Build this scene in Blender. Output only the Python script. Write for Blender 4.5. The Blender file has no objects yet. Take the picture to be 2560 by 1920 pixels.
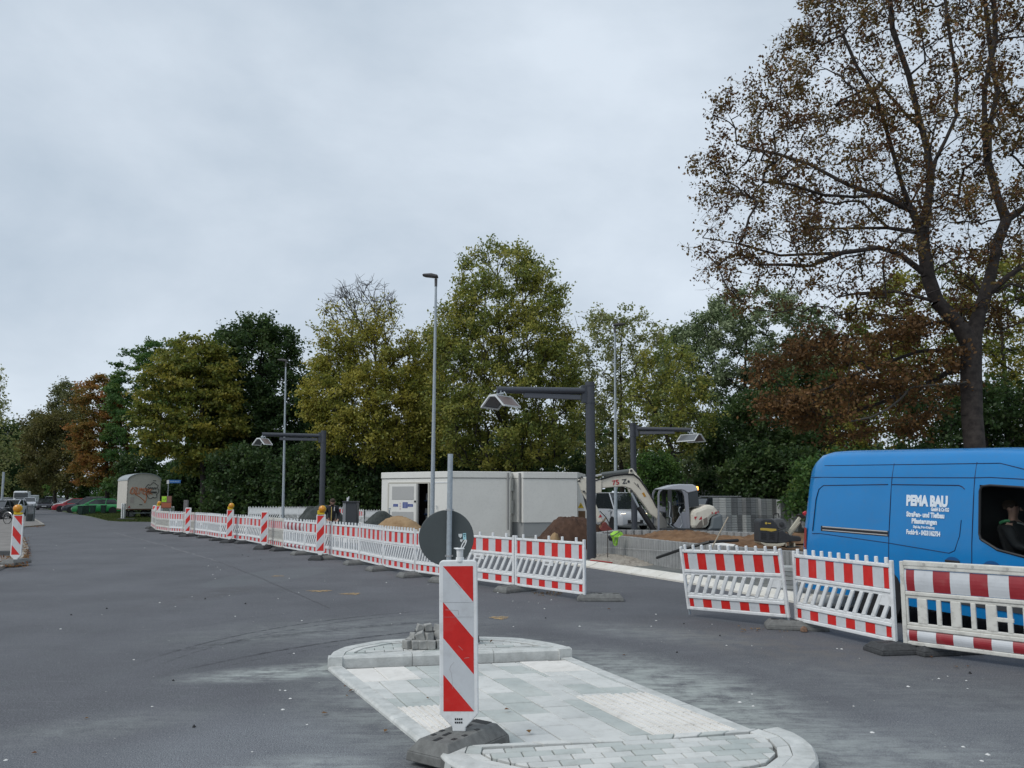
import bpy, bmesh, math, random
import numpy as np
from mathutils import Vector, Matrix, Euler
C = bpy.context
SC = C.scene
COL = SC.collection
R = math.radians
PI = math.pi
random.seed(7)

# ------------------------------------------------------------------ camera
F_PX, CX, EYE, HOR = 1923.0, 1280.0, 1.78, 1240.0
PITCH = R(6.0)
cam_d = bpy.data.cameras.new('camera')
cam = bpy.data.objects.new('camera', cam_d)
COL.objects.link(cam)
cam.location = (0, 0, EYE)
cam.rotation_euler = (R(90) + PITCH, 0, 0)
cam_d.sensor_width = 36
cam_d.lens = F_PX / 2560 * 36
PCY = HOR - F_PX * math.tan(PITCH)
cam_d.shift_y = (PCY - 960) / 2560
cam_d.clip_start = 0.05
cam_d.clip_end = 3000
SC.camera = cam

# ------------------------------------------------------------------ world: overcast sky
W = bpy.data.worlds.new('World')
SC.world = W
W.use_nodes = True
nt = W.node_tree
nt.nodes.clear()
def wn(t, **k):
    n = nt.nodes.new(t)
    for a, b in k.items(): setattr(n, a, b)
    return n
SUN_EL, SUN_AZ = R(48), R(-125)
sky = wn('ShaderNodeTexSky', sky_type='NISHITA', sun_disc=False)
sky.sun_elevation = SUN_EL
sky.sun_rotation = SUN_AZ
bg1 = wn('ShaderNodeBackground'); bg1.inputs[1].default_value = 0.08
nt.links.new(sky.outputs[0], bg1.inputs[0])
geo = wn('ShaderNodeNewGeometry')
sep = wn('ShaderNodeSeparateXYZ')
nt.links.new(geo.outputs['Incoming'], sep.inputs[0])
neg = wn('ShaderNodeVectorMath', operation='SCALE'); neg.inputs['Scale'].default_value = -1
nt.links.new(geo.outputs['Incoming'], neg.inputs[0])
sp = wn('ShaderNodeSeparateXYZ'); nt.links.new(neg.outputs[0], sp.inputs[0])
zc = wn('ShaderNodeMath', operation='MAXIMUM'); zc.inputs[1].default_value = 0.0
nt.links.new(sp.outputs[2], zc.inputs[0])
za = wn('ShaderNodeMath', operation='ADD'); za.inputs[1].default_value = 0.22
nt.links.new(zc.outputs[0], za.inputs[0])
dx = wn('ShaderNodeMath', operation='DIVIDE'); nt.links.new(sp.outputs[0], dx.inputs[0]); nt.links.new(za.outputs[0], dx.inputs[1])
dy = wn('ShaderNodeMath', operation='DIVIDE'); nt.links.new(sp.outputs[1], dy.inputs[0]); nt.links.new(za.outputs[0], dy.inputs[1])
cmb = wn('ShaderNodeCombineXYZ'); nt.links.new(dx.outputs[0], cmb.inputs[0]); nt.links.new(dy.outputs[0], cmb.inputs[1])
mp = wn('ShaderNodeMapping'); mp.inputs['Rotation'].default_value = (0, 0, R(28)); mp.inputs['Scale'].default_value = (1.0, 1.0, 1.9); mp.inputs['Location'].default_value = (3.3, 1.2, 0.4)
nt.links.new(neg.outputs[0], mp.inputs[0])
n1 = wn('ShaderNodeTexNoise'); n1.inputs['Scale'].default_value = 2.1; n1.inputs['Detail'].default_value = 7; n1.inputs['Roughness'].default_value = 0.55; n1.inputs['Distortion'].default_value = 0.15
nt.links.new(mp.outputs[0], n1.inputs['Vector'])
cr = wn('ShaderNodeValToRGB')
el = cr.color_ramp.elements
el[0].position = 0.33; el[0].color = (0.45, 0.53, 0.62, 1)
el[1].position = 0.68; el[1].color = (0.655, 0.73, 0.815, 1)
e = el.new(0.5); e.color = (0.55, 0.625, 0.71, 1)
nt.links.new(n1.outputs[0], cr.inputs[0])
bg2 = wn('ShaderNodeBackground'); bg2.inputs[1].default_value = 1.0
nt.links.new(cr.outputs[0], bg2.inputs[0])
mx = wn('ShaderNodeMixShader'); mx.inputs[0].default_value = 0.93
nt.links.new(bg1.outputs[0], mx.inputs[1]); nt.links.new(bg2.outputs[0], mx.inputs[2])
wo = wn('ShaderNodeOutputWorld'); nt.links.new(mx.outputs[0], wo.inputs[0])

sun_d = bpy.data.lights.new('sun', 'SUN')
sun_d.energy = 1.4
sun_d.angle = R(28)
sun_d.color = (1.0, 0.97, 0.92)
sun = bpy.data.objects.new('sun', sun_d)
COL.objects.link(sun)
# light falls from the left and slightly behind the camera
sd = Vector((math.sin(SUN_AZ) * math.cos(SUN_EL), math.cos(SUN_AZ) * math.cos(SUN_EL), math.sin(SUN_EL)))
sun.rotation_euler = sd.to_track_quat('Z', 'Y').to_euler()

SC.view_settings.view_transform = 'Standard'
SC.view_settings.look = 'None'
SC.view_settings.exposure = 0.20
SC.view_settings.gamma = 1.0
SC.view_settings.use_curve_mapping = False
SC.render.resolution_x, SC.render.resolution_y = 1024, 768

# ------------------------------------------------------------------ survey helpers: a photographed point -> metres
_c, _s = math.cos(PITCH), math.sin(PITCH)
def ray(px, py):
    a = (px - CX) / F_PX; b = -(py - PCY) / F_PX
    return a, _c - b * _s, _s + b * _c
def G(px, py, z=0.0):
    dx, dy, dz = ray(px, py); t = (z - EYE) / dz
    return Vector((dx * t, dy * t, z))
def Z(px, py, Y):
    dx, dy, dz = ray(px, py); t = Y / dy
    return Vector((dx * t, Y, EYE + dz * t))
def D(l, k=2560 / 2212):
    return [(x * k, y * k) for x, y in l]

# ------------------------------------------------------------------ materials
MATS = {}
def mat(name, col, rough=0.6, metal=0.0, var=0.0, vscale=3.0, bump=0.0, bscale=60.0, spec=0.5, col2=None, alpha=1.0, trans=0.0, coat=0.0, emit=None, estr=0.0, dirt=0.0):
    if name in MATS: return MATS[name]
    m = bpy.data.materials.new(name); m.use_nodes = True
    t = m.node_tree; p = t.nodes['Principled BSDF']
    p.inputs['Base Color'].default_value = (*col, 1)
    p.inputs['Roughness'].default_value = rough
    p.inputs['Metallic'].default_value = metal
    p.inputs['Specular IOR Level'].default_value = spec
    if coat: p.inputs['Coat Weight'].default_value = coat; p.inputs['Coat Roughness'].default_value = 0.06
    if trans:
        p.inputs['Transmission Weight'].default_value = trans
        p.inputs['IOR'].default_value = 1.05
    if emit:
        p.inputs['Emission Color'].default_value = (*emit, 1); p.inputs['Emission Strength'].default_value = estr
    tc = t.nodes.new('ShaderNodeTexCoord')
    src = None
    if var > 0 or col2:
        n = t.nodes.new('ShaderNodeTexNoise'); n.inputs['Scale'].default_value = vscale; n.inputs['Detail'].default_value = 6; n.inputs['Roughness'].default_value = 0.6
        t.links.new(tc.outputs['Object'], n.inputs['Vector'])
        r = t.nodes.new('ShaderNodeValToRGB')
        c2 = col2 if col2 else tuple(min(1, c * (1 + var)) for c in col)
        c1 = col if col2 else tuple(c * (1 - var) for c in col)
        r.color_ramp.elements[0].position = 0.32; r.color_ramp.elements[0].color = (*c1, 1)
        r.color_ramp.elements[1].position = 0.68; r.color_ramp.elements[1].color = (*c2, 1)
        t.links.new(n.outputs[0], r.inputs[0])
        src = r.outputs[0]
    if dirt > 0:
        n = t.nodes.new('ShaderNodeTexNoise'); n.inputs['Scale'].default_value = 9; n.inputs['Detail'].default_value = 8; n.inputs['Roughness'].default_value = 0.7
        t.links.new(tc.outputs['Object'], n.inputs['Vector'])
        r = t.nodes.new('ShaderNodeValToRGB')
        r.color_ramp.elements[0].position = 0.5; r.color_ramp.elements[0].color = (0, 0, 0, 1)
        r.color_ramp.elements[1].position = 0.78; r.color_ramp.elements[1].color = (dirt, dirt, dirt, 1)
        t.links.new(n.outputs[0], r.inputs[0])
        mxn = t.nodes.new('ShaderNodeMix'); mxn.data_type = 'RGBA'
        t.links.new(r.outputs[0], mxn.inputs[0])
        if src: t.links.new(src, mxn.inputs[6])
        else: mxn.inputs[6].default_value = (*col, 1)
        mxn.inputs[7].default_value = (0.16, 0.14, 0.115, 1)
        src = mxn.outputs[2]
    if src: t.links.new(src, p.inputs['Base Color'])
    if bump > 0:
        n = t.nodes.new('ShaderNodeTexNoise'); n.inputs['Scale'].default_value = bscale; n.inputs['Detail'].default_value = 5
        t.links.new(tc.outputs['Object'], n.inputs['Vector'])
        b = t.nodes.new('ShaderNodeBump'); b.inputs['Strength'].default_value = bump; b.inputs['Distance'].default_value = 0.01
        t.links.new(n.outputs[0], b.inputs['Height']); t.links.new(b.outputs[0], p.inputs['Normal'])
    MATS[name] = m
    return m

def leaf_mat(name, cols, rough=0.55, tr=0.45):
    """leaves: colour picked per leaf by the face attribute v"""
    if name in MATS: return MATS[name]
    m = bpy.data.materials.new(name); m.use_nodes = True
    t = m.node_tree; t.nodes.clear()
    at = t.nodes.new('ShaderNodeAttribute'); at.attribute_name = 'v'
    r = t.nodes.new('ShaderNodeValToRGB')
    els = r.color_ramp.elements
    n = len(cols)
    els[0].position = 0; els[0].color = (*cols[0], 1)
    els[1].position = 1; els[1].color = (*cols[-1], 1)
    for i in range(1, n - 1):
        e = els.new(i / (n - 1)); e.color = (*cols[i], 1)
    t.links.new(at.outputs['Fac'], r.inputs[0])
    d = t.nodes.new('ShaderNodeBsdfDiffuse'); tl = t.nodes.new('ShaderNodeBsdfTranslucent')
    gl = t.nodes.new('ShaderNodeBsdfGlossy'); gl.inputs['Roughness'].default_value = rough; gl.inputs[0].default_value = (0.6, 0.6, 0.6, 1)
    t.links.new(r.outputs[0], d.inputs[0]); t.links.new(r.outputs[0], tl.inputs[0])
    m1 = t.nodes.new('ShaderNodeMixShader'); m1.inputs[0].default_value = tr
    t.links.new(d.outputs[0], m1.inputs[1]); t.links.new(tl.outputs[0], m1.inputs[2])
    m2 = t.nodes.new('ShaderNodeMixShader'); m2.inputs[0].default_value = 0.035
    t.links.new(m1.outputs[0], m2.inputs[1]); t.links.new(gl.outputs[0], m2.inputs[2])
    o = t.nodes.new('ShaderNodeOutputMaterial'); t.links.new(m2.outputs[0], o.inputs[0])
    MATS[name] = m
    return m

# ------------------------------------------------------------------ object helpers
def tag(o, label=None, cat=None, group=None, kind=None):
    if label: o['label'] = label
    if cat: o['category'] = cat
    if group: o['group'] = group
    if kind: o['kind'] = kind
    return o
def empty(name, loc=(0, 0, 0), rz=0.0, label=None, cat=None, group=None):
    o = bpy.data.objects.new(name, None); COL.objects.link(o)
    o.location = loc; o.rotation_euler = (0, 0, rz)
    return tag(o, label, cat, group)
def kids(o):
    return KID.get(o.name, [])
KID = {}
def link(o, parent=None):
    COL.objects.link(o)
    if parent is not None:
        o.parent = parent
        KID.setdefault(parent.name, []).append(o)
    return o
def copy_tree(o, parent=None, label=None, group=None):
    c = o.copy(); link(c, parent)
    if label: c['label'] = label
    if group: c['group'] = group
    for ch in KID.get(o.name, []): copy_tree(ch, c)
    return c

class MB:
    def __init__(s):
        s.v = []; s.f = []; s.m = []; s.M = Matrix.Identity(4)
    def add(s, vs, fs, mi=0):
        b = len(s.v)
        s.v += [tuple(s.M @ Vector(p)) for p in vs]
        s.f += [tuple(b + i for i in f) for f in fs]; s.m += [mi] * len(fs)
        return s
    def box(s, x0, x1, y0, y1, z0, z1, mi=0):
        return s.add([(x0, y0, z0), (x1, y0, z0), (x1, y1, z0), (x0, y1, z0), (x0, y0, z1), (x1, y0, z1), (x1, y1, z1), (x0, y1, z1)],
                     [(0, 3, 2, 1), (4, 5, 6, 7), (0, 1, 5, 4), (1, 2, 6, 5), (2, 3, 7, 6), (3, 0, 4, 7)], mi)
    def taper(s, x0, x1, y0, y1, z0, z1, t, mi=0):
        return s.add([(x0, y0, z0), (x1, y0, z0), (x1, y1, z0), (x0, y1, z0), (x0 + t, y0 + t, z1), (x1 - t, y0 + t, z1), (x1 - t, y1 - t, z1), (x0 + t, y1 - t, z1)],
                     [(0, 3, 2, 1), (4, 5, 6, 7), (0, 1, 5, 4), (1, 2, 6, 5), (2, 3, 7, 6), (3, 0, 4, 7)], mi)
    def prism(s, poly, a0, a1, ax='z', mi=0, cap=True):
        """polygon in the plane across ax, extruded a0..a1"""
        n = len(poly)
        def P(p, a):
            if ax == 'z': return (p[0], p[1], a)
            if ax == 'y': return (p[0], a, p[1])
            return (a, p[0], p[1])
        vs = [P(p, a0) for p in poly] + [P(p, a1) for p in poly]
        fs = [(i, (i + 1) % n, n + (i + 1) % n, n + i) for i in range(n)]
        if cap: fs += [tuple(range(n - 1, -1, -1)), tuple(range(n, 2 * n))]
        return s.add(vs, fs, mi)
    def cyl(s, p0, p1, r0, r1=None, n=10, mi=0, cap=True):
        r1 = r0 if r1 is None else r1
        p0 = Vector(p0); p1 = Vector(p1); d = (p1 - p0)
        if d.length < 1e-6: return s
        q = d.to_track_quat('Z', 'Y')
        vs = []
        for p, r in ((p0, r0), (p1, r1)):
            for i in range(n):
                a = 2 * PI * i / n
                vs.append(tuple(p + q @ Vector((r * math.cos(a), r * math.sin(a), 0))))
        fs = [(i, (i + 1) % n, n + (i + 1) % n, n + i) for i in range(n)]
        if cap: fs += [tuple(range(n - 1, -1, -1)), tuple(range(n, 2 * n))]
        return s.add(vs, fs, mi)
    def tube(s, pts, r, n=6, mi=0):
        for a, b in zip(pts[:-1], pts[1:]): s.cyl(a, b, r, r, n, mi)
        return s
    def lathe(s, prof, n=16, c=(0, 0, 0), ax='z', mi=0):
        vs = []
        for r, h in prof:
            for i in range(n):
                a = 2 * PI * i / n; u, w = r * math.cos(a), r * math.sin(a)
                p = (u, w, h) if ax == 'z' else ((u, h, w) if ax == 'y' else (h, u, w))
                vs.append((p[0] + c[0], p[1] + c[1], p[2] + c[2]))
        fs = []
        for k in range(len(prof) - 1):
            for i in range(n):
                j = (i + 1) % n
                fs.append((k * n + i, k * n + j, (k + 1) * n + j, (k + 1) * n + i))
        fs += [tuple(range(n - 1, -1, -1)), tuple(range((len(prof) - 1) * n, len(prof) * n))]
        return s.add(vs, fs, mi)
    def build(s, name, m, parent=None, bevel=0.0, smooth=False, seg=1, label=None):
        me = bpy.data.meshes.new(name)
        me.from_pydata(s.v, [], s.f)
        ms = m if isinstance(m, (list, tuple)) else [m]
        for x in ms: me.materials.append(x)
        if len(ms) > 1: me.polygons.foreach_set('material_index', s.m)
        b = bmesh.new(); b.from_mesh(me)
        bmesh.ops.recalc_face_normals(b, faces=b.faces)
        b.to_mesh(me); b.free()
        if smooth:
            me.polygons.foreach_set('use_smooth', [True] * len(me.polygons))
            try: me.set_sharp_from_angle(angle=R(40))
            except Exception: pass
        me.update()
        o = bpy.data.objects.new(name, me); link(o, parent)
        if bevel > 0:
            md = o.modifiers.new('bevel', 'BEVEL'); md.width = bevel; md.segments = seg; md.limit_method = 'ANGLE'; md.angle_limit = R(40)
        if label: o['label'] = label
        return o

def box(name, m, parent, x0, x1, y0, y1, z0, z1, bevel=0.0, label=None):
    return MB().box(x0, x1, y0, y1, z0, z1).build(name, m, parent, bevel, label=label)

def clip(poly, inside):
    """Sutherland-Hodgman clip of 2D polygon by a convex CCW polygon"""
    out = list(poly)
    n = len(inside)
    for i in range(n):
        a, b = inside[i], inside[(i + 1) % n]
        inp = out; out = []
        if not inp: return []
        def sd_(p): return (b[0] - a[0]) * (p[1] - a[1]) - (b[1] - a[1]) * (p[0] - a[0])
        for j in range(len(inp)):
            p, q = inp[j], inp[(j + 1) % len(inp)]
            sp_, sq_ = sd_(p), sd_(q)
            if sp_ >= 0: out.append(p)
            if (sp_ >= 0) != (sq_ >= 0):
                t = sp_ / (sp_ - sq_)
                out.append((p[0] + t * (q[0] - p[0]), p[1] + t * (q[1] - p[1])))
    return out
def area(poly):
    return 0.5 * sum(poly[i][0] * poly[(i + 1) % len(poly)][1] - poly[(i + 1) % len(poly)][0] * poly[i][1] for i in range(len(poly)))
def ccw(poly):
    return poly if area(poly) > 0 else poly[::-1]

def text_obj(body, size, name, m, parent, M, bold=0.0, depth=0.003, align='LEFT', sx=1.0):
    cu = bpy.data.curves.new(name, 'FONT'); cu.body = body; cu.size = size; cu.extrude = depth; cu.offset = bold
    cu.align_x = align; cu.resolution_u = 3
    tmp = bpy.data.objects.new('tmp', cu); COL.objects.link(tmp)
    C.view_layer.update()
    me = bpy.data.meshes.new_from_object(tmp.evaluated_get(C.evaluated_depsgraph_get()))
    bpy.data.objects.remove(tmp); bpy.data.curves.remove(cu)
    me.materials.clear(); me.materials.append(m)
    me.transform(M @ Matrix.Diagonal((sx, 1, 1, 1)))
    o = bpy.data.objects.new(name, me); link(o, parent)
    return o

def skin_mesh(pts, edges, radii, name, m, parent, sub=1, root=0):
    me = bpy.data.meshes.new(name)
    me.from_pydata([tuple(p) for p in pts], edges, [])
    o = bpy.data.objects.new('tmp', me); COL.objects.link(o)
    md = o.modifiers.new('skin', 'SKIN'); md.use_smooth_shade = True
    for i, r in enumerate(radii):
        sv = me.skin_vertices[0].data[i]
        sv.radius = (r, r) if not isinstance(r, tuple) else r
        sv.use_root = (i == root)
    ms = o.modifiers.new('sub', 'SUBSURF'); ms.levels = sub; ms.render_levels = sub
    C.view_layer.update()
    res = bpy.data.meshes.new_from_object(o.evaluated_get(C.evaluated_depsgraph_get()))
    bpy.data.objects.remove(o)
    res.materials.clear(); res.materials.append(m)
    oo = bpy.data.objects.new(name, res); link(oo, parent)
    return oo

# common materials
white = mat('white_plastic', (0.74, 0.75, 0.75), 0.42, var=0.05, vscale=4, dirt=0.35)
white_old = mat('worn_white_plastic', (0.62, 0.61, 0.56), 0.5, var=0.08, vscale=5, dirt=0.6)
refl_w = mat('reflective_white', (0.56, 0.58, 0.60), 0.35, var=0.04, vscale=8, dirt=0.22)
red = mat('reflective_red', (0.60, 0.018, 0.014), 0.38, var=0.10, vscale=9, dirt=0.25)
dred = mat('faded_dark_red', (0.30, 0.02, 0.028), 0.4, var=0.12, vscale=9, dirt=0.3)
rubber = mat('recycled_rubber', (0.05, 0.052, 0.054), 0.9, var=0.3, vscale=30, bump=0.25, bscale=90)
rubber_l = mat('dusty_rubber', (0.15, 0.152, 0.146), 0.92, var=0.25, vscale=14, bump=0.25, bscale=80)
galv = mat('galvanised_steel', (0.36, 0.40, 0.43), 0.5, 0.35, var=0.14, vscale=20)
anth = mat('anthracite_paint', (0.045, 0.05, 0.062), 0.45, var=0.08, vscale=6)
black = mat('black_plastic', (0.012, 0.012, 0.013), 0.5)
dark = mat('dark_void', (0.02, 0.021, 0.023), 0.8)
glass_d = mat('dark_glass', (0.02, 0.025, 0.028), 0.06, spec=0.8)
chrome = mat('bright_metal', (0.5, 0.5, 0.5), 0.3, 0.8)
tyre = mat('tyre_rubber', (0.02, 0.02, 0.021), 0.85)
rim = mat('wheel_rim', (0.35, 0.36, 0.37), 0.35, 0.6)
# ------------------------------------------------------------------ ground, road, pavements
def asphalt():
    m = bpy.data.materials.new('asphalt'); m.use_nodes = True
    t = m.node_tree; p = t.nodes['Principled BSDF']; p.inputs['Roughness'].default_value = 0.82; p.inputs['Specular IOR Level'].default_value = 0.35
    L = t.links.new
    def N(ty, **k):
        n = t.nodes.new(ty)
        for a, b in k.items():
            if a in n.inputs: n.inputs[a].default_value = b
            else: setattr(n, a, b)
        return n
    g = N('ShaderNodeNewGeometry')
    def noise(scale, det=5, rough=0.6, mscale=None):
        n = N('ShaderNodeTexNoise'); n.inputs['Scale'].default_value = scale; n.inputs['Detail'].default_value = det; n.inputs['Roughness'].default_value = rough
        if mscale:
            mpn = N('ShaderNodeMapping'); mpn.inputs['Scale'].default_value = mscale[0]; mpn.inputs['Rotation'].default_value = mscale[1]
            L(g.outputs['Position'], mpn.inputs[0]); L(mpn.outputs[0], n.inputs['Vector'])
        else: L(g.outputs['Position'], n.inputs['Vector'])
        return n.outputs[0]
    def ramp(src, a, b, ca=0.0, cb=1.0):
        r = N('ShaderNodeMapRange'); r.inputs[1].default_value = a; r.inputs[2].default_value = b; r.inputs[3].default_value = ca; r.inputs[4].default_value = cb
        L(src, r.inputs[0]); return r.outputs[0]
    def math_(op, a, b):
        n = N('ShaderNodeMath'); n.operation = op
        for i, x in enumerate((a, b)):
            if isinstance(x, (int, float)): n.inputs[i].default_value = x
            else: L(x, n.inputs[i])
        return n.outputs[0]
    def mixc(f, a, b):
        n = N('ShaderNodeMix'); n.data_type = 'RGBA'
        if isinstance(f, float): n.inputs[0].default_value = f
        else: L(f, n.inputs[0])
        for i, x in ((6, a), (7, b)):
            if isinstance(x, tuple): n.inputs[i].default_value = (*x, 1)
            else: L(x, n.inputs[i])
        return n.outputs[2]
    def ell(cx_, cy_, rx, ry, rot):
        mpn = N('ShaderNodeMapping'); mpn.vector_type = 'TEXTURE'
        mpn.inputs['Location'].default_value = (cx_, cy_, 0); mpn.inputs['Rotation'].default_value = (0, 0, rot); mpn.inputs['Scale'].default_value = (rx, ry, 1000)
        L(g.outputs['Position'], mpn.inputs[0])
        ln = N('ShaderNodeVectorMath'); ln.operation = 'LENGTH'; L(mpn.outputs[0], ln.inputs[0])
        return ln.outputs['Value']
    EL = lambda a, b, c, d, e: ell(a, b, c, d, e)
    base = mixc(ramp(noise(0.55, 5, 0.6), 0.35, 0.65), (0.078, 0.080, 0.089), (0.112, 0.115, 0.127))
    base = mixc(ramp(noise(2.6, 5, 0.7), 0.45, 0.75, 0, 0.5), base, (0.098, 0.108, 0.112))
    base = mixc(math_('MULTIPLY', ramp(EL(5.5, 5.5, 6.5, 5.5, R(-20)), 1.1, 0.5), 0.42), base, (0.085, 0.088, 0.097))
    # stone grains
    gr = noise(85, 2, 0.6)
    base = mixc(ramp(gr, 0.54, 0.70, 0, 0.65), base, (0.25, 0.255, 0.265))
    base = mixc(ramp(gr, 0.47, 0.34, 0, 0.80), base, (0.035, 0.037, 0.045))
    g2 = noise(24, 4, 0.8)
    base = mixc(ramp(g2, 0.56, 0.68, 0, 0.38), base, (0.25, 0.26, 0.275))
    base = mixc(ramp(g2, 0.44, 0.33, 0, 0.38), base, (0.06, 0.062, 0.07))
    # long scuffs
    sc = noise(3.0, 5, 0.7, ((0.5, 4.0, 1), (0, 0, R(24))))
    base = mixc(ramp(sc, 0.58, 0.80, 0, 0.42), base, (0.24, 0.245, 0.25))
    base = mixc(ramp(sc, 0.40, 0.22, 0, 0.45), base, (0.055, 0.057, 0.064))
    # cement dust round the island
    dn = noise(3.5, 6, 0.75)
    dstr = noise(5.5, 5, 0.75, ((0.35, 2.2, 1), (0, 0, R(-8))))
    for cx_, cy_, rx, ry, rot, k in ((0.1, 7.2, 2.0, 3.1, R(23), 0.75), (-2.25, 8.05, 1.15, 0.38, R(18), 1.0), (1.6, 7.2, 0.9, 2.0, R(22), 0.75), (-1.35, 5.2, 0.6, 0.35, 0, 0.8), (-2.2, 10.6, 2.6, 1.1, R(20), 0.28), (4.0, 7.0, 3.0, 1.2, R(-45), 0.15), (2.6, 5.4, 1.2, 0.9, 0, 0.45), (1.8, 10.3, 1.6, 0.6, R(-35), 0.3), (-3.2, 6.2, 0.9, 0.4, R(30), 0.25)):
        d = ell(cx_, cy_, rx, ry, rot)
        fac = math_('MULTIPLY', ramp(d, 1.15, 0.35), math_('MULTIPLY', ramp(dn, 0.32, 0.56), ramp(dstr, 0.30, 0.56)))
        base = mixc(math_('MULTIPLY', fac, k), base, (0.36, 0.39, 0.37))
    # dark turning tyre tracks
    tn = noise(9, 4, 0.7)
    for cx_, cy_, rad, w, lo, k in ((0.67, 8.01, 4.68, 0.035, 0.36, 0.85), (0.67, 8.01, 4.42, 0.03, 0.40, 0.7), (1.93, 5.31, 6.01, 0.05, 0.38, 0.75), (1.93, 5.31, 5.78, 0.03, 0.44, 0.6), (0.3, 8.2, 5.3, 0.12, 0.42, 0.4), (1.4, 5.0, 6.7, 0.14, 0.40, 0.4), (-13.0, 38.0, 9.0, 0.10, 0.45, 0.45), (-11.0, 37.0, 10.0, 0.08, 0.5, 0.4)):
        d = ell(cx_, cy_, 1, 1, 0)
        a = math_('ABSOLUTE', math_('SUBTRACT', d, rad), 0)
        fac = math_('MULTIPLY', ramp(a, w, w * 0.3), ramp(tn, lo, lo + 0.2))
        if cy_ < 10: fac = math_('MULTIPLY', fac, ramp(ell(-2.3, 10.2, 2.4, 2.5, 0), 1.1, 0.5))
        base = mixc(math_('MULTIPLY', fac, min(1.0, k * 1.35)), base, (0.022, 0.023, 0.028))
    for (ex1, ey1, erx, ery, kk) in ((-1.7, 5.3, 0.95, 1.5, 0.8), (3.3, 5.6, 1.6, 1.2, 0.45), (-3.5, 4.8, 1.6, 1.0, 0.45)):
        fm = math_('MULTIPLY', ramp(ell(ex1, ey1, erx, ery, R(25)), 1.15, 0.6), ramp(noise(150, 2, 0.6), 0.50, 0.62))
        base = mixc(math_('MULTIPLY', fm, kk), base, (0.34, 0.37, 0.40))
    # darker patch rectangle and greenish rubbed area
    d = ell(-5.4, 17.5, 0.9, 2.4, R(-12)); base = mixc(math_('MULTIPLY', ramp(d, 1.0, 0.9), 0.25), base, (0.14, 0.155, 0.16))
    d = ell(-5.5, 14.2, 0.5, 2.0, R(-14)); base = mixc(math_('MULTIPLY', ramp(d, 1.2, 0.5), math_('MULTIPLY', ramp(dn, 0.4, 0.6), 0.5)), base, (0.07, 0.066, 0.068))
    # brown soil film near the right barriers
    d = ell(3.2, 9.4, 2.2, 0.9, R(-45)); base = mixc(math_('MULTIPLY', ramp(d, 1.2, 0.2), math_('MULTIPLY', ramp(dn, 0.42, 0.68), 0.55)), base, (0.15, 0.135, 0.115))
    L(base, p.inputs['Base Color'])
    b = N('ShaderNodeBump'); b.inputs['Strength'].default_value = 0.10; b.inputs['Distance'].default_value = 0.003
    L(gr, b.inputs['Height']); L(b.outputs[0], p.inputs['Normal'])
    return m
M_ASP = asphalt()
M_GRASS = mat('grass_ground', (0.030, 0.055, 0.014), 0.95, col2=(0.07, 0.10, 0.025), vscale=2.5, bump=0.8, bscale=20)
M_PAVE = mat('old_paving', (0.14, 0.13, 0.12), 0.92, col2=(0.24, 0.225, 0.21), vscale=1.6, bump=0.5, bscale=30)
M_BASE = mat('gravel_base', (0.10, 0.11, 0.11), 0.95, col2=(0.20, 0.20, 0.185), vscale=1.8, bump=0.9, bscale=35)
M_CONC = mat('kerb_concrete', (0.42, 0.435, 0.42), 0.85, col2=(0.60, 0.61, 0.59), vscale=7, bump=0.4, bscale=60, dirt=0.35)
M_CONCW = mat('kerb_white', (0.60, 0.57, 0.50), 0.8, col2=(0.70, 0.68, 0.63), vscale=3, bump=0.25, bscale=60, dirt=0.3)

def sheet(name, pts, z, m, lab=None):
    me = bpy.data.meshes.new(name); me.from_pydata([(p[0], p[1], z) for p in pts], [], [tuple(range(len(pts)))])
    me.materials.append(m); o = bpy.data.objects.new(name, me); link(o)
    if me.polygons[0].normal.z < 0: me.flip_normals()
    tag(o, kind='structure', label=lab); return o
sheet('ground', [(-900, -60), (900, -60), (900, 1200), (-900, 1200)], -0.02, M_GRASS, 'flat ground reaching to the horizon')

gp = lambda l, z=0: [tuple(G(x, y, z))[:2] for x, y in l]
left_edge = gp([(0, 1425), (62, 1398), (71, 1375), (60, 1350), (52, 1332), (58, 1319), (112, 1314), (98, 1305), (80, 1295), (70, 1285)]) + [(-76, 122), (-150, 236)]
right_far = [(-146, 240), (-72, 124)] + gp([(100, 1270), (150, 1278), (190, 1285.5), (230, 1292.5), (270, 1302), (300, 1304), (385, 1305)])
kerb_line = [(-14.6, 41.0), (-9.4, 33.6), (-4.2, 27.4), (0.2, 22.2), (1.92, 19.46), (3.53, 16.12), (4.35, 14.0), (4.75, 13.05), (5.6, 12.55), (7.4, 12.35), (11, 12.3)]
road = [(-9.3, 12.5), (-7.0, 5.0), (-6.5, -20), (40, -20), (40, 10.5), (11, 12.3)] + kerb_line[::-1][1:] + [(-20.5, 49.0)] + right_far[::-1] + left_edge[::-1]
sheet('road', road, 0.0, M_ASP, 'dark grey asphalt road sweeping past the building site')
sheet('site_ground', kerb_line[:-1] + [(11, 12.3), (60, 12.3), (60, 62), (-22, 62), (-20, 50)], -0.006, M_BASE, 'gravel base of the fenced building site')
sheet('pavement', [(-6.9, 5.0), (-9.3, 12.5)] + left_edge + [(-160, 236), (-160, -20), (-6.4, -20)], 0.06, M_PAVE, 'old brown grey pavement along the left side of the road')
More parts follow.
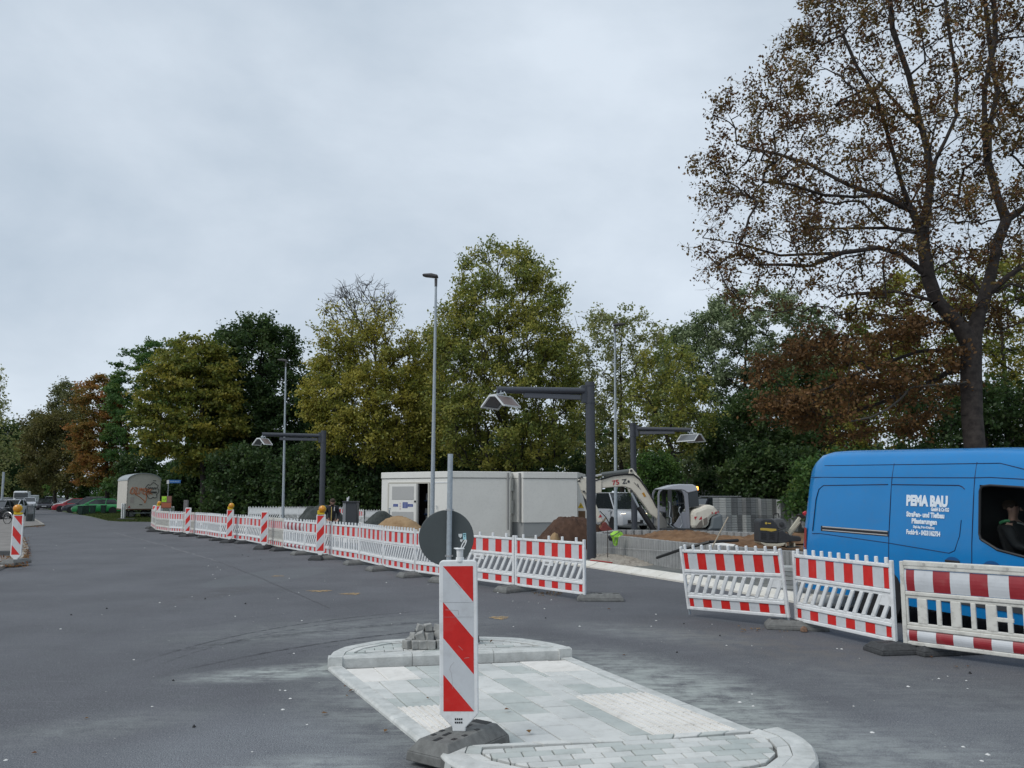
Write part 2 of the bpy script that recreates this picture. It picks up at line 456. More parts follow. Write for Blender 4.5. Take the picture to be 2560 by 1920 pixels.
# kerb face of the left pavement, one stone after another
def kerb_run(name, pts, w, h, m, step, parent, inset=1):
    n = 0
    for a, b in zip(pts[:-1], pts[1:]):
        a = Vector(a[:2]); b = Vector(b[:2]); Ls = (b - a).length; k = max(1, round(Ls / step)); d = (b - a) / k; u = d.normalized(); nrm = Vector((-u.y, u.x)) * inset
        for i in range(k):
            p = a + d * i + u * 0.004; q = a + d * (i + 1) - u * 0.004
            mb = MB(); hh = h + random.uniform(-.003, .003)
            mb.prism([tuple(p), tuple(q), tuple(q + nrm * w), tuple(p + nrm * w)], -0.05, hh)
            mb.build(name, m, parent); n += 1
    return n
pk = empty('pavement_kerb'); tag(pk, kind='structure', label='stone kerb edging the left pavement')
kerb_run('kerb_stone', [(-8.2, 9.0), (-9.3, 12.5)] + left_edge[:9], 0.13, 0.075, mat('old_kerb', (0.22, 0.21, 0.19), 0.9, col2=(0.34, 0.32, 0.28), vscale=3), 1.0, pk, inset=1)

# new pale kerb of the building site: slanted low stones
kb = empty('site_kerb'); tag(kb, kind='structure', label='new pale sloping kerb stones between the asphalt and the site')
for a, b in zip(kerb_line[:-2], kerb_line[1:-1]):
    a = Vector(a); b = Vector(b); Ls = (b - a).length; k = max(1, round(Ls / 1.0)); d = (b - a) / k; u = d.normalized(); nr = Vector((-u.y, u.x))
    if nr.y < 0: nr = -nr
    for i in range(k):
        p = a + d * i + u * 0.006; q = a + d * (i + 1) - u * 0.006
        p4 = [p, q]
        vs = []
        for P_ in (p, q):
            for off, zz in ((0, -0.05), (0, 0.035), (0.28, 0.13), (0.34, 0.13), (0.34, -0.05)):
                w_ = P_ + nr * off; vs.append((w_.x, w_.y, zz + 0.0))
        fs = [(i_, (i_ + 1) % 5, 5 + (i_ + 1) % 5, 5 + i_) for i_ in range(5)] + [(4, 3, 2, 1, 0), (5, 6, 7, 8, 9)]
        MB().add(vs, fs).build('kerb_stone', M_CONCW, kb)

# asphalt seams (recut joints) and spray marks
def strip(name, pts, w, z, m, lab):
    mb = MB()
    for a, b in zip(pts[:-1], pts[1:]):
        a = Vector(a[:2]); b = Vector(b[:2]); u = (b - a).normalized(); n = Vector((-u.y, u.x)) * w * random.uniform(0.6, 1.2)
        mb.add([(a.x - n.x, a.y - n.y, z), (b.x - n.x, b.y - n.y, z), (b.x + n.x, b.y + n.y, z), (a.x + n.x, a.y + n.y, z)], [(0, 1, 2, 3)])
    o = mb.build(name, m); tag(o, kind='structure', label=lab); return o
def jit(pts, k, amp):
    out = []
    for a, b in zip(pts[:-1], pts[1:]):
        for i in range(k):
            t = i / k; out.append((a[0] + (b[0] - a[0]) * t + random.uniform(-amp, amp), a[1] + (b[1] - a[1]) * t + random.uniform(-amp, amp)))
    out.append(pts[-1][:2]); return out
M_SEAM = mat('seam_bitumen', (0.055, 0.056, 0.062), 0.7, col2=(0.10, 0.10, 0.11), vscale=8)
M_SEAML = mat('seam_dust', (0.17, 0.172, 0.18), 0.9, col2=(0.12, 0.122, 0.13), vscale=8)
strip('road_seam', jit(gp([(283, 1331), (420, 1366), (545, 1404)]), 26, 0.05), 0.045, 0.004, M_SEAML, 'pale dusty joint line in the asphalt')
strip('road_seam', jit(gp([(545, 1404), (640, 1440), (730, 1479), (823, 1520)]), 12, 0.015), 0.012, 0.004, M_SEAM, 'dark joint line in the asphalt towards the island')
strip('road_seam', jit(gp([(73, 1379.5), (118, 1378.5)]), 6, 0.01), 0.05, 0.004, M_SEAM, 'short dark joint running out from the left kerb')
strip('road_seam', jit(gp([(455, 1366), (560, 1361), (600, 1368)]), 8, 0.03), 0.05, 0.004, M_SEAM, 'dark wavy joint below the row of barriers')
def blob(name, px, w, hgt, m, z=0.006, lab=None):
    c = G(*px); n = 22; pts = []
    ph = random.random() * 6
    for i in range(n):
        a = 2 * PI * i / n; r = 1 + 0.18 * math.sin(3 * a + ph) + 0.12 * math.sin(7 * a + ph * 2) + random.uniform(-.08, .08)
        pts.append((c.x + w * r * math.cos(a), c.y + hgt * r * math.sin(a)))
    return sheet(name, pts, z, m, lab)
def spray_mat():
    m = bpy.data.materials.new('yellow_spray'); m.use_nodes = True; t = m.node_tree; p = t.nodes['Principled BSDF']
    p.inputs['Base Color'].default_value = (0.42, 0.29, 0.14, 1); p.inputs['Roughness'].default_value = 0.9
    g = t.nodes.new('ShaderNodeNewGeometry'); n = t.nodes.new('ShaderNodeTexNoise'); n.inputs['Scale'].default_value = 14; n.inputs['Detail'].default_value = 8; n.inputs['Roughness'].default_value = 0.8
    t.links.new(g.outputs['Position'], n.inputs['Vector'])
    r = t.nodes.new('ShaderNodeMapRange'); r.inputs[1].default_value = 0.40; r.inputs[2].default_value = 0.58
    t.links.new(n.outputs[0], r.inputs[0]); t.links.new(r.outputs[0], p.inputs['Alpha']); return m
M_SPR = spray_mat()
for i, (px, w, hh, lb) in enumerate((((694, 1440.5), 0.13, 0.10, 'small yellow spray mark nearest the barrier row'), ((798, 1478), 0.22, 0.13, 'long yellow spray mark left of the round sign'), ((878, 1485), 0.17, 0.13, 'yellow spray mark beside the longer one'), ((1249, 1545), 0.13, 0.14, 'faded yellow spray mark right of the red and white beacon'))):
    blob('paint_mark', px, w, hh, M_SPR, lab=lb)

# ------------------------------------------------------------------ traffic island
isl = empty('traffic_island', (0, 0, 0)); tag(isl, kind='structure', label='new traffic island of pale slabs with two rounded raised ends')
far_out = [(-1.90, 8.14), (-1.93, 8.45), (-1.86, 8.74), (-1.55, 9.11), (-1.2, 9.24), (-0.89, 9.31), (-0.38, 9.36), (0.06, 9.29), (0.38, 9.05), (0.60, 8.80), (0.66, 8.62)]
near_out = [(-0.46, 5.33), (-0.47, 5.15), (-0.36, 4.95), (-0.05, 4.72), (0.4, 4.58), (0.9, 4.54), (1.4, 4.62), (1.78, 4.82), (1.96, 5.08), (2.02, 5.34), (2.02, 5.58), (1.93, 5.76)]
mid = [(-1.90, 8.14), (-0.46, 5.33), (1.93, 5.76), (0.66, 8.62)]
JOINT = mat('joint_sand', (0.11, 0.11, 0.105), 0.95)
def centroid(p): return (sum(a[0] for a in p) / len(p), sum(a[1] for a in p) / len(p))
def inset(poly, d, special=None):
    """inset a convex polygon by moving every edge inwards"""
    poly = ccw(poly); out = list(poly); n = len(poly)
    for i in range(n):
        a, b = Vector(poly[i]), Vector(poly[(i + 1) % n]); u = (b - a).normalized(); dd = d
        if special and {tuple(poly[i]), tuple(poly[(i + 1) % n])} == {tuple(special[0]), tuple(special[1])}: dd = special[2]
        nn = Vector((-u.y, u.x)) * dd
        a2 = a + nn; big = 60
        half = [tuple(a2 - u * big), tuple(a2 + u * big), tuple(a2 + u * big + Vector((-u.y, u.x)) * big), tuple(a2 - u * big + Vector((-u.y, u.x)) * big)]
        out = clip(out, half)
        if not out: return []
    return out
def slab_mat(name, a, b):
    m = mat(name, a, 0.85, col2=b, vscale=2.2, bump=0.25, bscale=90, dirt=0.3)
    return m
S1 = slab_mat('slab_grey', (0.45, 0.465, 0.45), (0.58, 0.59, 0.57))
S2 = slab_mat('slab_green_grey', (0.38, 0.415, 0.40), (0.49, 0.515, 0.49))
S3 = slab_mat('slab_light', (0.53, 0.54, 0.52), (0.63, 0.635, 0.61))
S4 = slab_mat('tile_cream', (0.64, 0.62, 0.58), (0.73, 0.71, 0.67))
slabs = [S1, S2, S3]
bed = MB()
bed.prism(ccw(inset(mid, 0.01)), -0.05, 0.010)
bed.prism(ccw(inset(far_out, 0.01)), -0.05, 0.098)
bed.prism(ccw(inset(near_out, 0.01)), -0.05, 0.098)
bed.build('bedding', JOINT, isl)
def slab(name, poly, z, m, parent=isl, gap=0.0042, bottom=None, bev=0.0):
    poly = inset(poly, gap)
    if len(poly) < 3 or area(poly) < 0.0008: return None
    mb = MB(); zz = z + random.uniform(-.002, .002); b0 = z - 0.03 if bottom is None else bottom
    c = centroid(poly); up = inset(poly, 0.004)
    if len(up) == len(poly):
        n = len(poly)
        vs = [(x, y, b0) for x, y in poly] + [(x, y, zz - 0.005) for x, y in poly] + [(x, y, zz) for x, y in up]
        fs = [(i, (i + 1) % n, n + (i + 1) % n, n + i) for i in range(n)] + [(n + i, n + (i + 1) % n, 2 * n + (i + 1) % n, 2 * n + i) for i in range(n)] + [tuple(range(2 * n, 3 * n))]
        mb.add(vs, fs)
    else: mb.prism(poly, b0, zz)
    return mb.build(name, m, parent)
# kerb stones round the ends (raised) and along the middle (low)
def ring_stones(outer, w, z, step, cen=None):
    pts = [Vector(p) for p in outer]
    cen = Vector(cen or centroid(outer))
    # resample
    segs = []
    for a, b in zip(pts[:-1], pts[1:]): segs.append(((b - a).length, a, b))
    tot = sum(s[0] for s in segs)
    def at(t):
        for l_, a, b in segs:
            if t <= l_: return a + (b - a) * (t / l_)
            t -= l_
        return segs[-1][2]
    def nrm(t):
        a, b = at(max(0, t - .05)), at(min(tot, t + .05)); u = (b - a).normalized(); n_ = Vector((-u.y, u.x))
        return n_ if n_.dot(cen - at(t)) > 0 else -n_
    k = max(1, round(tot / step)); st = tot / k
    for i in range(k):
        mm = 5; o_ = []; in_ = []; mi_ = []
        for j in range(mm + 1):
            t = i * st + (st - 0.006) * j / mm + 0.003
            o_.append(at(t)); in_.append(at(t) + nrm(t) * w); mi_.append(at(t) + nrm(t) * 0.022)
        vs = []; n4 = mm + 1
        for lst, zz in ((o_, -0.04), ([a + (b - a) * 0.25 for a, b in zip(o_, mi_)], z - 0.018), (mi_, z), (in_, z), (in_, -0.04)):
            vs += [(p.x, p.y, zz) for p in lst]
        fs = []
        for r_ in range(4):
            for j in range(mm): fs.append((r_ * n4 + j, r_ * n4 + j + 1, (r_ + 1) * n4 + j + 1, (r_ + 1) * n4 + j))
        fs.append(tuple(r_ * n4 for r_ in range(5))); fs.append(tuple(r_ * n4 + mm for r_ in range(4, -1, -1)))
        MB().add(vs, fs).build('kerb_stone', M_CONC, isl)
ring_stones(far_out, 0.15, 0.125, 0.78)
ring_stones(near_out, 0.16, 0.125, 0.78)
ring_stones([far_out[-1], far_out[0]], 0.13, 0.122, 1.0, cen=(-0.5, 9.0))
ring_stones([mid[0], mid[1]], 0.14, 0.036, 1.0, cen=(0.2, 7))
ring_stones(mid[2:], 0.14, 0.036, 1.0, cen=(0.2, 7))
# pavers of the raised ends, one course round the edge and rows inside
def cap_pavers(poly, u, kerb_w, off, front_w, front=None):
    u = Vector(u).normalized(); v = Vector((-u.y, u.x))
    inn = inset(poly, kerb_w, front)
    core = inset(inn, 0.105)
    cen = Vector(centroid(poly))
    # edge course: quads between inn and core along resampled boundary
    n = len(inn); per = []
    for i in range(n):
        a, b = Vector(inn[i]), Vector(inn[(i + 1) % n]); L_ = (b - a).length; k = max(1, round(L_ / 0.2))
        for j in range(k): per.append((a + (b - a) * (j / k), a + (b - a) * ((j + 1) / k)))
    for a, b in per:
        ca, cb = a + (cen - a).normalized() * 0.11, b + (cen - b).normalized() * 0.11
        slab('paver', ccw([tuple(a), tuple(b), tuple(cb), tuple(ca)]), 0.122, random.choice(slabs))
    core = inset(inn, 0.108)
    for r_ in range(-14, 15):
        for c_ in range(-12, 13):
            p0 = cen + v * (r_ * 0.102 + off) + u * (c_ * 0.204 + (r_ % 2) * 0.102)
            q = [tuple(p0), tuple(p0 + u * 0.204), tuple(p0 + u * 0.204 + v * 0.102), tuple(p0 + v * 0.102)]
            q = clip(ccw(q), core)
            if len(q) >= 3 and area(q) > 0.002: slab('paver', q, 0.121, random.choice(slabs))
cap_pavers(far_out, (0.98, 0.2), 0.15, 0.0, 0.1)
cap_pavers(near_out, (0.985, 0.177), 0.16, 0.03, 0.1, front=(near_out[0], near_out[-1], 0.004))
# slabs of the crossing surface
vdir = Vector((0.405, -0.914)); udir = Vector((0.975, 0.20))
inn = inset(mid, 0.142)
inn = ccw(inn)
tiles = {}
org = Vector((-1.80, 8.05))
W_, L_ = 0.262, 0.36
# tactile fields measured from the slab grid: (u0,u1,v0,v1,kind)
def uv(p): # solve p = org + a*u + b*v
    d = Vector(p) - org; det = udir.x * vdir.y - udir.y * vdir.x
    return ((d.x * vdir.y - d.y * vdir.x) / det, (udir.x * d.y - udir.y * d.x) / det)
def UV(a, b):
    p = org + udir * a + vdir * b; return (p.x, p.y)
fields = [('flat', 0.07, 0.69, 0.0, 0.64), ('rib', 0.07, 0.69, 1.63, 2.9), ('flat', 1.90, 2.52, -0.06, 0.60), ('rib', 1.76, 2.60, 1.58, 2.95)]
def in_field(a, b):
    for k, a0, a1, b0, b1 in fields:
        if a0 - 0.005 <= a <= a1 + 0.005 and b0 - 0.005 <= b <= b1 + 0.005: return True
    return False
def cut_fields(q):
    """pieces of rectangle (a0,a1,b0,b1) outside the fields"""
    rects = [q]
    for k, fa0, fa1, fb0, fb1 in fields:
        new = []
        for a0, a1, b0, b1 in rects:
            if fa0 >= a1 or fa1 <= a0 or fb0 >= b1 or fb1 <= b0: new.append((a0, a1, b0, b1)); continue
            if a0 < fa0: new.append((a0, fa0, b0, b1))
            if a1 > fa1: new.append((fa1, a1, b0, b1))
            x0, x1 = max(a0, fa0), min(a1, fa1)
            if b0 < fb0: new.append((x0, x1, b0, fb0))
            if b1 > fb1: new.append((x0, x1, fb1, b1))
        rects = new
    return rects
for ci in range(-1, 12):
    for ri in range(-2, 12):
        a0 = ci * W_ + 0.02; b0 = ri * L_ + (0.18 if ci % 2 else 0) - 0.12
        for (p, q, r_, s_) in cut_fields((a0, a0 + W_, b0, b0 + L_)):
            if q - p < 0.02 or s_ - r_ < 0.02: continue
            poly = clip(ccw([UV(p, r_), UV(q, r_), UV(q, s_), UV(p, s_)]), inn)
            if len(poly) >= 3 and area(poly) > 0.002: slab('paving_slab', poly, 0.034, random.choice(slabs))
for kind, fa0, fa1, fb0, fb1 in fields:
    na = 2; nb = max(1, round((fb1 - fb0) / 0.62)) if kind == 'flat' else 4
    for i in range(na):
        for j in range(nb):
            a0 = fa0 + (fa1 - fa0) * i / na; a1 = fa0 + (fa1 - fa0) * (i + 1) / na
            b0 = fb0 + (fb1 - fb0) * j / nb; b1 = fb0 + (fb1 - fb0) * (j + 1) / nb
            poly = clip(ccw([UV(a0, b0), UV(a1, b0), UV(a1, b1), UV(a0, b1)]), inn)
            if len(poly) < 3 or area(poly) < 0.002: continue
            s_ = slab('tactile_tile', poly, 0.035, S4, gap=0.002)
            if kind == 'rib' and s_:
                mb = MB(); nr = 6; st = (a1 - a0) / nr
                for k in range(nr):
                    rp = clip(ccw([UV(a0 + st * (k + .12), b0 + .004), UV(a0 + st * (k + .62), b0 + .004), UV(a0 + st * (k + .62), b1 - .004), UV(a0 + st * (k + .12), b1 - .004)]), inn)
                    rp = clip(rp, poly) if rp else []
                    if len(rp) >= 3 and area(rp) > 0.0003: mb.prism(ccw(rp), 0.034, 0.0425)
                if mb.v: mb.build('rib', S4, s_)
# ------------------------------------------------------------------ barriers
def bars_poly(mb, x0, x1, z0, z1, n, slant, wd, th):
    """slanting slats between two rails; open slots between them"""
    st = (x1 - x0) / n
    for i in range(n + 1):
        xb = x0 + st * i
        yield [(xb - wd / 2 - slant / 2, z0), (xb + wd / 2 - slant / 2, z0), (xb + wd / 2 + slant / 2, z1), (xb - wd / 2 + slant / 2, z1)]
def make_barrier(kind, nstud, near, W=white, RED=red, nbar=None, handle=False, bow=False, nst=5, plain=False):
    r = empty('construction_barrier'); L = 1.0
    fr = MB()
    for sx in (-1, 1):
        fr.box(sx * 0.975 - 0.025, sx * 0.975 + 0.025, -0.022, 0.022, 0.10, 1.035)
    lo, hi = -0.95, 0.95
    rails = [(0.10, 0.145), (0.272, 0.318), (0.655, 0.70), (0.948, 0.992)]
    for a, b in rails: fr.box(lo, hi, -0.024, 0.024, a, b)
    for a, b in ((0.318, 0.352), (0.62, 0.655)): fr.box(lo, hi, -0.012, 0.012, a, b)
    if not near or nstud == 0:
        pass
    f = fr.build('frame', W, r, bevel=0.009 if near else 0, seg=2)
    for sx in (-1, 1): MB().cyl((sx * 0.972, 0, 0.02), (sx * 0.972, 0, 0.11), 0.02, n=8).build('foot_pin', galv, r)
    # studs
    if nstud:
        xs = [lo + 0.06 + (hi - lo - 0.12) * i / (nstud - 1) for i in range(nstud)] if nstud > 5 else [lo + 0.2 + (hi - lo - 0.38) * i / (nstud - 1) for i in range(nstud)]
        if near:
            me = None
            for x in xs:
                if me is None:
                    o = MB().cyl((0, 0, 0.985), (0, 0, 1.065), 0.026, 0.024, 10).build('stud', W, r, bevel=0.006, seg=2, smooth=True); me = o
                    o.location.x = x
                else:
                    c = me.copy(); link(c, r); c.location.x = x
        else:
            mb = MB()
            for x in xs: mb.cyl((x, 0, 0.985), (x, 0, 1.065), 0.027, 0.025, 6)
            mb.build('studs', W, r)['kind'] = 'stuff'
    else:
        mb = MB(); mb.box(lo - 0.01, hi + 0.01, -0.03, 0.03, 0.985, 1.045)
        rl = mb.build('top_rail', W, r, bevel=0.01 if near else 0, seg=2)
        if near:
            for i in range(10):
                x = lo + 0.22 + i * 0.165
                if i % 3 == 1: MB().box(x - 0.03, x + 0.03, -0.034, -0.029, 1.0, 1.03).build('socket', white_old, rl)
                else: MB().cyl((x, -0.0335, 1.015), (x, -0.029, 1.015), 0.016, n=10).build('socket', mat('socket_grey', (0.42, 0.41, 0.38), 0.6), rl)
    # reflective bands: white plates with red plates let in
    for nm, a, b in (('upper_band', 0.705, 0.943), ('lower_band', 0.15, 0.268)):
        mb = MB(); per = (hi - lo - 0.04) / nst; x = lo + 0.02
        edges = [lo + 0.0]; cols = []
        seq = []
        cur = lo + 0.02
        hw = per * 0.47
        seq.append((lo, cur, 0)); seq.append((cur, cur + hw / 2, 1)); cur += hw / 2
        for i in range(nst - 1):
            seq.append((cur, cur + per - hw, 0)); cur += per - hw
            seq.append((cur, cur + hw, 1)); cur += hw
        seq.append((cur, hi - 0.02 - hw / 2, 0)); seq.append((hi - 0.02 - hw / 2, hi - 0.02, 1)); seq.append((hi - 0.02, hi, 0))
        nz = 6 if bow else 1
        for x0, x1, k in seq:
            if x1 - x0 < 0.002: continue
            for j in range(nz):
                t0, t1 = j / nz, (j + 1) / nz
                bo = (lambda t: 0.017 * math.sin(PI * t)) if bow else (lambda t: 0)
                za, zb = a + (b - a) * t0, a + (b - a) * t1
                ya, yb = 0.009 + bo(t0), 0.009 + bo(t1)
                if plain: k = 0
                mb.add([(x0, -ya, za), (x1, -ya, za), (x1, -yb, zb), (x0, -yb, zb)], [(0, 1, 2, 3)], k)
                mb.add([(x0, ya, za), (x0, yb, zb), (x1, yb, zb), (x1, ya, za)], [(0, 1, 2, 3)], k)
        mb.build(nm, [W if plain else refl_w, RED], r)
    # slats
    z0, z1 = 0.345, 0.628
    polys = []
    if kind == 'diagonal':
        n = nbar or 10; st = (hi - lo) / n; sl = 0.17; wd = st * (0.44)
        for i in range(n + 2):
            xb = lo + st * (i - 0.5)
            p = [(xb - wd / 2 - sl / 2, z0), (xb + wd / 2 - sl / 2, z0), (xb + wd / 2 + sl / 2, z1), (xb - wd / 2 + sl / 2, z1)]
            p = clip(p, [(lo, z0), (hi, z0), (hi, z1), (lo, z1)])
            if len(p) >= 3: polys.append(p)
    else:
        n = nbar or 9; st = (hi - lo) / n
        for i in range(n + 1):
            xb = lo + st * i; wd = st * (0.62 if i % 2 else 0.30)
            polys.append([(max(lo, xb - wd / 2), z0), (min(hi, xb + wd / 2), z0), (min(hi, xb + wd / 2), z1), (max(lo, xb - wd / 2), z1)])
    if near:
        for p in polys: MB().prism(p, -0.016, 0.016, 'y').build('slat', W, r, bevel=0.010, seg=2)
        if handle:
            MB().prism([(-0.17, 0.53), (0.13, 0.53), (0.13, 0.632), (-0.17, 0.632)], -0.013, 0.013, 'y').build('grip_plate', W, r, bevel=0.006)
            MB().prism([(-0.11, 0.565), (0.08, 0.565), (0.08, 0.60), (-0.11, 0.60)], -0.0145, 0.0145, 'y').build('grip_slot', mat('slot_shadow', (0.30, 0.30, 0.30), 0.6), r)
        elif kind == 'diagonal':
            MB().prism([(0.66, 0.50), (0.945, 0.50), (0.945, 0.632), (0.74, 0.632)], -0.012, 0.012, 'y').build('plate', W, r, bevel=0.006)
        else:
            MB().box(-0.12, 0.12, -0.017, 0.017, 0.455, 0.50).build('grip', W, r, bevel=0.006)
        if kind == 'diagonal':  # webs that close the slot ends
            pass
    else:
        mb = MB()
        for p in polys: mb.prism(p, -0.014, 0.014, 'y')
        if handle: mb.box(-0.15, 0.12, -0.013, 0.013, 0.51, 0.63)
        mb.build('slats', W, r)['kind'] = 'stuff'
    return r
CAT_B = 'barrier'
proto = {
    'near10': lambda: make_barrier('diagonal', 11, True, nbar=11),
    'near5': lambda: make_barrier('diagonal', 5, True, nbar=11, handle=True),
    'vertbow': lambda: make_barrier('vertical', 0, True, W=white_old, RED=dred, nbar=11, bow=True, nst=5),
    'far10': lambda: make_barrier('diagonal', 11, False, nbar=13),
    'far5': lambda: make_barrier('diagonal', 6, False, nbar=11, handle=True),
    'far0': lambda: make_barrier('diagonal', 0, False, W=white_old, nbar=13, nst=7),
    'farv': lambda: make_barrier('vertical', 9, False, nbar=11, handle=True),
    'farvb': lambda: make_barrier('vertical', 7, False, RED=dred, nbar=11, bow=True),
    'plain10': lambda: make_barrier('diagonal', 11, False, nbar=14, plain=True),
    'plainv': lambda: make_barrier('vertical', 7, False, nbar=13, plain=True),
}
PR = {}
GRP = 'red and white barriers fencing the road works'
def place_barrier(kind, a, b, label, group=GRP, lean=0.0, roll=0.0, z=0.0, hs=1.0):
    if kind in PR: o = copy_tree(PR[kind])
    else: o = proto[kind](); PR[kind] = o
    a = Vector(a[:2]); b = Vector(b[:2]); m_ = (a + b) / 2; d = b - a
    o.location = (m_.x, m_.y, z)
    o.rotation_euler = Euler((lean, roll, math.atan2(d.y, d.x)), 'XYZ')
    o.scale = (d.length / 2.0, 1, hs)
    tag(o, label, CAT_B, group); return o
def make_foot(m):
    r = MB()
    r.taper(-0.40, 0.40, -0.19, 0.19, 0.0, 0.045, 0.004)
    o = MB()
    o.taper(-0.40, 0.40, -0.19, 0.19, 0.0, 0.05, 0.006)
    o.taper(-0.392, 0.392, -0.182, 0.182, 0.05, 0.115, 0.062)
    return o
FOOT = {}
def foot(x, y, rz, label, z=0.0, m=None, group='rubber base plates under the barriers'):
    m = m or rubber
    if m.name in FOOT: o = copy_tree(FOOT[m.name])
    else:
        o = make_foot(m).build('barrier_foot', m, None, bevel=0.012, seg=2); FOOT[m.name] = o
        mb = MB(); 
        for sx in (-1, 1): mb.box(sx * 0.27 - 0.05, sx * 0.27 + 0.05, -0.035, 0.035, 0.1155, 0.118)
        mb.box(-0.035, 0.035, -0.06, 0.06, 0.1155, 0.118)
        for i in range(3): mb.box(-0.16 + i * 0.05, -0.13 + i * 0.05, 0.03, 0.09, 0.1155, 0.118)
        mb.build('socket_recess', black, o)['kind'] = 'stuff'
        mb = MB(); mb.box(0.30, 0.385, -0.10, 0.10, 0.0705, 0.0725); 
    o.location = (x, y, z); o.rotation_euler = (0, 0, rz)
    tag(o, label, 'base plate', group); return o

# main row on the left of the road opening, from the near right end to the far left
PX = [(1466, 1488), (1288.5, 1464), (1120, 1441), (1039, 1430), (959, 1415), (900, 1401), (830, 1389), (762, 1378), (709, 1369), (671, 1362), (616, 1351.7), (551, 1345), (518, 1339), (487, 1335), (457.5, 1331), (423.5, 1329), (388.8, 1324)]
W_ = [G(x, y, 0.1) for x, y in PX]
kinds = ['near5', 'near5', 'near5', 'far10', 'far10', 'farv', 'far10', 'farvb', 'far0', 'far10', 'far10', 'far10', 'farv', 'far0', 'farv', 'far0']
names = ['large barrier with grip slot ending the left row, beside the anthracite post',
    'red and white barrier with five studs partly behind the round sign back, to its right',
    'red and white barrier mostly hidden behind the grey round sign back',
    'studded red and white barrier directly left of the round sign back',
    'studded barrier with diagonal slots, second to the left of the round sign back',
    'studded barrier with vertical slats just right of the lamped beacon near the man',
    'barrier half covered by the lamped beacon below the black jacketed man',
    'barrier with dark red bowed band left of the lamped beacon near the man',
    'old white barrier with dense narrow stripes in front of the thin lamp post',
    'barrier right of the beacon without lamp, half hidden by it',
    'studded barrier between the beacon without lamp and the lamped beacon left of it',
    'studded barrier directly left of the second lamped beacon',
    'white slatted barrier in the middle of the far stretch, near the grey wooden post',
    'narrow faded barrier just right of the first far striped beacon',
    'barrier with vertical slats left of the far striped beacon',
    'leftmost dense striped barrier of the row beside the orange lamp']
for i, (k, lb) in enumerate(zip(kinds, names)):
    g_ = 0.02 * (W_[i] - W_[i + 1]).normalized()
    place_barrier(k, W_[i + 1], W_[i] - g_, lb)
place_barrier('plain10', G(392, 1306, 0.1), G(434, 1300, 0.1), 'white back of a barrier standing behind the leftmost corner of the row')
place_barrier('far0', G(378, 1315, 0.1), G(388, 1322, 0.1), 'short turned barrier at the far left corner, below the orange lamp')
# right group
A0, A1 = Vector((2.80, 12.15)), Vector((4.03, 10.98))
A0 = G(1724, 1532, 0.0).xy; A1 = G(1980, 1556, 0.0).xy
A0 = Vector((2.63, 11.70)); A1 = Vector((3.76, 10.60))
place_barrier('near10', A0, A1, 'crooked studded barrier leaning over, leftmost of the three right of the road opening', lean=R(9), roll=R(-1.5), z=0.03)
B0, B1 = Vector((4.02, 10.60)), Vector((4.72, 9.02))
B0 = Vector((3.85, 10.68)); B1 = Vector((4.43, 9.08))
place_barrier('near10', B0, B1, 'bright studded barrier with diagonal slots in front of the rear wheel of the blue van')
C0 = Vector((4.48, 9.02)); C1 = C0 + Vector((0.70, -0.71)) * 1.98
place_barrier('vertbow', C0, C1, 'worn barrier with dark red bowed band and vertical slats in front of the blue van')
place_barrier('vertbow', C1 + Vector((0.04, -0.03)), C1 + Vector((1.5, -1.3)), 'worn dark red barrier continuing the fence to the right')
# feet
fl = ['right end of the left barrier row, beside the anthracite post', 'joint of the two large barriers right of the round sign', 'joint hidden behind the striped beacon on the island', 'joint left of the round sign back', 'second joint left of the round sign back', 'third joint left of the round sign back', 'fourth joint left of the round sign back', 'joint just left of the lamped beacon by the man', 'joint left of the bowed barrier', 'joint beside the beacon without lamp', 'joint midway in the far row', 'joint right of the second lamped beacon', 'joint left of the second lamped beacon', 'joint near the grey wooden post', 'joint next to the far beacon', 'joint left of the far beacon', 'leftmost joint of the row']
for i, p in enumerate(W_):
    d = (W_[max(0, i - 1)] - W_[min(len(W_) - 1, i + 1)]); a = math.atan2(d.y, d.x) + R(90) + random.uniform(-.12, .12)
    q = p.copy()
    if i == 0: q = G(1500, 1500); a = R(8)
    foot(q.x, q.y - 0.02, a if i else R(-4), 'dark rubber foot at the ' + fl[i], m=rubber_l if i < 8 else rubber)
foot(3.84, 10.64, R(-12), 'grey rubber foot under the joint of the crooked and the bright barrier', m=rubber_l)
foot(4.50, 9.06, R(8), 'dark rubber foot under the joint at the worn barrier by the van')
foot(4.92, 9.02, R(12), 'second dark rubber foot just behind the joint by the van', z=0.0)
foot(C1.x, C1.y, R(10), 'rubber foot at the right edge under the worn barriers')
# plain barriers behind, closing the site towards the trees
BK = [(620, 1296), (701, 1297), (745, 1297.5), (785, 1298), (822, 1298), (858, 1298)]
lbs = ['white backed barrier at the left end of the rear fence', 'white backed barrier just right of the thin lamp post in the rear fence', 'white backed barrier behind the dark gravel heap', 'white backed barrier behind the head of the man', 'striped barrier behind the grey cabinet']
for i in range(5):
    a, b = Z(*BK[i], 46.0), Z(*BK[i + 1], 46.0)
    a.z = b.z = 0
    place_barrier('plain10' if i != 4 else 'far5', a, b, lbs[i], group='barriers closing the rear of the site', hs=1.1)
place_barrier('far5', Z(886, 1298, 44).xy.to_3d(), Z(909, 1298, 42).xy.to_3d(), 'small striped barrier right of the grey cabinet', group='barriers closing the rear of the site')
place_barrier('plainv', Z(913, 1298, 42).xy.to_3d(), Z(957, 1298, 42).xy.to_3d(), 'white barrier with vertical slats against the left side of the container', group='barriers closing the rear of the site')

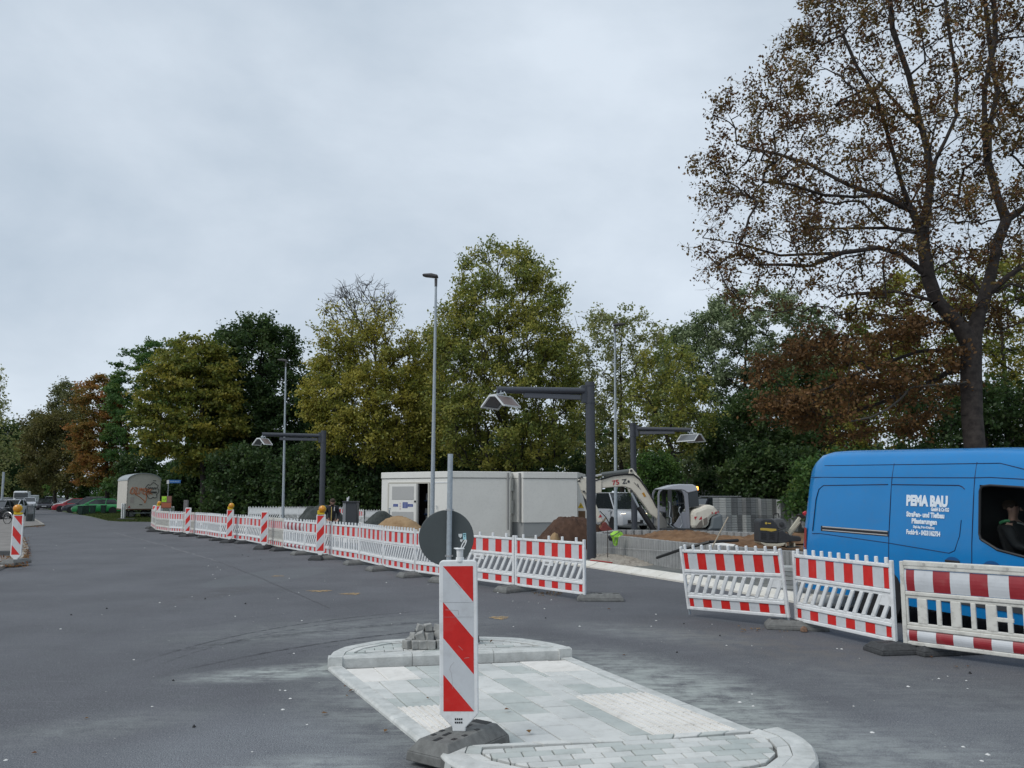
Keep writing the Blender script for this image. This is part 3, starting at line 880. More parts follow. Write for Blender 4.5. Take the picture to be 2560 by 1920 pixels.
# ------------------------------------------------------------------ striped beacons
def striped(name, w, h, z0, y, flip, parent, inset_m=0.0):
    mb = MB()
    bands = []
    k = -2
    per = h / 4
    while k * per < h + per * 2:
        # band number k occupies t in [k, k+1): t=(d-x)/per ; red when k is odd
        x0, x1 = 0, w
        poly = [(0, k * per), (0, (k + 1) * per), (w, (k + 1) * per + per), (w, k * per + per)]
        q = clip(ccw(poly), [(0, 0), (w, 0), (w, h), (0, h)])
        if len(q) >= 3 and abs(area(q)) > 1e-6:
            pts = []
            for x, d in q:
                xx = (x - w / 2) * (-1 if flip else 1); pts.append((xx, y, z0 + h - d))
            mb.add(pts, [tuple(range(len(pts)))], 1 if k % 2 else 0)
        k += 1
    return mb.build(name, [refl_w, red], parent)
def beacon(loc, rz, flip, label, lamp=None, foot_m=None, near=False, adapter=False, tilt=0.0):
    r = empty('striped_beacon', loc, rz, label, 'beacon', 'red and white striped beacons')
    body = MB(); w, h, z0 = 0.13, 1.06, 0.205 + (0.03 if near else 0)
    rr = 0.03
    pts = []
    for cx_, cz_, a0 in ((w - rr + 0.004, z0 + h - rr, 0), (-(w - rr + 0.004), z0 + h - rr, 90)):
        for k in range(5):
            a = R(a0 + 90 * k / 4); pts.append((cx_ + rr * math.cos(a), cz_ + rr * math.sin(a)))
    pts += [(-w - 0.004, z0 + 0.02), (-w + 0.012, z0), (-0.045, z0 - 0.075), (-0.045, z0 - 0.10), (0.045, z0 - 0.10), (0.045, z0 - 0.075), (w - 0.012, z0), (w + 0.004, z0 + 0.02)]
    body.prism(pts, -0.022, 0.022, 'y')
    b = body.build('body', white, r, bevel=0.007 if near else 0.004, seg=2)
    striped('striped_panel', 0.212, 0.985, z0 + 0.035, -0.0235, flip, r)
    striped('striped_panel', 0.212, 0.985, z0 + 0.035, 0.0235, flip, r)
    if near:
        mb = MB()
        for y0 in (-0.0238,):
            for zz in (0.19, 0.212):
                for i in range(4): mb.box(-0.028 + i * 0.014, -0.018 + i * 0.014, y0, y0 + 0.004, zz, zz + 0.012)
        mb.build('vent_slot', black, r)
        MB().box(-0.108, 0.108, -0.0246, -0.0236, 0.24 + 0.765, 0.24 + 0.7665).build('panel_joint', mat('joint_grey', (0.30, 0.31, 0.31), 0.6), r)
        MB().box(-0.108, 0.108, -0.0246, -0.0236, 0.24 + 0.665, 0.24 + 0.6662).build('panel_joint', mat('joint_grey', (0.30, 0.31, 0.31), 0.6), r)
        sc = MB()
        p = [(-0.03, 0.60), (-0.055, 0.575), (-0.062, 0.55), (-0.05, 0.525), (-0.045, 0.48), (-0.043, 0.42)]
        for a_, b_ in zip(p[:-1], p[1:]): sc.cyl((a_[0], -0.0236, a_[1]), (b_[0], -0.0236, b_[1]), 0.0009, n=4)
        for a_, b_ in (((0.0, 0.71), (0.03, 0.68)), ((-0.02, 1.14), (0.02, 1.10)), ((0.04, 0.625), (0.075, 0.63)), ((-0.09, 0.955), (0.0, 0.95)), ((0.0, 0.95), (0.002, 0.92))): sc.cyl((a_[0], -0.0236, a_[1]), (b_[0], -0.0236, b_[1]), 0.0012, n=4)
        sc.build('scratch', mat('scratch_grey', (0.33, 0.31, 0.30), 0.7), r)
    ft = make_foot(None)
    fo = ft.build('base_plate', foot_m or rubber_l, r, bevel=0.005, seg=1)
    fo.rotation_euler.z = R(90) if not near else R(58); fo.scale = (1.0 if not near else 0.84, 1.0, 1.1 if not near else 1.18)
    if near:
        mb = MB(); mb.box(0.255, 0.335, -0.07, 0.07, 0.105, 0.1165)
        for sx, sy in ((-0.27, 0), (-0.20, 0.09), (-0.2, -0.09), (-0.13, 0.02), (-0.08, 0.1), (-0.08, -0.1), (0.08, 0.1), (0.10, -0.09), (0.14, 0.02)):
            l_ = 0.045 if abs(sy) < .05 else 0.022
            mb.box(sx - l_, sx + l_, sy - 0.014, sy + 0.014, 0.1145, 0.1175)
        mb.box(0.346, 0.352, -0.07, 0.07, 0.03, 0.06)
        q = mb.build('socket_recess', black, fo); q['kind'] = 'stuff'
    if adapter:
        a = MB(); a.cyl((0.012, 0, z0 + h - 0.01), (0.012, 0, z0 + h + 0.02), 0.031, 0.028, 14); a.cyl((0.012, 0, z0 + h + 0.02), (0.012, 0, z0 + h + 0.075), 0.023, 0.024, 14); a.cyl((0.012, 0, z0 + h + 0.075), (0.012, 0, z0 + h + 0.083), 0.034, 0.032, 14)
        o = a.build('lamp_adapter', white, r, bevel=0.002, smooth=True)
        hd = MB(); pp = []
        for k in range(13):
            t = 2 * PI * k / 12; pp.append((0.040 + 0.024 * math.cos(t) * 0.62 + 0.012 * math.sin(t), 0.0, z0 + h + 0.108 + 0.030 * math.sin(t) + 0.010 * math.cos(t)))
        hd.tube(pp, 0.004, 6); hd.build('handle_loop', white, o)
        MB().box(-0.03, -0.0, -0.008, 0.008, z0 + h + 0.078, z0 + h + 0.086).build('clip', white, o)
    if lamp:
        lr = MB(); lr.box(-0.10, -0.02, -0.05, 0.05, z0 + h - 0.01, z0 + h + 0.11); lr.box(-0.10, 0.09, -0.045, 0.045, z0 + h - 0.012, z0 + h + 0.045)
        yl = mat('lamp_yellow', (0.62, 0.42, 0.01), 0.45)
        am = mat('lamp_amber', (0.62, 0.25, 0.008), 0.25, spec=0.7, var=0.12, vscale=40)
        lo = lr.build('lamp_housing', yl, r, bevel=0.008)
        for yy in (-1, 1):
            ln = MB(); ln.lathe([(0.098, 0.0), (0.096, 0.02 * yy), (0.075, 0.045 * yy), (0.03, 0.058 * yy), (0.001, 0.06 * yy)], 20, (0.03 * lamp, 0.025 * yy, z0 + h + 0.145), 'y')
            ln.build('lens', am, r, smooth=True)
        MB().lathe([(0.103, -0.025), (0.103, 0.025)], 20, (0.03 * lamp, 0, z0 + h + 0.145), 'y').build('lens_ring', yl, r)
    r.rotation_euler.y = tilt
    return r
bp = Z(1150, 1700, 5.50)
beacon((bp.x, 5.50, 0.036), R(-3), False, 'large red and white beacon without lamp standing on the traffic island in the foreground', near=True, adapter=True, tilt=R(-0.8))
lb_ = Z(39, 1400, 19.9)
beacon((lb_.x, 19.9, 0.05), R(3), False, 'beacon with amber lamp on the pavement edge at the far left', lamp=-1)
for px, Y, lampd, lbl in ((801, 22.0, 1, 'beacon with amber lamp in the row, nearest to the man in black'), (659.5, 26.3, 0, 'beacon without lamp in the middle of the row'), (572.7, 29.9, 1, 'second beacon with amber lamp, left of the thin lamp post'), (467, 34.4, 0, 'far beacon without lamp below the grey wooden post')):
    p = Z(px, 1370, Y); beacon((p.x, Y, 0), R(-8), True, lbl, lamp=lampd or None, foot_m=rubber)
p = Z(394, 1330, 41.5); beacon((p.x, p.y, 0), R(-20), True, 'farthest beacon with amber lamp at the left corner of the row', lamp=1, foot_m=rubber)
p = Z(383.5, 1330, 42.6); beacon((p.x, p.y, 0), R(-30), True, 'beacon without lamp right behind the farthest lamped beacon', foot_m=rubber)

# ------------------------------------------------------------------ round sign seen from behind, on its tube
sg = empty('traffic_sign', (0, 0, 0), 0, 'grey back of a round road sign on a steel tube on the island', 'road sign')
sb = Z(1119, 1600, 8.75); st_ = Z(1126, 1135, 8.75)
dirp = (Vector((st_.x, 8.75, st_.z)) - Vector((sb.x, 8.75, 0.12)))
MB().cyl((sb.x, 8.75, 0.12), (st_.x, 8.75, st_.z), 0.030, 0.030, 16).build('pole', galv, sg, smooth=True)
dc = Z(1115.6, 1344.5, 8.79)
sgb = mat('sign_back_grey', (0.055, 0.066, 0.068), 0.55, var=0.10, vscale=3)
dk = MB(); dk.lathe([(0.306, 0.0), (0.312, 0.004), (0.312, 0.016), (0.306, 0.02)], 48, (dc.x, 8.79, dc.z), 'y'); dk.build('disc', sgb, sg)
MB().lathe([(0.300, 0.0), (0.300, 0.002)], 48, (dc.x, 8.811, dc.z), 'y').build('sign_face', mat('sign_blue', (0.01, 0.08, 0.35), 0.4), sg)
cl = MB(); px_ = sb.x + (st_.x - sb.x) * 0.86
def pole_x(z): return sb.x + (st_.x - sb.x) * (z - 0.12) / (st_.z - 0.12)
for zz in (dc.z + 0.315, dc.z - 0.2):
    cl.lathe([(0.034, zz - 0.012), (0.034, zz + 0.012)], 16, (pole_x(zz), 8.75, 0)); cl.box(pole_x(zz) - 0.045, pole_x(zz) + 0.045, 8.765, 8.795, zz - 0.01, zz + 0.01)
cl.build('clamp', chrome, sg)
# stickers on the back of the sign
def px_poly(l, Y): return [(Z(x, y, Y).x, Z(x, y, Y).z) for x, y in l]
c3 = lambda x, y: (900 + x / 3.456, 1100 + y / 3.456)
stw = mat('sticker_white', (0.62, 0.64, 0.64), 0.5); stb = mat('sticker_blue', (0.35, 0.60, 0.66), 0.5); std = mat('sticker_print', (0.05, 0.14, 0.17), 0.5); stc = mat('sticker_cream', (0.50, 0.47, 0.40), 0.5)
MB().prism(px_poly([c3(850, 812), c3(882, 810), c3(882, 832), c3(868, 848), c3(853, 834)], 8.787), 8.786, 8.7885, 'y').build('sticker', stw, sg)
MB().prism(px_poly([c3(888, 806), c3(916, 804), c3(919, 862), c3(890, 862)], 8.787), 8.786, 8.7885, 'y').build('sticker', stb, sg)
MB().prism(px_poly([c3(893, 813), c3(912, 811), c3(912, 822), c3(893, 824)], 8.785), 8.785, 8.7859, 'y').prism(px_poly([c3(898, 828), c3(910, 828), c3(904, 842)], 8.785), 8.785, 8.7859, 'y').build('sticker_print', std, sg)
MB().prism(px_poly([c3(864, 860), c3(888, 858), c3(886, 872), c3(876, 884), c3(866, 874)], 8.787), 8.786, 8.7885, 'y').build('sticker', stw, sg)
MB().prism(px_poly([c3(897, 865), c3(922, 865), c3(922, 888), c3(895, 888)], 8.787), 8.786, 8.7885, 'y').build('sticker', stc, sg)
MB().prism(px_poly([c3(900, 870), c3(906, 868), c3(908, 884), c3(902, 884)], 8.785), 8.785, 8.7859, 'y').prism(px_poly([c3(911, 870), c3(919, 870), c3(917, 882)], 8.785), 8.785, 8.7859, 'y').build('sticker_print', std, sg)
f_ = make_foot(None).build('base_plate', rubber, None); tag(f_, 'dark rubber plate under the tube of the round sign', 'base plate', 'rubber base plates under the barriers')
f_.name = 'barrier_foot'; f_.location = (sb.x - 0.05, 8.92, 0.125); f_.rotation_euler = (0, R(-3), R(20)); f_.scale = (0.9, 1, 1.5)
# heap of old cubes at the tube foot
cob = mat('cobble_grey', (0.22, 0.22, 0.21), 0.9, col2=(0.38, 0.38, 0.36), vscale=9, bump=0.4, bscale=40)
cb_px = [(1018, 1624, 0), (1039, 1626, 0), (1058, 1624, 0), (1080, 1620, 0), (1100, 1624, 0), (1118, 1618, 0), (1032, 1612, 1), (1052, 1610, 1), (1070, 1608, 1), (1098, 1604, 1), (1042, 1596, 2), (1066, 1594, 2), (1088, 1592, 2), (1112, 1590, 2), (1024, 1610, 0.4), (1128, 1612, 1)]
ordn = ['leftmost', 'second', 'third', 'fourth', 'fifth', 'sixth', 'seventh', 'eighth']
cobl = ['grey cube, %s from the left in the bottom row of the loose heap' % ordn[i] for i in range(6)] + ['grey cube, %s from the left in the middle row of the heap' % ordn[i] for i in range(4)] + ['grey cube, %s from the left on top of the loose heap' % ordn[i] for i in range(4)] + ['grey cube lying loose at the left flank of the heap', 'grey cube half behind the beacon at the right of the heap']
cn = 0
for x, y, l in cb_px:
    base = Vector((Z(x, y, 8.6).x, 8.62 + 0.07 * l + random.uniform(-.05, .05), 0.124 + 0.076 * l))
    s_ = random.uniform(0.042, 0.052)
    b_ = MB(); n8 = [(sx, sy, sz) for sz in (0, 1) for sx, sy in ((-1, -1), (1, -1), (1, 1), (-1, 1))]
    b_.add([(sx * s_ * random.uniform(.82, 1.05), sy * s_ * random.uniform(.82, 1.05), (sz * 2 * s_) * random.uniform(.88, 1.04) if sz else 0) for sx, sy, sz in n8], [(0, 3, 2, 1), (4, 5, 6, 7), (0, 1, 5, 4), (1, 2, 6, 5), (2, 3, 7, 6), (3, 0, 4, 7)])
    o = b_.build('cobblestone', cob, bevel=0.006, seg=2)
    o.location = base; o.rotation_euler = (random.uniform(-.35, .35) * (l > 0), random.uniform(-.35, .35) * (l > 0), random.uniform(0, 1.5))
    tag(o, cobl[cn], 'paving stone', 'loose paving cubes heaped at the sign foot'); cn += 1

# ------------------------------------------------------------------ anthracite posts with arms and gabled lamps
def gable_post(x, y, arm_to, z_arm, label, lum_w=0.55, lab_side=-1):
    r = empty('station_post', (x, y, 0), 0, label, 'post', 'anthracite posts with an arm and a gabled lamp')
    H = 5.08
    m = MB(); m.cyl((0, 0, 0), (0, 0, H), 0.135, 0.135, 24); m.build('mast', anth, r, smooth=True)
    c = MB(); c.lathe([(0.148, H - 0.62), (0.148, H - 0.58)], 24).lathe([(0.148, H - 0.12), (0.148, H - 0.08)], 24).build('collar', anth, r)
    v = Vector((arm_to[0] - x, arm_to[1] - y, 0)); L_ = v.length; u = v.normalized()
    bk = MB(); p = u * 0.135; bk.M = Matrix.Translation((0, 0, 0)) @ Matrix.Rotation(math.atan2(u.y, u.x), 4, 'Z')
    bk.box(0.10, 0.26, -0.06, 0.06, H - 0.62, H - 0.10); bk.build('bracket', anth, r, bevel=0.01)
    a = MB(); a.M = bk.M; a.cyl((0.2, 0, H - 0.27), (L_, 0, z_arm), 0.098, 0.098, 20); a.build('arm', anth, r, smooth=True)
    un = MB(); un.M = bk.M; un.box(0.3, L_ * 0.72, -0.05, 0.05, H - 0.53, H - 0.39); un.build('cable_duct', mat('duct_grey', (0.085, 0.09, 0.105), 0.5), r, bevel=0.01)
    MB().box(-0.14, -0.12, -0.03, 0.03, H - 1.2, H - 0.65).build('service_slot', black, r)
    return r, bk.M, L_
def gable_lamp(loc, rz, label, w=0.40, d=0.66):
    r = empty('gabled_lamp', loc, rz, label, 'lamp', 'gable shaped lamps hanging from the anthracite posts')
    wf = mat('lamp_frame_white', (0.66, 0.68, 0.68), 0.4); pn = mat('lamp_panel_grey', (0.16, 0.17, 0.18), 0.25, 0.3); pb = mat('lamp_panel_brown', (0.17, 0.13, 0.12), 0.35)
    fr = MB(); dz = 0.30; ap = 0.10
    t = 0.03
    prof = [(-w, -dz), (-ap, 0), (ap, 0), (w, -dz)]
    for y in (-d / 2, d / 2):
        for a_, b_ in zip(prof[:-1], prof[1:]):
            fr.prism([a_, b_, (b_[0], b_[1] - 0.055), (a_[0], a_[1] - 0.055)], y - 0.03, y + 0.03, 'y')
    for x, z in ((-w, -dz), (w, -dz), (-ap, 0), (ap, 0)): fr.box(x - 0.03, x + 0.03, -d / 2, d / 2, z - 0.045, z - 0.005)
    fr.build('lamp_frame', wf, r)
    for s_, mm in ((-1, pn), (1, pb)):
        MB().add([(s_ * w, -d / 2, -dz - 0.02), (s_ * w, d / 2, -dz - 0.02), (s_ * ap, d / 2, -0.02), (s_ * ap, -d / 2, -0.02), (s_ * w, -d / 2, -dz), (s_ * w, d / 2, -dz), (s_ * ap, d / 2, 0.0), (s_ * ap, -d / 2, 0.0)],
                 [(0, 1, 2, 3), (7, 6, 5, 4), (0, 4, 5, 1), (2, 6, 7, 3), (1, 5, 6, 2), (3, 7, 4, 0)]).build('lamp_panel', mm, r)
    hg = MB(); hg.cyl((0, 0, 0), (0, 0, 0.16), 0.02, n=8); hg.cyl((-0.1, 0, 0.06), (0.1, 0, 0.06), 0.03, n=8)
    pp = [(-0.16 + 0.32 * k / 8, 0.05, 0.05 + 0.06 * math.sin(k * 1.3)) for k in range(9)]; hg.tube(pp, 0.014, 6)
    hg.build('hanger', galv, r)
    return r
P1 = Vector((2.27, 22.2)); E1 = Z(1243, 975, 21.4)
gable_post(P1.x, P1.y, (E1.x, 21.4), E1.z, 'big anthracite post with long arm, behind the right end of the left barrier row')
l1 = Z(1252, 990, 21.4); gable_lamp((l1.x, 21.35, l1.z), R(-38), 'gabled lamp under the nearest arm, above the white container', 0.40, 0.72)
P2 = Z(1586, 1300, 34.8); E2 = Z(1728, 1075, 34.2)
gable_post(P2.x, 34.8, (E2.x, 34.2), E2.z, 'anthracite post behind the excavator boom with its arm to the right')
l2 = Z(1726, 1086, 34.2); gable_lamp((l2.x, 34.1, l2.z), R(42), 'gabled lamp over the excavator cab', 0.42, 0.9)
P3 = Z(804, 1285, 38.9); E3 = Z(655, 1086, 38.0)
gable_post(P3.x, 38.9, (E3.x, 38.0), E3.z, 'farthest anthracite post, in front of the dark trees left of the container')
l3 = Z(658, 1096, 38.0); gable_lamp((l3.x, 37.9, l3.z), R(-30), 'small gabled lamp farthest to the left before the dark trees', 0.42, 0.5)

def street_lamp(x, y, H, side, label, lean=0.0):
    r = empty('street_lamp', (x, y, 0), 0, label, 'street lamp', 'tall galvanised street lamps')
    m = MB(); m.cyl((0, 0, 0), (lean, 0, H - 0.35), 0.078, 0.038, 14); m.build('pole', galv, r, smooth=True)
    dkm = mat('lamp_head_dark', (0.07, 0.065, 0.065), 0.5)
    MB().cyl((lean, 0, H - 0.36), (lean, 0, H - 0.1), 0.045, 0.05, 12).build('neck', dkm, r)
    hd = MB(); pr = [(0.08, -0.05), (0.0, -0.06), (-0.35, -0.075 + 0.055), (-0.46, 0.02), (-0.40, 0.055), (-0.15, 0.07), (0.06, 0.02)]
    hd.M = Matrix.Translation((lean, 0, H)) @ Matrix.Diagonal((side * -1.0 * -1, 1, 1, 1))
    hd.prism([(a * -side * -1, b) if side < 0 else (-a, b) for a, b in pr], -0.13, 0.13, 'y')
    hd.M = Matrix.Translation((lean, 0, H))
    hd.v = []; hd.f = []; hd.m = []
    hd.prism([(a * (1 if side < 0 else -1), b) for a, b in pr], -0.13, 0.13, 'y')
    hd.build('lamp_head', dkm, r, bevel=0.03, seg=2)
    return r
L1 = Z(1080, 1300, 25.0); t1 = Z(1090, 690, 25.0); street_lamp(L1.x, 25.0, t1.z, -1, 'tallest grey street lamp, in front of the white container', t1.x - L1.x)
L2 = Z(708, 1290, 41.0); t2 = Z(715, 901, 41.0); street_lamp(L2.x, 41.0, t2.z, -1, 'grey street lamp in front of the dark trees on the left', t2.x - L2.x)
L3 = Z(1539, 1300, 32.4); t3 = Z(1537, 812, 32.4); street_lamp(L3.x, 32.4, t3.z, 1, 'grey street lamp behind the excavator boom', t3.x - L3.x)
# ------------------------------------------------------------------ white containers
cream = mat('container_cream', (0.72, 0.71, 0.67), 0.55, var=0.03, vscale=1.2, dirt=0.15)
creamd = mat('container_seam', (0.16, 0.16, 0.155), 0.6)
greyp = mat('grey_plaster', (0.30, 0.31, 0.31), 0.8)
def face_wall(mb, a, b, z0, z1, holes=()):
    """outer wall between ground points a,b with one rectangular hole given by fractions"""
    mb.add([(a.x, a.y, z0), (b.x, b.y, z0), (b.x, b.y, z1), (a.x, a.y, z1)], [(0, 1, 2, 3)])
ct = empty('site_container', (0, 0, 0), 0, 'cream cabin with an open door, left one of the two joined cabins', 'container')
CL = Z(953, 1300, 35.6).xy; CC = Z(1127, 1300, 33.6).xy; CR = Z(1275, 1300, 34.3).xy
BL = CL + Vector((1.2, 3.4)); BR = CR + Vector((0.6, 3.2))
HT = Z(1127, 1178, 33.6).z
uL = (CC - CL).normalized(); LL = (CC - CL).length
nL = Vector((uL.y, -uL.x)); nL = nL if nL.y < 0 else -nL
def onL(px):  # distance along the left face for an image column
    r_ = (px - CX) / F_PX; best = None
    lo, hi = 0.0, LL
    for _ in range(40):
        m_ = (lo + hi) / 2; p = CL + uL * m_
        if p.x / p.y < r_ / 1.0: lo = m_
        else: hi = m_
    return lo
d0, d1 = onL(900 + 255 / 3.456), onL(900 + 602 / 3.456)
dm = onL(900 + 500 / 3.456)
zt = Z(990, 1100 + 368 / 3.456, 35).z
w = MB()
def quadL(s0, s1, z0, z1, off=0.0, mb=w):
    a = CL + uL * s0 + nL * off; b = CL + uL * s1 + nL * off
    mb.add([(a.x, a.y, z0), (b.x, b.y, z0), (b.x, b.y, z1), (a.x, a.y, z1)], [(0, 1, 2, 3)])
quadL(0, d0, 0, HT - 0.28); quadL(d1, LL, 0, HT - 0.28); quadL(d0, d1, zt, HT - 0.28)
quadL(d0, d1, 0.0, 0.25)
face_wall(w, CC, CR, 0, HT - 0.28); face_wall(w, CR, BR, 0, HT - 0.28); face_wall(w, BR, BL, 0, HT - 0.28); face_wall(w, BL, CL, 0, HT - 0.28)
w.build('wall', cream, ct)
o_ = 0.035
rf = MB(); rf.prism(ccw([tuple(CL + Vector((-o_, -o_))), tuple(CC + Vector((0, -o_))), tuple(CR + Vector((0, -o_))), tuple(BR), tuple(BL)]), HT - 0.28, HT); rf.build('roof_fascia', cream, ct, bevel=0.015)
sm = MB(); quadL(0.0, LL, HT - 0.30, HT - 0.283, 0.012, sm); a, b = CC, CR; nR = Vector(((b - a).y, -(b - a).x)).normalized(); nR = nR if nR.y < 0 else -nR
sm.add([(a.x, a.y - .012, HT - .30), (b.x, b.y - .012, HT - .30), (b.x, b.y - .012, HT - .283), (a.x, a.y - .012, HT - .283)], [(0, 1, 2, 3)])
sm.build('seam', creamd, ct)
# interior
inn_ = MB()
dv = Vector((0.33, 0.94)) * 1.6
i0 = CL + uL * d0; i1 = CL + uL * d1
for p, q in ((i0, i0 + dv), (i0 + dv, i1 + dv), (i1 + dv, i1)):
    inn_.add([(p.x, p.y, 0.25), (q.x, q.y, 0.25), (q.x, q.y, zt), (p.x, p.y, zt)], [(0, 1, 2, 3)])
inn_.add([(i0.x, i0.y, zt), (i1.x, i1.y, zt), ((i1 + dv).x, (i1 + dv).y, zt), ((i0 + dv).x, (i0 + dv).y, zt)], [(0, 1, 2, 3)])
inn_.add([(i0.x, i0.y, .25), (i1.x, i1.y, .25), ((i1 + dv).x, (i1 + dv).y, .25), ((i0 + dv).x, (i0 + dv).y, .25)], [(0, 1, 2, 3)])
inn_.build('interior', mat('interior_dark', (0.045, 0.038, 0.036), 0.8), ct)
# shelves with equipment inside
eq = MB(); base = CL + uL * (dm + 0.12) + Vector((0.3, 0.9)) * 0.5
rot = Matrix.Translation((base.x, base.y, 0)) @ Matrix.Rotation(math.atan2(uL.y, uL.x), 4, 'Z')
eq.M = rot; eq.box(0, 0.75, 0, 0.5, 0.95, 1.0); eq.box(0, 0.75, 0, 0.5, 1.55, 1.58); eq.build('shelf', mat('shelf_blue', (0.05, 0.09, 0.20), 0.5), ct)
it = MB(); it.M = rot
it.box(0.05, 0.35, .02, .3, 1.0, 1.22); it.box(0.4, 0.7, .02, .3, 1.0, 1.13); it.box(0.1, 0.5, .02, .3, 1.59, 1.9); it.box(.1, .6, .02, .3, .62, .9); it.build('equipment', mat('equip_grey', (0.24, 0.25, 0.26), 0.6), ct)
wh = MB(); wh.M = rot; wh.lathe([(0.17, -0.02), (0.17, 0.05)], 16, (0.35, 0, 0.45), 'y'); wh.build('drum', mat('drum_grey', (0.30, 0.31, 0.33), 0.5), ct)
# frame and open door leaf
fr = MB(); fr.M = Matrix.Translation((CL.x, CL.y, 0)) @ Matrix.Rotation(math.atan2(uL.y, uL.x), 4, 'Z')
for s0, s1, z0, z1 in ((d0 - .03, d0 + .04, .2, zt), (d1 - .04, d1 + .03, .2, zt), (d0 + .04, d1 - .04, zt - .05, zt + .02)): fr.box(s0, s1, -0.05, 0.03, z0, z1)
fr.build('door_frame', mat('frame_cream', (0.5, 0.48, 0.42), 0.55), ct)
dr = MB(); dr.M = fr.M
dr.box(d0 + .05, dm, -0.06, -0.015, 0.28, zt - .06); door = dr.build('door', cream, ct, bevel=0.01)
dp = MB(); dp.M = fr.M; wdo = dm - d0 - .05
dp.box(d0 + .05 + wdo * .12, dm - wdo * .10, -0.075, -0.058, 1.62, zt - .17); dp.build('louvre_panel', mat('louvre_grey', (0.40, 0.40, 0.39), 0.6, var=.05, vscale=30), door, bevel=0.008)
dp = MB(); dp.M = fr.M
dp.box(d0 + .05 + wdo * .12, dm - wdo * .10, -0.075, -0.058, 0.5, 1.08); dp.build('louvre_panel', MATS['louvre_grey'], door, bevel=0.008)
dp = MB(); dp.M = fr.M; dp.box(dm + .0, dm + .09, -0.09, 0.01, .28, zt - .06); dp.build('door_edge', mat('edge_grey', (0.36, 0.36, 0.34), .5), ct)
blu = mat('notice_blue', (0.03, 0.06, 0.25), 0.5)
for x0, x1, z0, z1 in ((.17, .34, 1.30, 1.42), (.51, .69, 1.24, 1.50), (.70, .88, 1.30, 1.42)):
    q = MB(); q.M = fr.M; q.box(d0 + .05 + wdo * x0, d0 + .05 + wdo * x1, -.067, -.0605, z0, z1); n_ = q.build('notice', blu, door)
    q = MB(); q.M = fr.M
    k = 3
    for j in range(int((z1 - z0) / .045)): q.box(d0 + .05 + wdo * (x0 + .03), d0 + .05 + wdo * (x1 - .03), -.069, -.0675, z0 + .02 + j * .045, z0 + .03 + j * .045)
    q.build('print_line', mat('print_white', (.5, .52, .6), .5), n_)
for j in range(3):
    q = MB(); q.M = fr.M; q.lathe([(.035, -.067), (.035, -.061)], 12, (d0 + .05 + wdo * .42, 0, 1.20 + .12 * j), 'y'); n_ = q.build('notice', mat('notice_red', (.45, .10, .10), .5), door)
    q = MB(); q.M = fr.M; q.lathe([(.024, -.069), (.024, -.0675)], 12, (d0 + .05 + wdo * .42, 0, 1.20 + .12 * j), 'y'); q.build('notice_print', white, n_)
q = MB(); q.M = fr.M; q.box(dm - .12, dm - .02, -.08, -.06, 1.5, 1.58); q.build('door_handle', black, door)
q = MB(); q.M = fr.M; q.box(d0 + .07, d0 + .16, -.09, -.06, 1.2, 1.24); q.cyl((d0 + .1, -.08, 1.0), (d0 + .1, -.08, 1.15), .03, n=8); q.build('lock', galv, door)
# closed second door seam right of the lamp
q = MB(); q.M = fr.M; s0 = onL(1080); q.box(s0 + .02, LL - .08, -.02, 0.0, zt - .03, zt + .01); q.build('door_drip', white, ct)
q = MB(); q.M = fr.M; q.tube([(s0 + .25, -.03, 1.35), (s0 + .33, -.05, 1.35), (s0 + .33, -.05, 1.2)], .012); q.build('door_handle', galv, ct)
# downpipes between the cabins
dpm = mat('downpipe_grey', (0.25, 0.25, 0.245), 0.5)
p = Z(1270, 1300, 34.2); MB().cyl((p.x, 34.15, 0.3), (p.x, 34.15, HT - .05), .045, n=8).build('downpipe', dpm, ct)
ct2 = empty('site_container', (0, 0, 0), 0, 'cream cabin without a door on a grey plinth, right one of the two joined cabins', 'container')
DL = Z(1276, 1300, 35.0).xy; DC = Z(1308, 1300, 34.1).xy; DR = Z(1443, 1300, 34.8).xy
H2 = Z(1308, 1179.5, 34.1).z
E_ = DR + Vector((0.7, 3.2)); E2_ = DL + Vector((0.8, 2.8))
foot2 = [DL, DC, DR, E_, E2_]
MB().prism(ccw([tuple(x) for x in foot2]), .62, H2 - .28).build('wall', cream, ct2)
MB().prism(ccw(inset(ccw([tuple(x) for x in foot2]), .03)), 0, .62).build('plinth', greyp, ct2)
MB().prism(ccw([tuple(DL + Vector((-.02, -.02))), tuple(DC + Vector((0, -o_))), tuple(DR + Vector((o_, -o_))), tuple(E_), tuple(E2_)]), H2 - .28, H2).build('roof_fascia', cream, ct2, bevel=.015)
MB().add([(DC.x, DC.y - .012, H2 - .30), (DR.x, DR.y - .012, H2 - .30), (DR.x, DR.y - .012, H2 - .283), (DC.x, DC.y - .012, H2 - .283)], [(0, 1, 2, 3)]).build('seam', creamd, ct2)
p = Z(1299, 1300, 34.25); MB().cyl((p.x, 34.2, .62), (p.x, 34.2, H2 - .05), .05, n=8).build('downpipe', dpm, ct2)
for zz in (1.0, 2.0):
    p = Z(1281, 1300, 34.7); MB().box(p.x - .05, p.x + .05, 34.6, 34.72, zz, zz + .55).build('vent', mat('vent_grey', (.4, .4, .38), .6), ct2)
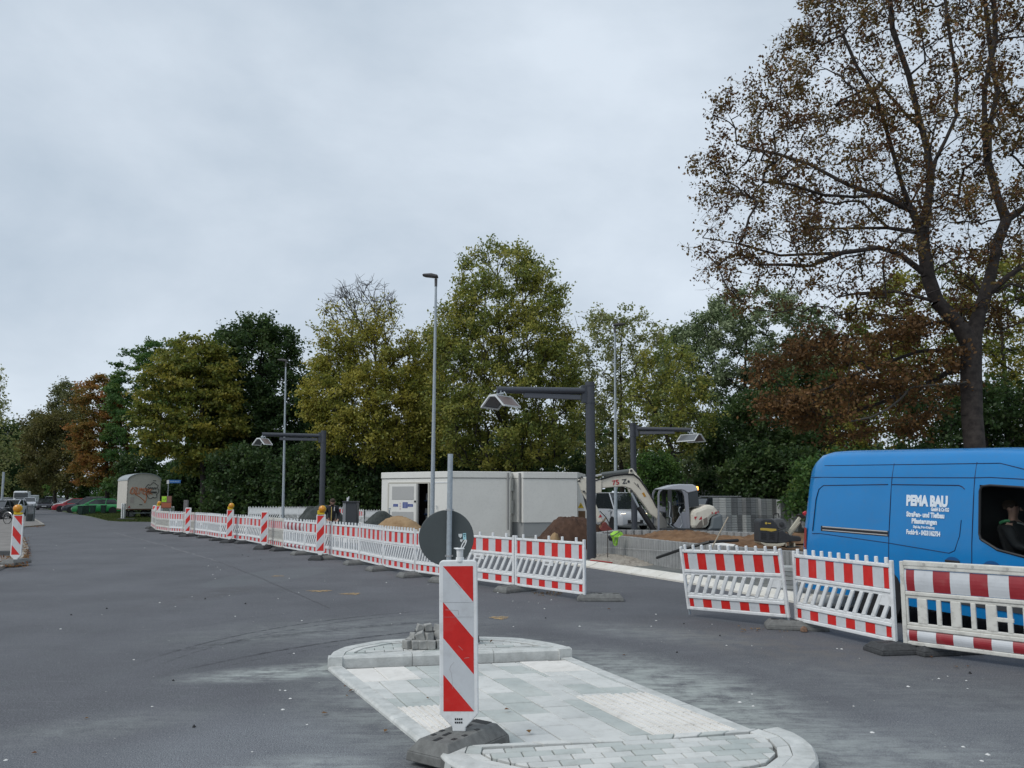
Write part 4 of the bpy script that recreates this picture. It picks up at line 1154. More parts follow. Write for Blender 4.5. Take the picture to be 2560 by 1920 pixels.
# small cabinet with warning triangle right of the cabins
cb = empty('electric_cabinet', (0, 0, 0), 0, 'pale cabinet with a yellow warning triangle at the right end of the cabins', 'cabinet')
a = Z(1445, 1300, 35.2).x; b = Z(1480, 1300, 35.2).x
MB().box(a, b, 35.2, 36.6, 0, Z(1450, 1212, 35.2).z).build('housing', cream, cb, bevel=.01)
tx = Z(1452, 1264, 35.19)
MB().prism([(tx.x - .14, tx.z - .11), (tx.x + .14, tx.z - .11), (tx.x, tx.z + .14)], 35.185, 35.197, 'y').build('warning_sign', mat('warning_yellow', (.60, .40, .01), .5), cb)
MB().prism([(tx.x - .02, tx.z - .07), (tx.x + .035, tx.z + .0), (tx.x + .005, tx.z + .0), (tx.x + .02, tx.z + .07), (tx.x - .035, tx.z - .01), (tx.x - .002, tx.z - .01)], 35.18, 35.184, 'y').build('bolt_print', black, cb)
t2_ = Z(1452, 1284, 35.19); MB().box(t2_.x - .16, t2_.x + .2, 35.17, 35.196, t2_.z - .25, t2_.z + .12).build('hatch', mat('hatch_brown', (.13, .07, .03), .7), cb)

# ------------------------------------------------------------------ heaps
def heap(name, cx_, cy_, rx, ry, h, m, label, seed, n=40, rough=0.10, z=0.0, peaks=None):
    rnd = np.random.RandomState(seed)
    vs = []; fs = []
    ph = rnd.rand(8) * 6.28
    for j in range(n + 1):
        for i in range(n + 1):
            u = -1 + 2 * i / n; v = -1 + 2 * j / n
            a = math.atan2(v, u); rr = math.hypot(u, v) / (1 + 0.10 * math.sin(3 * a + ph[0]) + 0.06 * math.sin(5 * a + ph[1]))
            hh = (max(0, 1 - rr) ** 0.95) * 1.0
            if peaks: hh = hh * (1 + peaks * math.sin(2.2 * u + ph[2])) 
            hh *= 1 + 0.12 * math.sin(6 * u + ph[3]) * math.cos(5 * v + ph[4])
            zz = h * 1.12 * math.sin(min(1.0, hh) * PI / 2) + (rnd.rand() - .5) * rough * h * (hh > 0.02)
            vs.append((cx_ + rx * u, cy_ + ry * v, z + (zz if hh > 0 else -0.05)))
    for j in range(n):
        for i in range(n):
            q_ = (j * (n + 1) + i, j * (n + 1) + i + 1, (j + 1) * (n + 1) + i + 1, (j + 1) * (n + 1) + i)
            if any(vs[k][2] > z - .049 for k in q_): fs.append(q_)
    o = MB().add(vs, fs).build(name, m, smooth=True); tag(o, label, 'heap'); return o
M_SAND = mat('sand', (0.24, 0.15, 0.075), 0.95, col2=(0.36, 0.25, 0.14), vscale=2.2, bump=.8, bscale=14)
M_SOIL = mat('brown_soil', (0.045, 0.022, 0.013), 0.95, col2=(0.09, 0.048, 0.03), vscale=3, bump=1, bscale=12)
M_SOIL2 = mat('light_soil', (0.10, 0.05, 0.022), 0.95, col2=(0.21, 0.12, 0.06), vscale=2.5, bump=1, bscale=12)
M_GRAV = mat('dark_gravel', (0.025, 0.032, 0.030), 0.95, col2=(0.055, 0.062, 0.058), vscale=7, bump=1, bscale=25)
c_ = Z(995, 1300, 28); heap('sand_heap', c_.x, 28.6, 1.35, 1.2, .92, M_SAND, 'heap of yellow sand in front of the open cabin door', 3, rough=.08)
c_ = Z(1428, 1300, 27); heap('soil_heap', c_.x + .05, 27.2, 1.6, 1.2, .90, M_SOIL, 'heap of dark brown soil behind the anthracite post', 5, peaks=.3, rough=.14)
c_ = Z(1389, 1340, 25); heap('soil_heap', c_.x, 25.6, .3, .3, .52, M_SAND, 'small sandy lump at the foot of the brown soil heap', 6, n=18)
c_ = Z(800, 1300, 33); heap('gravel_heap', c_.x, 33.5, 1.45, 1.4, 1.22, M_GRAV, 'dark grey gravel heap behind the man in black', 8, rough=.06)
c_ = Z(945, 1300, 31.5); heap('gravel_heap', c_.x, 32.2, 1.1, 1.1, 1.02, M_GRAV, 'dark grey gravel heap against the left end of the cabin', 9, rough=.06)
c_ = Z(745, 1300, 40); heap('gravel_heap', Z(771, 1290, 40).x, 40.5, .9, .9, 1.1, M_GRAV, 'small dark gravel heap left of the man, by the far post', 10, rough=.06)

# grey cabinet left of the container
gc = empty('switch_cabinet', (0, 0, 0), 0, 'dark grey switch cabinet left of the white cabins', 'cabinet')
a, b = Z(864, 1300, 30.5).x, Z(891, 1300, 30.5).x
MB().box(a, b, 30.5, 31.0, 0, Z(870, 1256, 30.5).z).build('housing', mat('cabinet_dark', (0.04, 0.044, 0.05), .5), gc, bevel=.015)
MB().box(a - .12, a - .005, 30.5, 30.95, 0, Z(870, 1257, 30.5).z).build('side_panel', mat('cabinet_pale', (.25, .26, .27), .5), gc)
MB().box(a - .14, b + .02, 30.46, 31.03, Z(870, 1256, 30.5).z + .002, Z(870, 1254, 30.5).z + .02).build('lid', mat('cabinet_dark', (0.04, 0.044, 0.05), .5), gc)
q = Z(869, 1254, 30.7); bt = MB(); bt.cyl((q.x, 30.7, q.z + .02), (q.x, 30.7, q.z + .16), .035, n=8); bt.cyl((q.x + .04, 30.7, q.z + .1), (q.x + .05, 30.7, q.z + .2), .02, n=8)
o = bt.build('plastic_bottle', white); tag(o, 'white plastic bottle standing on the grey switch cabinet', 'bottle')

# ------------------------------------------------------------------ palisade wall and planted bed
cw = mat('palisade_concrete', (0.22, 0.225, 0.225), .85, col2=(0.33, 0.335, 0.33), vscale=4, bump=.3, bscale=50)
pw = empty('palisade_wall', (0, 0, 0), 0, 'low wall of round grey concrete palisades along the new bed', 'wall')
wl = [Vector((2.62, 24.0)), Vector((3.2, 22.0)), Vector((4.0, 19.62)), Vector((5.15, 17.2)), Vector((5.95, 15.75)), Vector((7.15, 13.7))]
pme = None
for a, b in zip(wl[:-1], wl[1:]):
    d = b - a; k = max(1, round(d.length / 0.13))
    for i in range(k):
        p = a + d * ((i + .5) / k)
        if pme is None:
            mb = MB(); n = 10; pts = []
            for t in range(n): 
                an = 2 * PI * t / n; pts.append((0.072 * math.cos(an), 0.072 * math.sin(an)))
            mb.prism(pts, -.05, .65); o = mb.build('palisade', cw, pw, bevel=.008); pme = o
        else: o = pme.copy(); link(o, pw)
        o.location = (p.x, p.y, random.uniform(-.006, .006)); o.rotation_euler.z = random.random() * 6
pw2 = empty('palisade_wall', (0, 0, 0), 0, 'far side of the bed, a short palisade row in front of the silver van', 'wall')
wl2 = [Vector((2.62, 24.1)), Vector((3.6, 26.2)), Vector((6.4, 25.4)), Vector((9.5, 22.0))]
for a, b in zip(wl2[:-1], wl2[1:]):
    d = b - a; k = max(1, round(d.length / 0.26))
    for i in range(k):
        p = a + d * ((i + .5) / k); o = pme.copy(); link(o, pw2); o.scale = (1.9, 1.9, 1); o.location = (p.x, p.y, 0)
bed_poly = [(2.72, 24.1), (4.05, 19.75), (5.25, 17.3), (6.05, 15.85), (7.3, 13.9), (10.5, 15.5), (9.4, 21.8), (6.4, 25.3), (3.7, 26.1)]
MB().prism(ccw(bed_poly), -.04, .50).build('soil_bed', M_SOIL2)
bpy.data.objects['soil_bed']['kind'] = 'structure'; bpy.data.objects['soil_bed']['label'] = 'brown earth filling the raised bed'
for (px, Y, rx, ry, h, sd_, lb) in ((1700, 22.4, 1.45, 1.5, .27, 21, 'long mound of loose brown soil in the bed below the excavator'), (1790, 20.9, 1.3, 1.2, .22, 22, 'mound of loose brown soil right of the white pipe end'), (1860, 19.6, 1.5, 1.2, .18, 23, 'flat brown soil mound in front of the paving stone piles'), (1960, 21.5, 1.6, 1.2, .25, 24, 'soil mound next to the plate compactor')):
    heap('soil_mound', Z(px, 1300, Y).x, Y, rx, ry, h, M_SOIL2, lb, sd_, z=.48, rough=.3, n=30)
# dry grass and gravel strip at the wall foot
hg = heap('gravel_strip', 3.0, 21.8, .9, 2.2, .10, mat('dry_strip', (.22, .19, .16), .95, col2=(.36, .33, .28), vscale=6, bump=1, bscale=20), 'strip of pale rubble and dry grass at the wall foot', 31, rough=.6, n=36)
tag(hg, kind='stuff')
# white pipe, black cable, wooden stick, iron rods, string
def rod(name, a, b, r_, m, label, cat, group=None, n=8):
    o = MB().cyl(a, b, r_, n=n).build(name, m); tag(o, label, cat, group); return o
a = Z(1777, 1345, 19.0); b = Z(1838, 1352, 18.4); rod('drain_pipe', (a.x, a.y, .60), (b.x, b.y, .57), .075, mat('pvc_white', (.66, .66, .63), .4), 'white drain pipe lying on the brown soil', 'pipe', n=14)
a = Z(1820, 1293, 17.8); b = Z(1755, 1374, 14.6); rod('wooden_stick', (a.x, a.y, a.z), (b.x, b.y, b.z - .3), .014, mat('stick_wood', (.32, .27, .20), .8), 'pale wooden stick leaning on the palisade wall', 'stick')
iron = mat('iron_rod', (.05, .045, .04), .7)
for px, py, pt, lb in ((1508, 1388, 1330, 'leftmost iron rod beside the anthracite post'), (1519, 1402, 1325, 'iron rod just right of the leftmost one'), (1679, 1396, 1352, 'iron rod in the middle of the palisade wall'), (1803, 1395, 1344, 'iron rod below the white pipe')):
    g = G(px, py); t = Z(px, pt, g.y); rod('iron_rod', (g.x, g.y, 0), (t.x, g.y, t.z), .011, iron, lb, 'rod', 'iron rods holding the string')
cbp = [Z(1640, 1393, 18.9), Z(1700, 1372, 17.6), Z(1770, 1354, 17.3), Z(1840, 1350, 17.6)]
cbp = [Vector((p.x, p.y - .15, max(.05, p.z))) for p in cbp]
o = MB().tube(cbp, .035, 8).build('black_hose', black); tag(o, 'black hose hanging over the palisade wall', 'hose')
o = MB().tube([Z(1508, 1368, 23.2), Z(1679, 1378, 19.3), Z(1803, 1385, 16.9)], .006, 4).build('string_line', mat('string', (.4, .4, .4), .7)); tag(o, 'white string stretched between the iron rods', 'string')
o = MB().tube([G(1476, 1401, .14), G(1500, 1403, .14), G(1530, 1407, .14)], .02, 6).build('red_hose', mat('red_hose', (.30, .03, .02), .5)); tag(o, 'short red hose on the pale kerb by the big post', 'hose')
# hi-vis jacket over the wall
hv = mat('hivis_yellow', (.30, .62, .05), .6, var=.15, vscale=6); hvd = mat('hivis_stripe', (.10, .11, .10), .5); hvn = mat('jacket_navy', (.012, .014, .02), .8)
jx = Z(1537, 1340, 22.0)
jk = empty('safety_jacket', (0, 0, 0), 0, 'bright yellow safety jacket hung over the palisade wall', 'jacket')
def cloth(polypx, Y, amp, m, name, parent, y2=None):
    c = [Z(x, y, Y) for x, y in polypx]; cen = sum(c, Vector()) / len(c)
    vs = [(cen.x, cen.y - amp, cen.z)]; n = len(c)
    for i, p in enumerate(c): vs.append((p.x, p.y + amp * math.sin(i * 2.1), p.z))
    for i, p in enumerate(c): vs.append((cen.x + (p.x - cen.x) * .5, p.y - amp * (1 + .5 * math.sin(i * 3.3)), cen.z + (p.z - cen.z) * .5))
    fs = []
    for i in range(n):
        j = (i + 1) % n; fs += [(1 + i, 1 + j, 1 + n + j, 1 + n + i), (1 + n + i, 1 + n + j, 0)]
    back = len(vs); vs.append((cen.x, cen.y + amp * .6, cen.z))
    for i in range(n): fs.append((1 + (i + 1) % n, 1 + i, back))
    return MB().add(vs, fs).build(name, m, parent, smooth=True)
q6 = lambda x, y: (1480 + x / 6.9125, 1140 + y / 6.9125)
body = cloth([q6(*p) for p in ((310, 1350), (380, 1300), (440, 1290), (520, 1320), (545, 1360), (480, 1365), (460, 1400), (445, 1540), (400, 1555), (370, 1530), (350, 1430))], 21.7, .06, hv, 'jacket_shell', jk)
cloth([q6(*p) for p in ((270, 1390), (310, 1370), (350, 1430), (345, 1475), (300, 1460))], 21.66, .05, hvn, 'jacket_lining', jk)
for pl in (((330, 1385), (400, 1350), (470, 1300), (480, 1312), (410, 1362), (335, 1398)), ((385, 1440), (400, 1400), (410, 1402), (400, 1445), (405, 1530), (392, 1528)), ((418, 1455), (425, 1400), (436, 1402), (432, 1455))):
    mb = MB(); c = [Z(*q6(*p), 21.58) for p in pl]; mb.prism([(p.x, p.z) for p in c], 21.56, 21.575, 'y'); mb.build('reflective_stripe', hvd, jk)

# ------------------------------------------------------------------ piles of paving stones on pallets
pvm = [mat('paver_grey_a', (.27, .28, .28), .9, var=.12, vscale=12), mat('paver_grey_b', (.36, .37, .36), .9, var=.12, vscale=12), mat('paver_grey_c', (.17, .175, .175), .9, var=.12, vscale=12)]
bl = {}
def block(parent, x, y, z, sx, sy, sz, m):
    key = (round(sx, 3), round(sy, 3), m.name)
    if key not in bl:
        o = MB().box(-sx / 2 + .010, sx / 2 - .010, -sy / 2 + .010, sy / 2 - .010, .008, sz - .006).build('paving_block', m, parent); bl[key] = o
    else: o = bl[key].copy(); link(o, parent)
    o.location = (x, y, z)
labs = ['leftmost pile of grey paving stones beside the excavator', 'second pile of grey paving stones from the left', 'middle pile of grey paving stones', 'pile of grey paving stones behind the plate compactor', 'rightmost pile of grey paving stones next to the blue van']
for i, px in enumerate((1820, 1864, 1907, 1948, 1984)):
    Yp = 36.6 + .35 * i * .5; c = Z(px, 1300, Yp)
    r = empty('paving_stone_pile', (c.x, Yp, 0), R(22 + (i % 2) * 9), labs[i], 'paving stones', 'piles of grey paving stones on pallets')
    top = [1.70, 1.70, 1.64, 1.60, 1.58][i]
    MB().box(-.5, .5, -.5, .5, 0, .10).build('pallet', mat('pallet_wood', (.20, .16, .11), .85), r)
    lay = 14; hh = (top - .1) / lay
    for l in range(lay):
        tier = l >= 7; off = .05 if tier else 0
        for a_ in range(3):
            for b_ in range(2 if l < lay - 1 else 2):
                block(r, -.333 + a_ * .333 + off * .3, -.25 + b_ * .5, .10 + l * hh, .333, .5, hh, pvm[(a_ + b_ * 2 + i + (1 if tier else 0)) % 3])
# low slab stack by the wall foot, seen between the barriers
ss = empty('slab_stack', (5.05, 14.6, 0), R(-20), 'low stack of grey slabs between the wall and the barriers', 'slabs')
for k in range(6): 
    o = MB().box(-.25, .25, -.25, .25, .004, .075).build('slab', pvm[k % 2], ss); o.location = (random.uniform(-.02, .02), 0, k * .08)

# background buildings right
gb = empty('grey_building', (0, 0, 0), 0, 'grey low building behind the excavator cab, half hidden by trees', 'building')
a = Z(1690, 1260, 62); b = Z(1800, 1260, 62)
bw = Z(1700, 1196, 62)
MB().box(a.x, b.x + 8, 62, 70, 0, bw.z).build('wall', mat('building_grey', (.22, .23, .23), .8), gb)
MB().box(a.x - .2, b.x + 8.2, 61.8, 70.2, bw.z + .002, bw.z + .25).build('roof_edge', mat('roof_red', (.10, .03, .03), .7), gb)
for k in range(3):
    MB().box(a.x + 5 + k * 2.5, a.x + 6.4 + k * 2.5, 61.96, 61.995, 1.2, 2.3).build('window', glass_d, gb)
sgn = empty('building_sign', (0, 0, 0), 0, 'white sign panel with dark letters behind the excavator cab', 'sign')
a = Z(1664, 1213, 59); b = Z(1690, 1197, 59)
MB().box(a.x, b.x, 59, 59.1, a.z - 1.0, b.z).build('panel', mat('panel_white', (.5, .52, .54), .6), sgn)
MB().box(a.x - .15, a.x - .02, 58.98, 59.12, 0, b.z + .2).build('post', mat('post_red', (.25, .03, .03), .6), sgn)
MB().box(b.x + .02, b.x + .15, 58.98, 59.12, 0, b.z + .1).build('post', mat('post_blue', (.05, .10, .25), .6), sgn)
text_obj('CMK', .42, 'lettering', mat('sign_dark', (.03, .04, .06), .6), sgn, Matrix.Translation((a.x + .08, 58.98, b.z - .62)) @ Matrix.Rotation(R(90), 4, 'X'), bold=.008)
# ------------------------------------------------------------------ excavator (side view to the camera, drawn in the plane Y=27)
EY = 27.0
ecr = mat('excavator_cream', (.62, .585, .50), .45, var=.06, vscale=3, dirt=.25); egr = mat('excavator_grey', (.22, .23, .26), .4); edk = mat('excavator_dark', (.03, .033, .036), .6)
ex = empty('excavator', (0, 0, 0), 0, 'cream and grey excavator with raised boom working behind the bed', 'excavator')
q4 = lambda x, y: (1300 + x / 3.456, 1000 + y / 3.456)
def ppx(l, conv=q6, Y=EY): return [(Z(*conv(*p), Y).x, Z(*conv(*p), Y).z) for p in l]
def epr(name, l, y0, y1, m, parent=ex, conv=q6, bevel=.02, smooth=False, Y=EY):
    return MB().prism(ppx(l, conv, Y), y0, y1, 'y').build(name, m, parent, bevel=bevel, seg=2)
boom = epr('boom', [(-180, 500), (-60, 470), (80, 425), (350, 350), (560, 305), (680, 305), (760, 315), (810, 370), (880, 480), (1000, 680), (1090, 860), (1270, 1130), (1200, 1190), (1090, 1070), (1000, 1010), (900, 860), (750, 665), (660, 570), (600, 545), (520, 528), (300, 545), (100, 565), (-60, 600), (-180, 620)], EY - .16, EY + .16, ecr, bevel=.03)
epr('cylinder_lug', [(625, 320), (640, 225), (690, 215), (775, 320)], EY - .12, EY + .12, ecr, boom)
epr('cylinder_lug', [(600, 540), (640, 640), (690, 620), (720, 590), (660, 560)], EY - .10, EY + .10, ecr, boom)
for l in (((665, 255),), ((665, 605),)):
    p = Z(*q6(*l[0]), EY); MB().cyl((p.x, EY - .19, p.z), (p.x, EY + .19, p.z), .04, n=10).build('pin', edk, boom)
a = Z(*q6(640, 262), EY); b = Z(*q6(165, 322), EY); c = Z(*q6(-150, 385), EY)
MB().cyl((a.x, EY, a.z), (b.x, EY, b.z), .075, n=12).build('hydraulic_cylinder', mat('cylinder_grey', (.10, .11, .11), .5), ex, smooth=True)
MB().cyl((b.x, EY, b.z), (c.x, EY, c.z), .038, n=10).build('piston_rod', chrome, ex, smooth=True)
a = Z(*q6(1075, 1290), EY - .3); b = Z(*q6(810, 880), EY - .3); c = Z(*q6(680, 640), EY - .2)
MB().cyl((a.x, EY - .28, a.z), (b.x, EY - .24, b.z), .095, n=12).build('hydraulic_cylinder', black, ex, smooth=True)
MB().cyl((b.x, EY - .24, b.z), (c.x, EY - .2, c.z), .035, n=8).build('piston_rod', galv, ex, smooth=True)
for k in range(3):
    pts = [Z(*q6(x, y - k * 9), EY - .17 - .02 * k) for x, y in ((-100, 480), (60, 440), (200, 395), (380, 345), (560, 325), (720, 330), (820, 410), (930, 560), (1050, 760), (1120, 900))]
    MB().tube(pts, .017, 5).build('hydraulic_hose', edk, ex)
txr = mat('print_red', (.42, .02, .03), .5); txd = mat('print_dark', (.03, .03, .04), .5)
p = Z(*q6(340, 505), EY)
tr = Matrix.Translation((p.x, EY - .172, p.z)) @ Matrix.Rotation(R(8), 4, Vector((0, -1, 0))) @ Matrix.Rotation(R(90), 4, 'X')
text_obj('75', .225, 'lettering', txr, boom, tr, bold=.004, sx=1.15)
p = Z(*q6(512, 482), EY); tr = Matrix.Translation((p.x, EY - .172, p.z)) @ Matrix.Rotation(R(8), 4, Vector((0, -1, 0))) @ Matrix.Rotation(R(90), 4, 'X')
text_obj('Z', .22, 'lettering', txd, boom, tr, bold=.003, sx=1.2)
p = Z(*q6(600, 460), EY); tr = Matrix.Translation((p.x, EY - .172, p.z)) @ Matrix.Rotation(R(90), 4, 'X')
text_obj('e', .16, 'lettering', txd, boom, tr, bold=.006)
MB().prism(ppx([(850, 640), (885, 628), (918, 695), (885, 708)]), EY - .174, EY - .162, 'y').build('sticker', mat('sticker_orange', (.45, .22, .02), .5), boom)
MB().prism(ppx([(710, 460), (716, 456), (832, 575), (826, 580)]), EY - .174, EY - .162, 'y').prism(ppx([(765, 480), (778, 482), (800, 530), (790, 535)]), EY - .174, EY - .162, 'y').build('scratch', txd, boom)
# joint plates, dipper stick and bucket
epr('joint_plate', [(500, 690), (520, 668), (600, 672), (700, 690), (700, 800), (600, 815), (555, 800), (525, 780)], EY - .2, EY + .2, ecr, conv=q4)
for x, y in ((530, 668), (513, 677), (548, 790), (508, 700)):
    p = Z(*q4(x, y), EY); MB().cyl((p.x, EY - .23, p.z), (p.x, EY + .23, p.z), .035, n=8).build('pin', edk, ex)
epr('dipper_stick', [(525, 790), (570, 800), (640, 870), (700, 1010), (712, 1050), (668, 1058), (655, 1010), (600, 900), (560, 850)], EY - .13, EY + .13, ecr, conv=q4)
epr('stick_cylinder', [(538, 800), (556, 805), (600, 990), (585, 1000)], EY - .05, EY + .05, edk, conv=q4)
MB().prism(ppx([(675, 1015), (690, 985), (706, 1010)], q4), EY - .14, EY - .132, 'y').build('sticker', txr, ex)
epr('bucket', [(680, 1110), (690, 1128), (740, 1142), (780, 1138), (790, 1115), (760, 1090), (735, 1052), (705, 1060), (700, 1090)], EY - .3, EY + .3, mat('bucket_red', (.16, .035, .03), .7, var=.3, vscale=10), conv=q4)
epr('bucket_link', [(672, 1108), (740, 1010), (748, 1014), (690, 1122)], EY - .06, EY + .06, mat('link_tan', (.28, .18, .10), .7), conv=q4)
MB().tube([Z(*q4(x, y), EY - .2) for x, y in ((690, 960), (740, 1010), (768, 1060), (778, 1100))], .018, 5).build('hydraulic_hose', edk, ex)
# upper body
def cab_frame():
    W0, W1 = EY - .55, EY + .55
    g = egr
    roof = [(1110, 575), (1200, 545), (1350, 502), (1450, 490), (1680, 494), (1735, 525), (1765, 575), (1765, 600), (1600, 640), (1540, 600), (1480, 585), (1170, 585)]
    cb_ = empty('cab'); cb_.parent = ex; KID.setdefault(ex.name, []).append(cb_)
    epr('roof', roof, W0, W1, mat('cab_roof', (.42, .44, .48), .4), cb_, bevel=.05)
    for (l) in ([(1085, 650), (1110, 590), (1170, 585), (1135, 620), (1115, 680), (1120, 1290), (1085, 1290)],):
        for y0 in (W0, W1 - .06): epr('pillar', l, y0, y0 + .06, g, cb_, bevel=.012)
    for l in ([(1255, 590), (1325, 590), (1335, 1180), (1275, 1170), (1262, 900)],):
        for y0 in (W0 + .01, W1 - .07): epr('pillar', l, y0, y0 + .06, edk, cb_, bevel=.01)
    for l in ([(1480, 590), (1545, 610), (1600, 650), (1625, 1000), (1640, 1240), (1590, 1240), (1560, 1000), (1535, 700), (1510, 630)],):
        for y0 in (W0, W1 - .07): epr('pillar', l, y0, y0 + .07, g, cb_, bevel=.015)
    for y0 in (W0 + .005, W1 - .06): epr('door_panel', [(1350, 1180), (1390, 1140), (1500, 960), (1560, 960), (1590, 1240), (1440, 1240), (1370, 1210)], y0, y0 + .05, g, cb_, bevel=.01)
    gm = mat('cab_glass', (.45, .5, .5), .05, trans=1.0, spec=.6)
    MB().prism(ppx([(1335, 610), (1440, 605), (1505, 650), (1530, 800), (1530, 960), (1390, 1140), (1360, 1120)]), W0 + .02, W0 + .03, 'y').build('window', gm, cb_)
    epr('window_bar', [(1345, 808), (1525, 808), (1525, 822), (1345, 822)], W0, W0 + .03, edk, cb_, bevel=.004)
    epr('rear_window', [(1600, 645), (1765, 600), (1790, 865), (1615, 890)], W0 + .02, W1 - .02, mat('cab_rear_glass', (.03, .035, .04), .1), cb_, bevel=.01)
    epr('rear_window_frame', [(1590, 640), (1600, 635), (1618, 895), (1606, 900)], W0 + .01, W1 - .01, edk, cb_, bevel=.004)
    epr('seat', [(1400, 860), (1470, 850), (1500, 1000), (1490, 1150), (1380, 1150), (1380, 1080), (1430, 1060)], EY - .2, EY + .25, mat('seat_brown', (.10, .085, .065), .8), cb_)
    epr('console', [(1130, 760), (1240, 800), (1240, 830), (1130, 790)], EY - .1, EY + .1, edk, cb_, bevel=.01)
    epr('console', [(1130, 870), (1250, 880), (1255, 980), (1160, 960)], EY - .25, EY + .25, egr, cb_, bevel=.02)
    hr = MB(); hr.tube([Z(*q6(x, y), W0 - .04) for x, y in ((1320, 790), (1345, 800), (1350, 900), (1335, 1050), (1365, 1070), (1368, 1170), (1345, 1180))], .014, 6)
    hr.tube([Z(*q6(x, y), W0 - .04) for x, y in ((1530, 880), (1505, 900), (1500, 960), (1530, 1010))], .014, 6)
    hr.tube([Z(*q6(x, y), W0 - .03) for x, y in ((1350, 1200), (1430, 1245), (1520, 1245), (1560, 1180), (1545, 1120), (1525, 1040))], .012, 6)
    hr.build('handrail', galv, cb_)
    a = Z(*q6(1735, 555), EY); b = Z(*q6(1790, 560), EY)
    MB().cyl((a.x, EY, a.z), (b.x, EY, b.z), .03, n=8).build('beacon_arm', black, cb_)
    MB().lathe([(.045, b.z - .06), (.05, b.z + .02), (.03, b.z + .07)], 12, (b.x + .05, EY, 0)).build('warning_lamp', mat('beacon_lit', (.8, .3, .05), .4, emit=(1.0, .34, .06), estr=4.0), cb_)
cab_frame()
epr('housing', [(1640, 1245), (1640, 1010), (1660, 950), (1700, 915), (1790, 885), (1880, 845), (1950, 840), (2020, 865), (2080, 935), (2095, 1000), (1990, 1045), (1950, 1090), (1940, 1180), (1880, 1230), (1800, 1245)], EY - .75, EY + .95, ecr, bevel=.12)
epr('counterweight', [(1975, 1060), (2000, 1035), (2130, 985), (2150, 1040), (2170, 1260), (1900, 1265), (1955, 1190)], EY - .8, EY + .98, mat('counterweight_grey', (.12, .14, .15), .6), bevel=.06)
epr('side_grille', [(1830, 1080), (1895, 1045), (1905, 1140), (1880, 1175), (1840, 1190)], EY - .765, EY - .745, mat('grille_brown', (.16, .14, .12), .8), bevel=.004)
epr('side_grille', [(1720, 1190), (1760, 1130), (1810, 1090), (1825, 1200), (1790, 1225), (1700, 1225)], EY - .765, EY - .745, MATS['grille_brown'], bevel=.004)
for l in ([(1678, 1040), (1730, 1035), (1690, 1095)], [(1755, 1090), (1800, 1030), (1812, 1085)]): MB().prism(ppx(l), EY - .757, EY - .7505, 'y').build('hazard_stripe', txr, ex)
for l in ([(1965, 970), (1990, 960), (1985, 1000)], [(2020, 995), (2045, 945), (2060, 985)], [(2068, 975), (2080, 935), (2094, 965)]): MB().prism(ppx(l), EY - .757, EY - .7505, 'y').build('hazard_stripe', txr, ex)
epr('platform', [(1130, 1240), (1350, 1225), (1640, 1240), (2100, 1262), (2100, 1300), (1130, 1300)], EY - .8, EY + .8, edk, bevel=.02)
epr('boom_foot', [(1120, 1000), (1160, 1000), (1260, 1100), (1270, 1240), (1130, 1290), (1090, 1200)], EY - .3, EY + .3, mat('foot_grey', (.20, .195, .18), .6), bevel=.02)
for sy in (-.95, .55):
    tx0, tx1 = Z(*q6(1180, 1200), EY).x, Z(*q6(2080, 1200), EY).x
    pr = [(tx0 - .2, .25), (tx0, .02), (tx1, .02), (tx1 + .2, .25), (tx1 + .1, .45), (tx0 - .1, .45)]
    MB().prism(pr, EY + sy, EY + sy + .4, 'y').build('track', tyre, ex, bevel=.06)

# plate compactor on the bed
CY = 18.3
q5 = lambda x, y: (1860 + x / 8.296, 1200 + y / 8.296)
pc = empty('plate_compactor', (0, 0, 0), 0, 'dark plate compactor with a pale handle arm standing on the bed', 'compactor')
pdk = mat('compactor_black', (.028, .031, .036), .55, var=.2, vscale=12); pcr = mat('compactor_cream', (.48, .45, .36), .5, dirt=.3)
cp = lambda n, l, y0, y1, m, bv=.015: MB().prism(ppx(l, q5, CY), CY + y0, CY + y1, 'y').build(n, m, pc, bevel=bv, seg=2)
cp('cover', [(262, 1275), (258, 850), (290, 815), (360, 800), (520, 808), (560, 840), (640, 1000), (660, 1040), (640, 1300), (420, 1300)], -.22, .22, pdk, .03)
cp('engine', [(600, 800), (760, 800), (830, 880), (850, 980), (740, 1030), (660, 1010), (580, 870)], -.16, .18, mat('engine_grey', (.09, .095, .10), .6), .02)
cp('rear_block', [(650, 1060), (720, 1030), (900, 1140), (1100, 1160), (1130, 1200), (1120, 1260), (900, 1275), (780, 1300), (640, 1300)], -.2, .2, pdk, .02)
cp('base_plate', [(270, 1275), (420, 1305), (640, 1310), (790, 1290), (740, 1350), (600, 1370), (380, 1358), (300, 1310)], -.26, .26, pcr, .01)
cp('handle_arm', [(890, 1085), (1130, 760), (1175, 795), (930, 1145)], -.06, .02, pcr, .008)
cp('handle_arm', [(960, 1150), (1190, 860), (1210, 880), (1000, 1160)], .06, .12, pcr, .008)
cp('grip', [(1100, 720), (1180, 700), (1260, 760), (1235, 800), (1170, 790)], -.08, .08, black, .01)
cp('stop_knob', [(1220, 680), (1275, 640), (1290, 690), (1240, 750)], -.05, .05, mat('knob_red', (.45, .02, .04), .4), .01)
cp('foot_rail', [(830, 1370), (1120, 1370), (1120, 1390), (830, 1400)], -.2, .2, edk, .01)
for x in (800, 980): cp('leg', [(x, 1290), (x + 25, 1290), (x + 30, 1370), (x + 5, 1370)], -.18, .18, pcr, .004)
MB().tube([Z(*q5(x, y), CY - .05) for x, y in ((610, 800), (615, 720), (640, 695), (715, 700), (728, 780))], .014, 6).build('lifting_bar', black, pc)
p = Z(*q5(785, 925), CY - .17); MB().lathe([(.055, CY - .18), (.06, CY - .15), (.03, CY - .19)], 14, (p.x, 0, p.z), 'y').build('starter', edk, pc)
cp_b = MB()
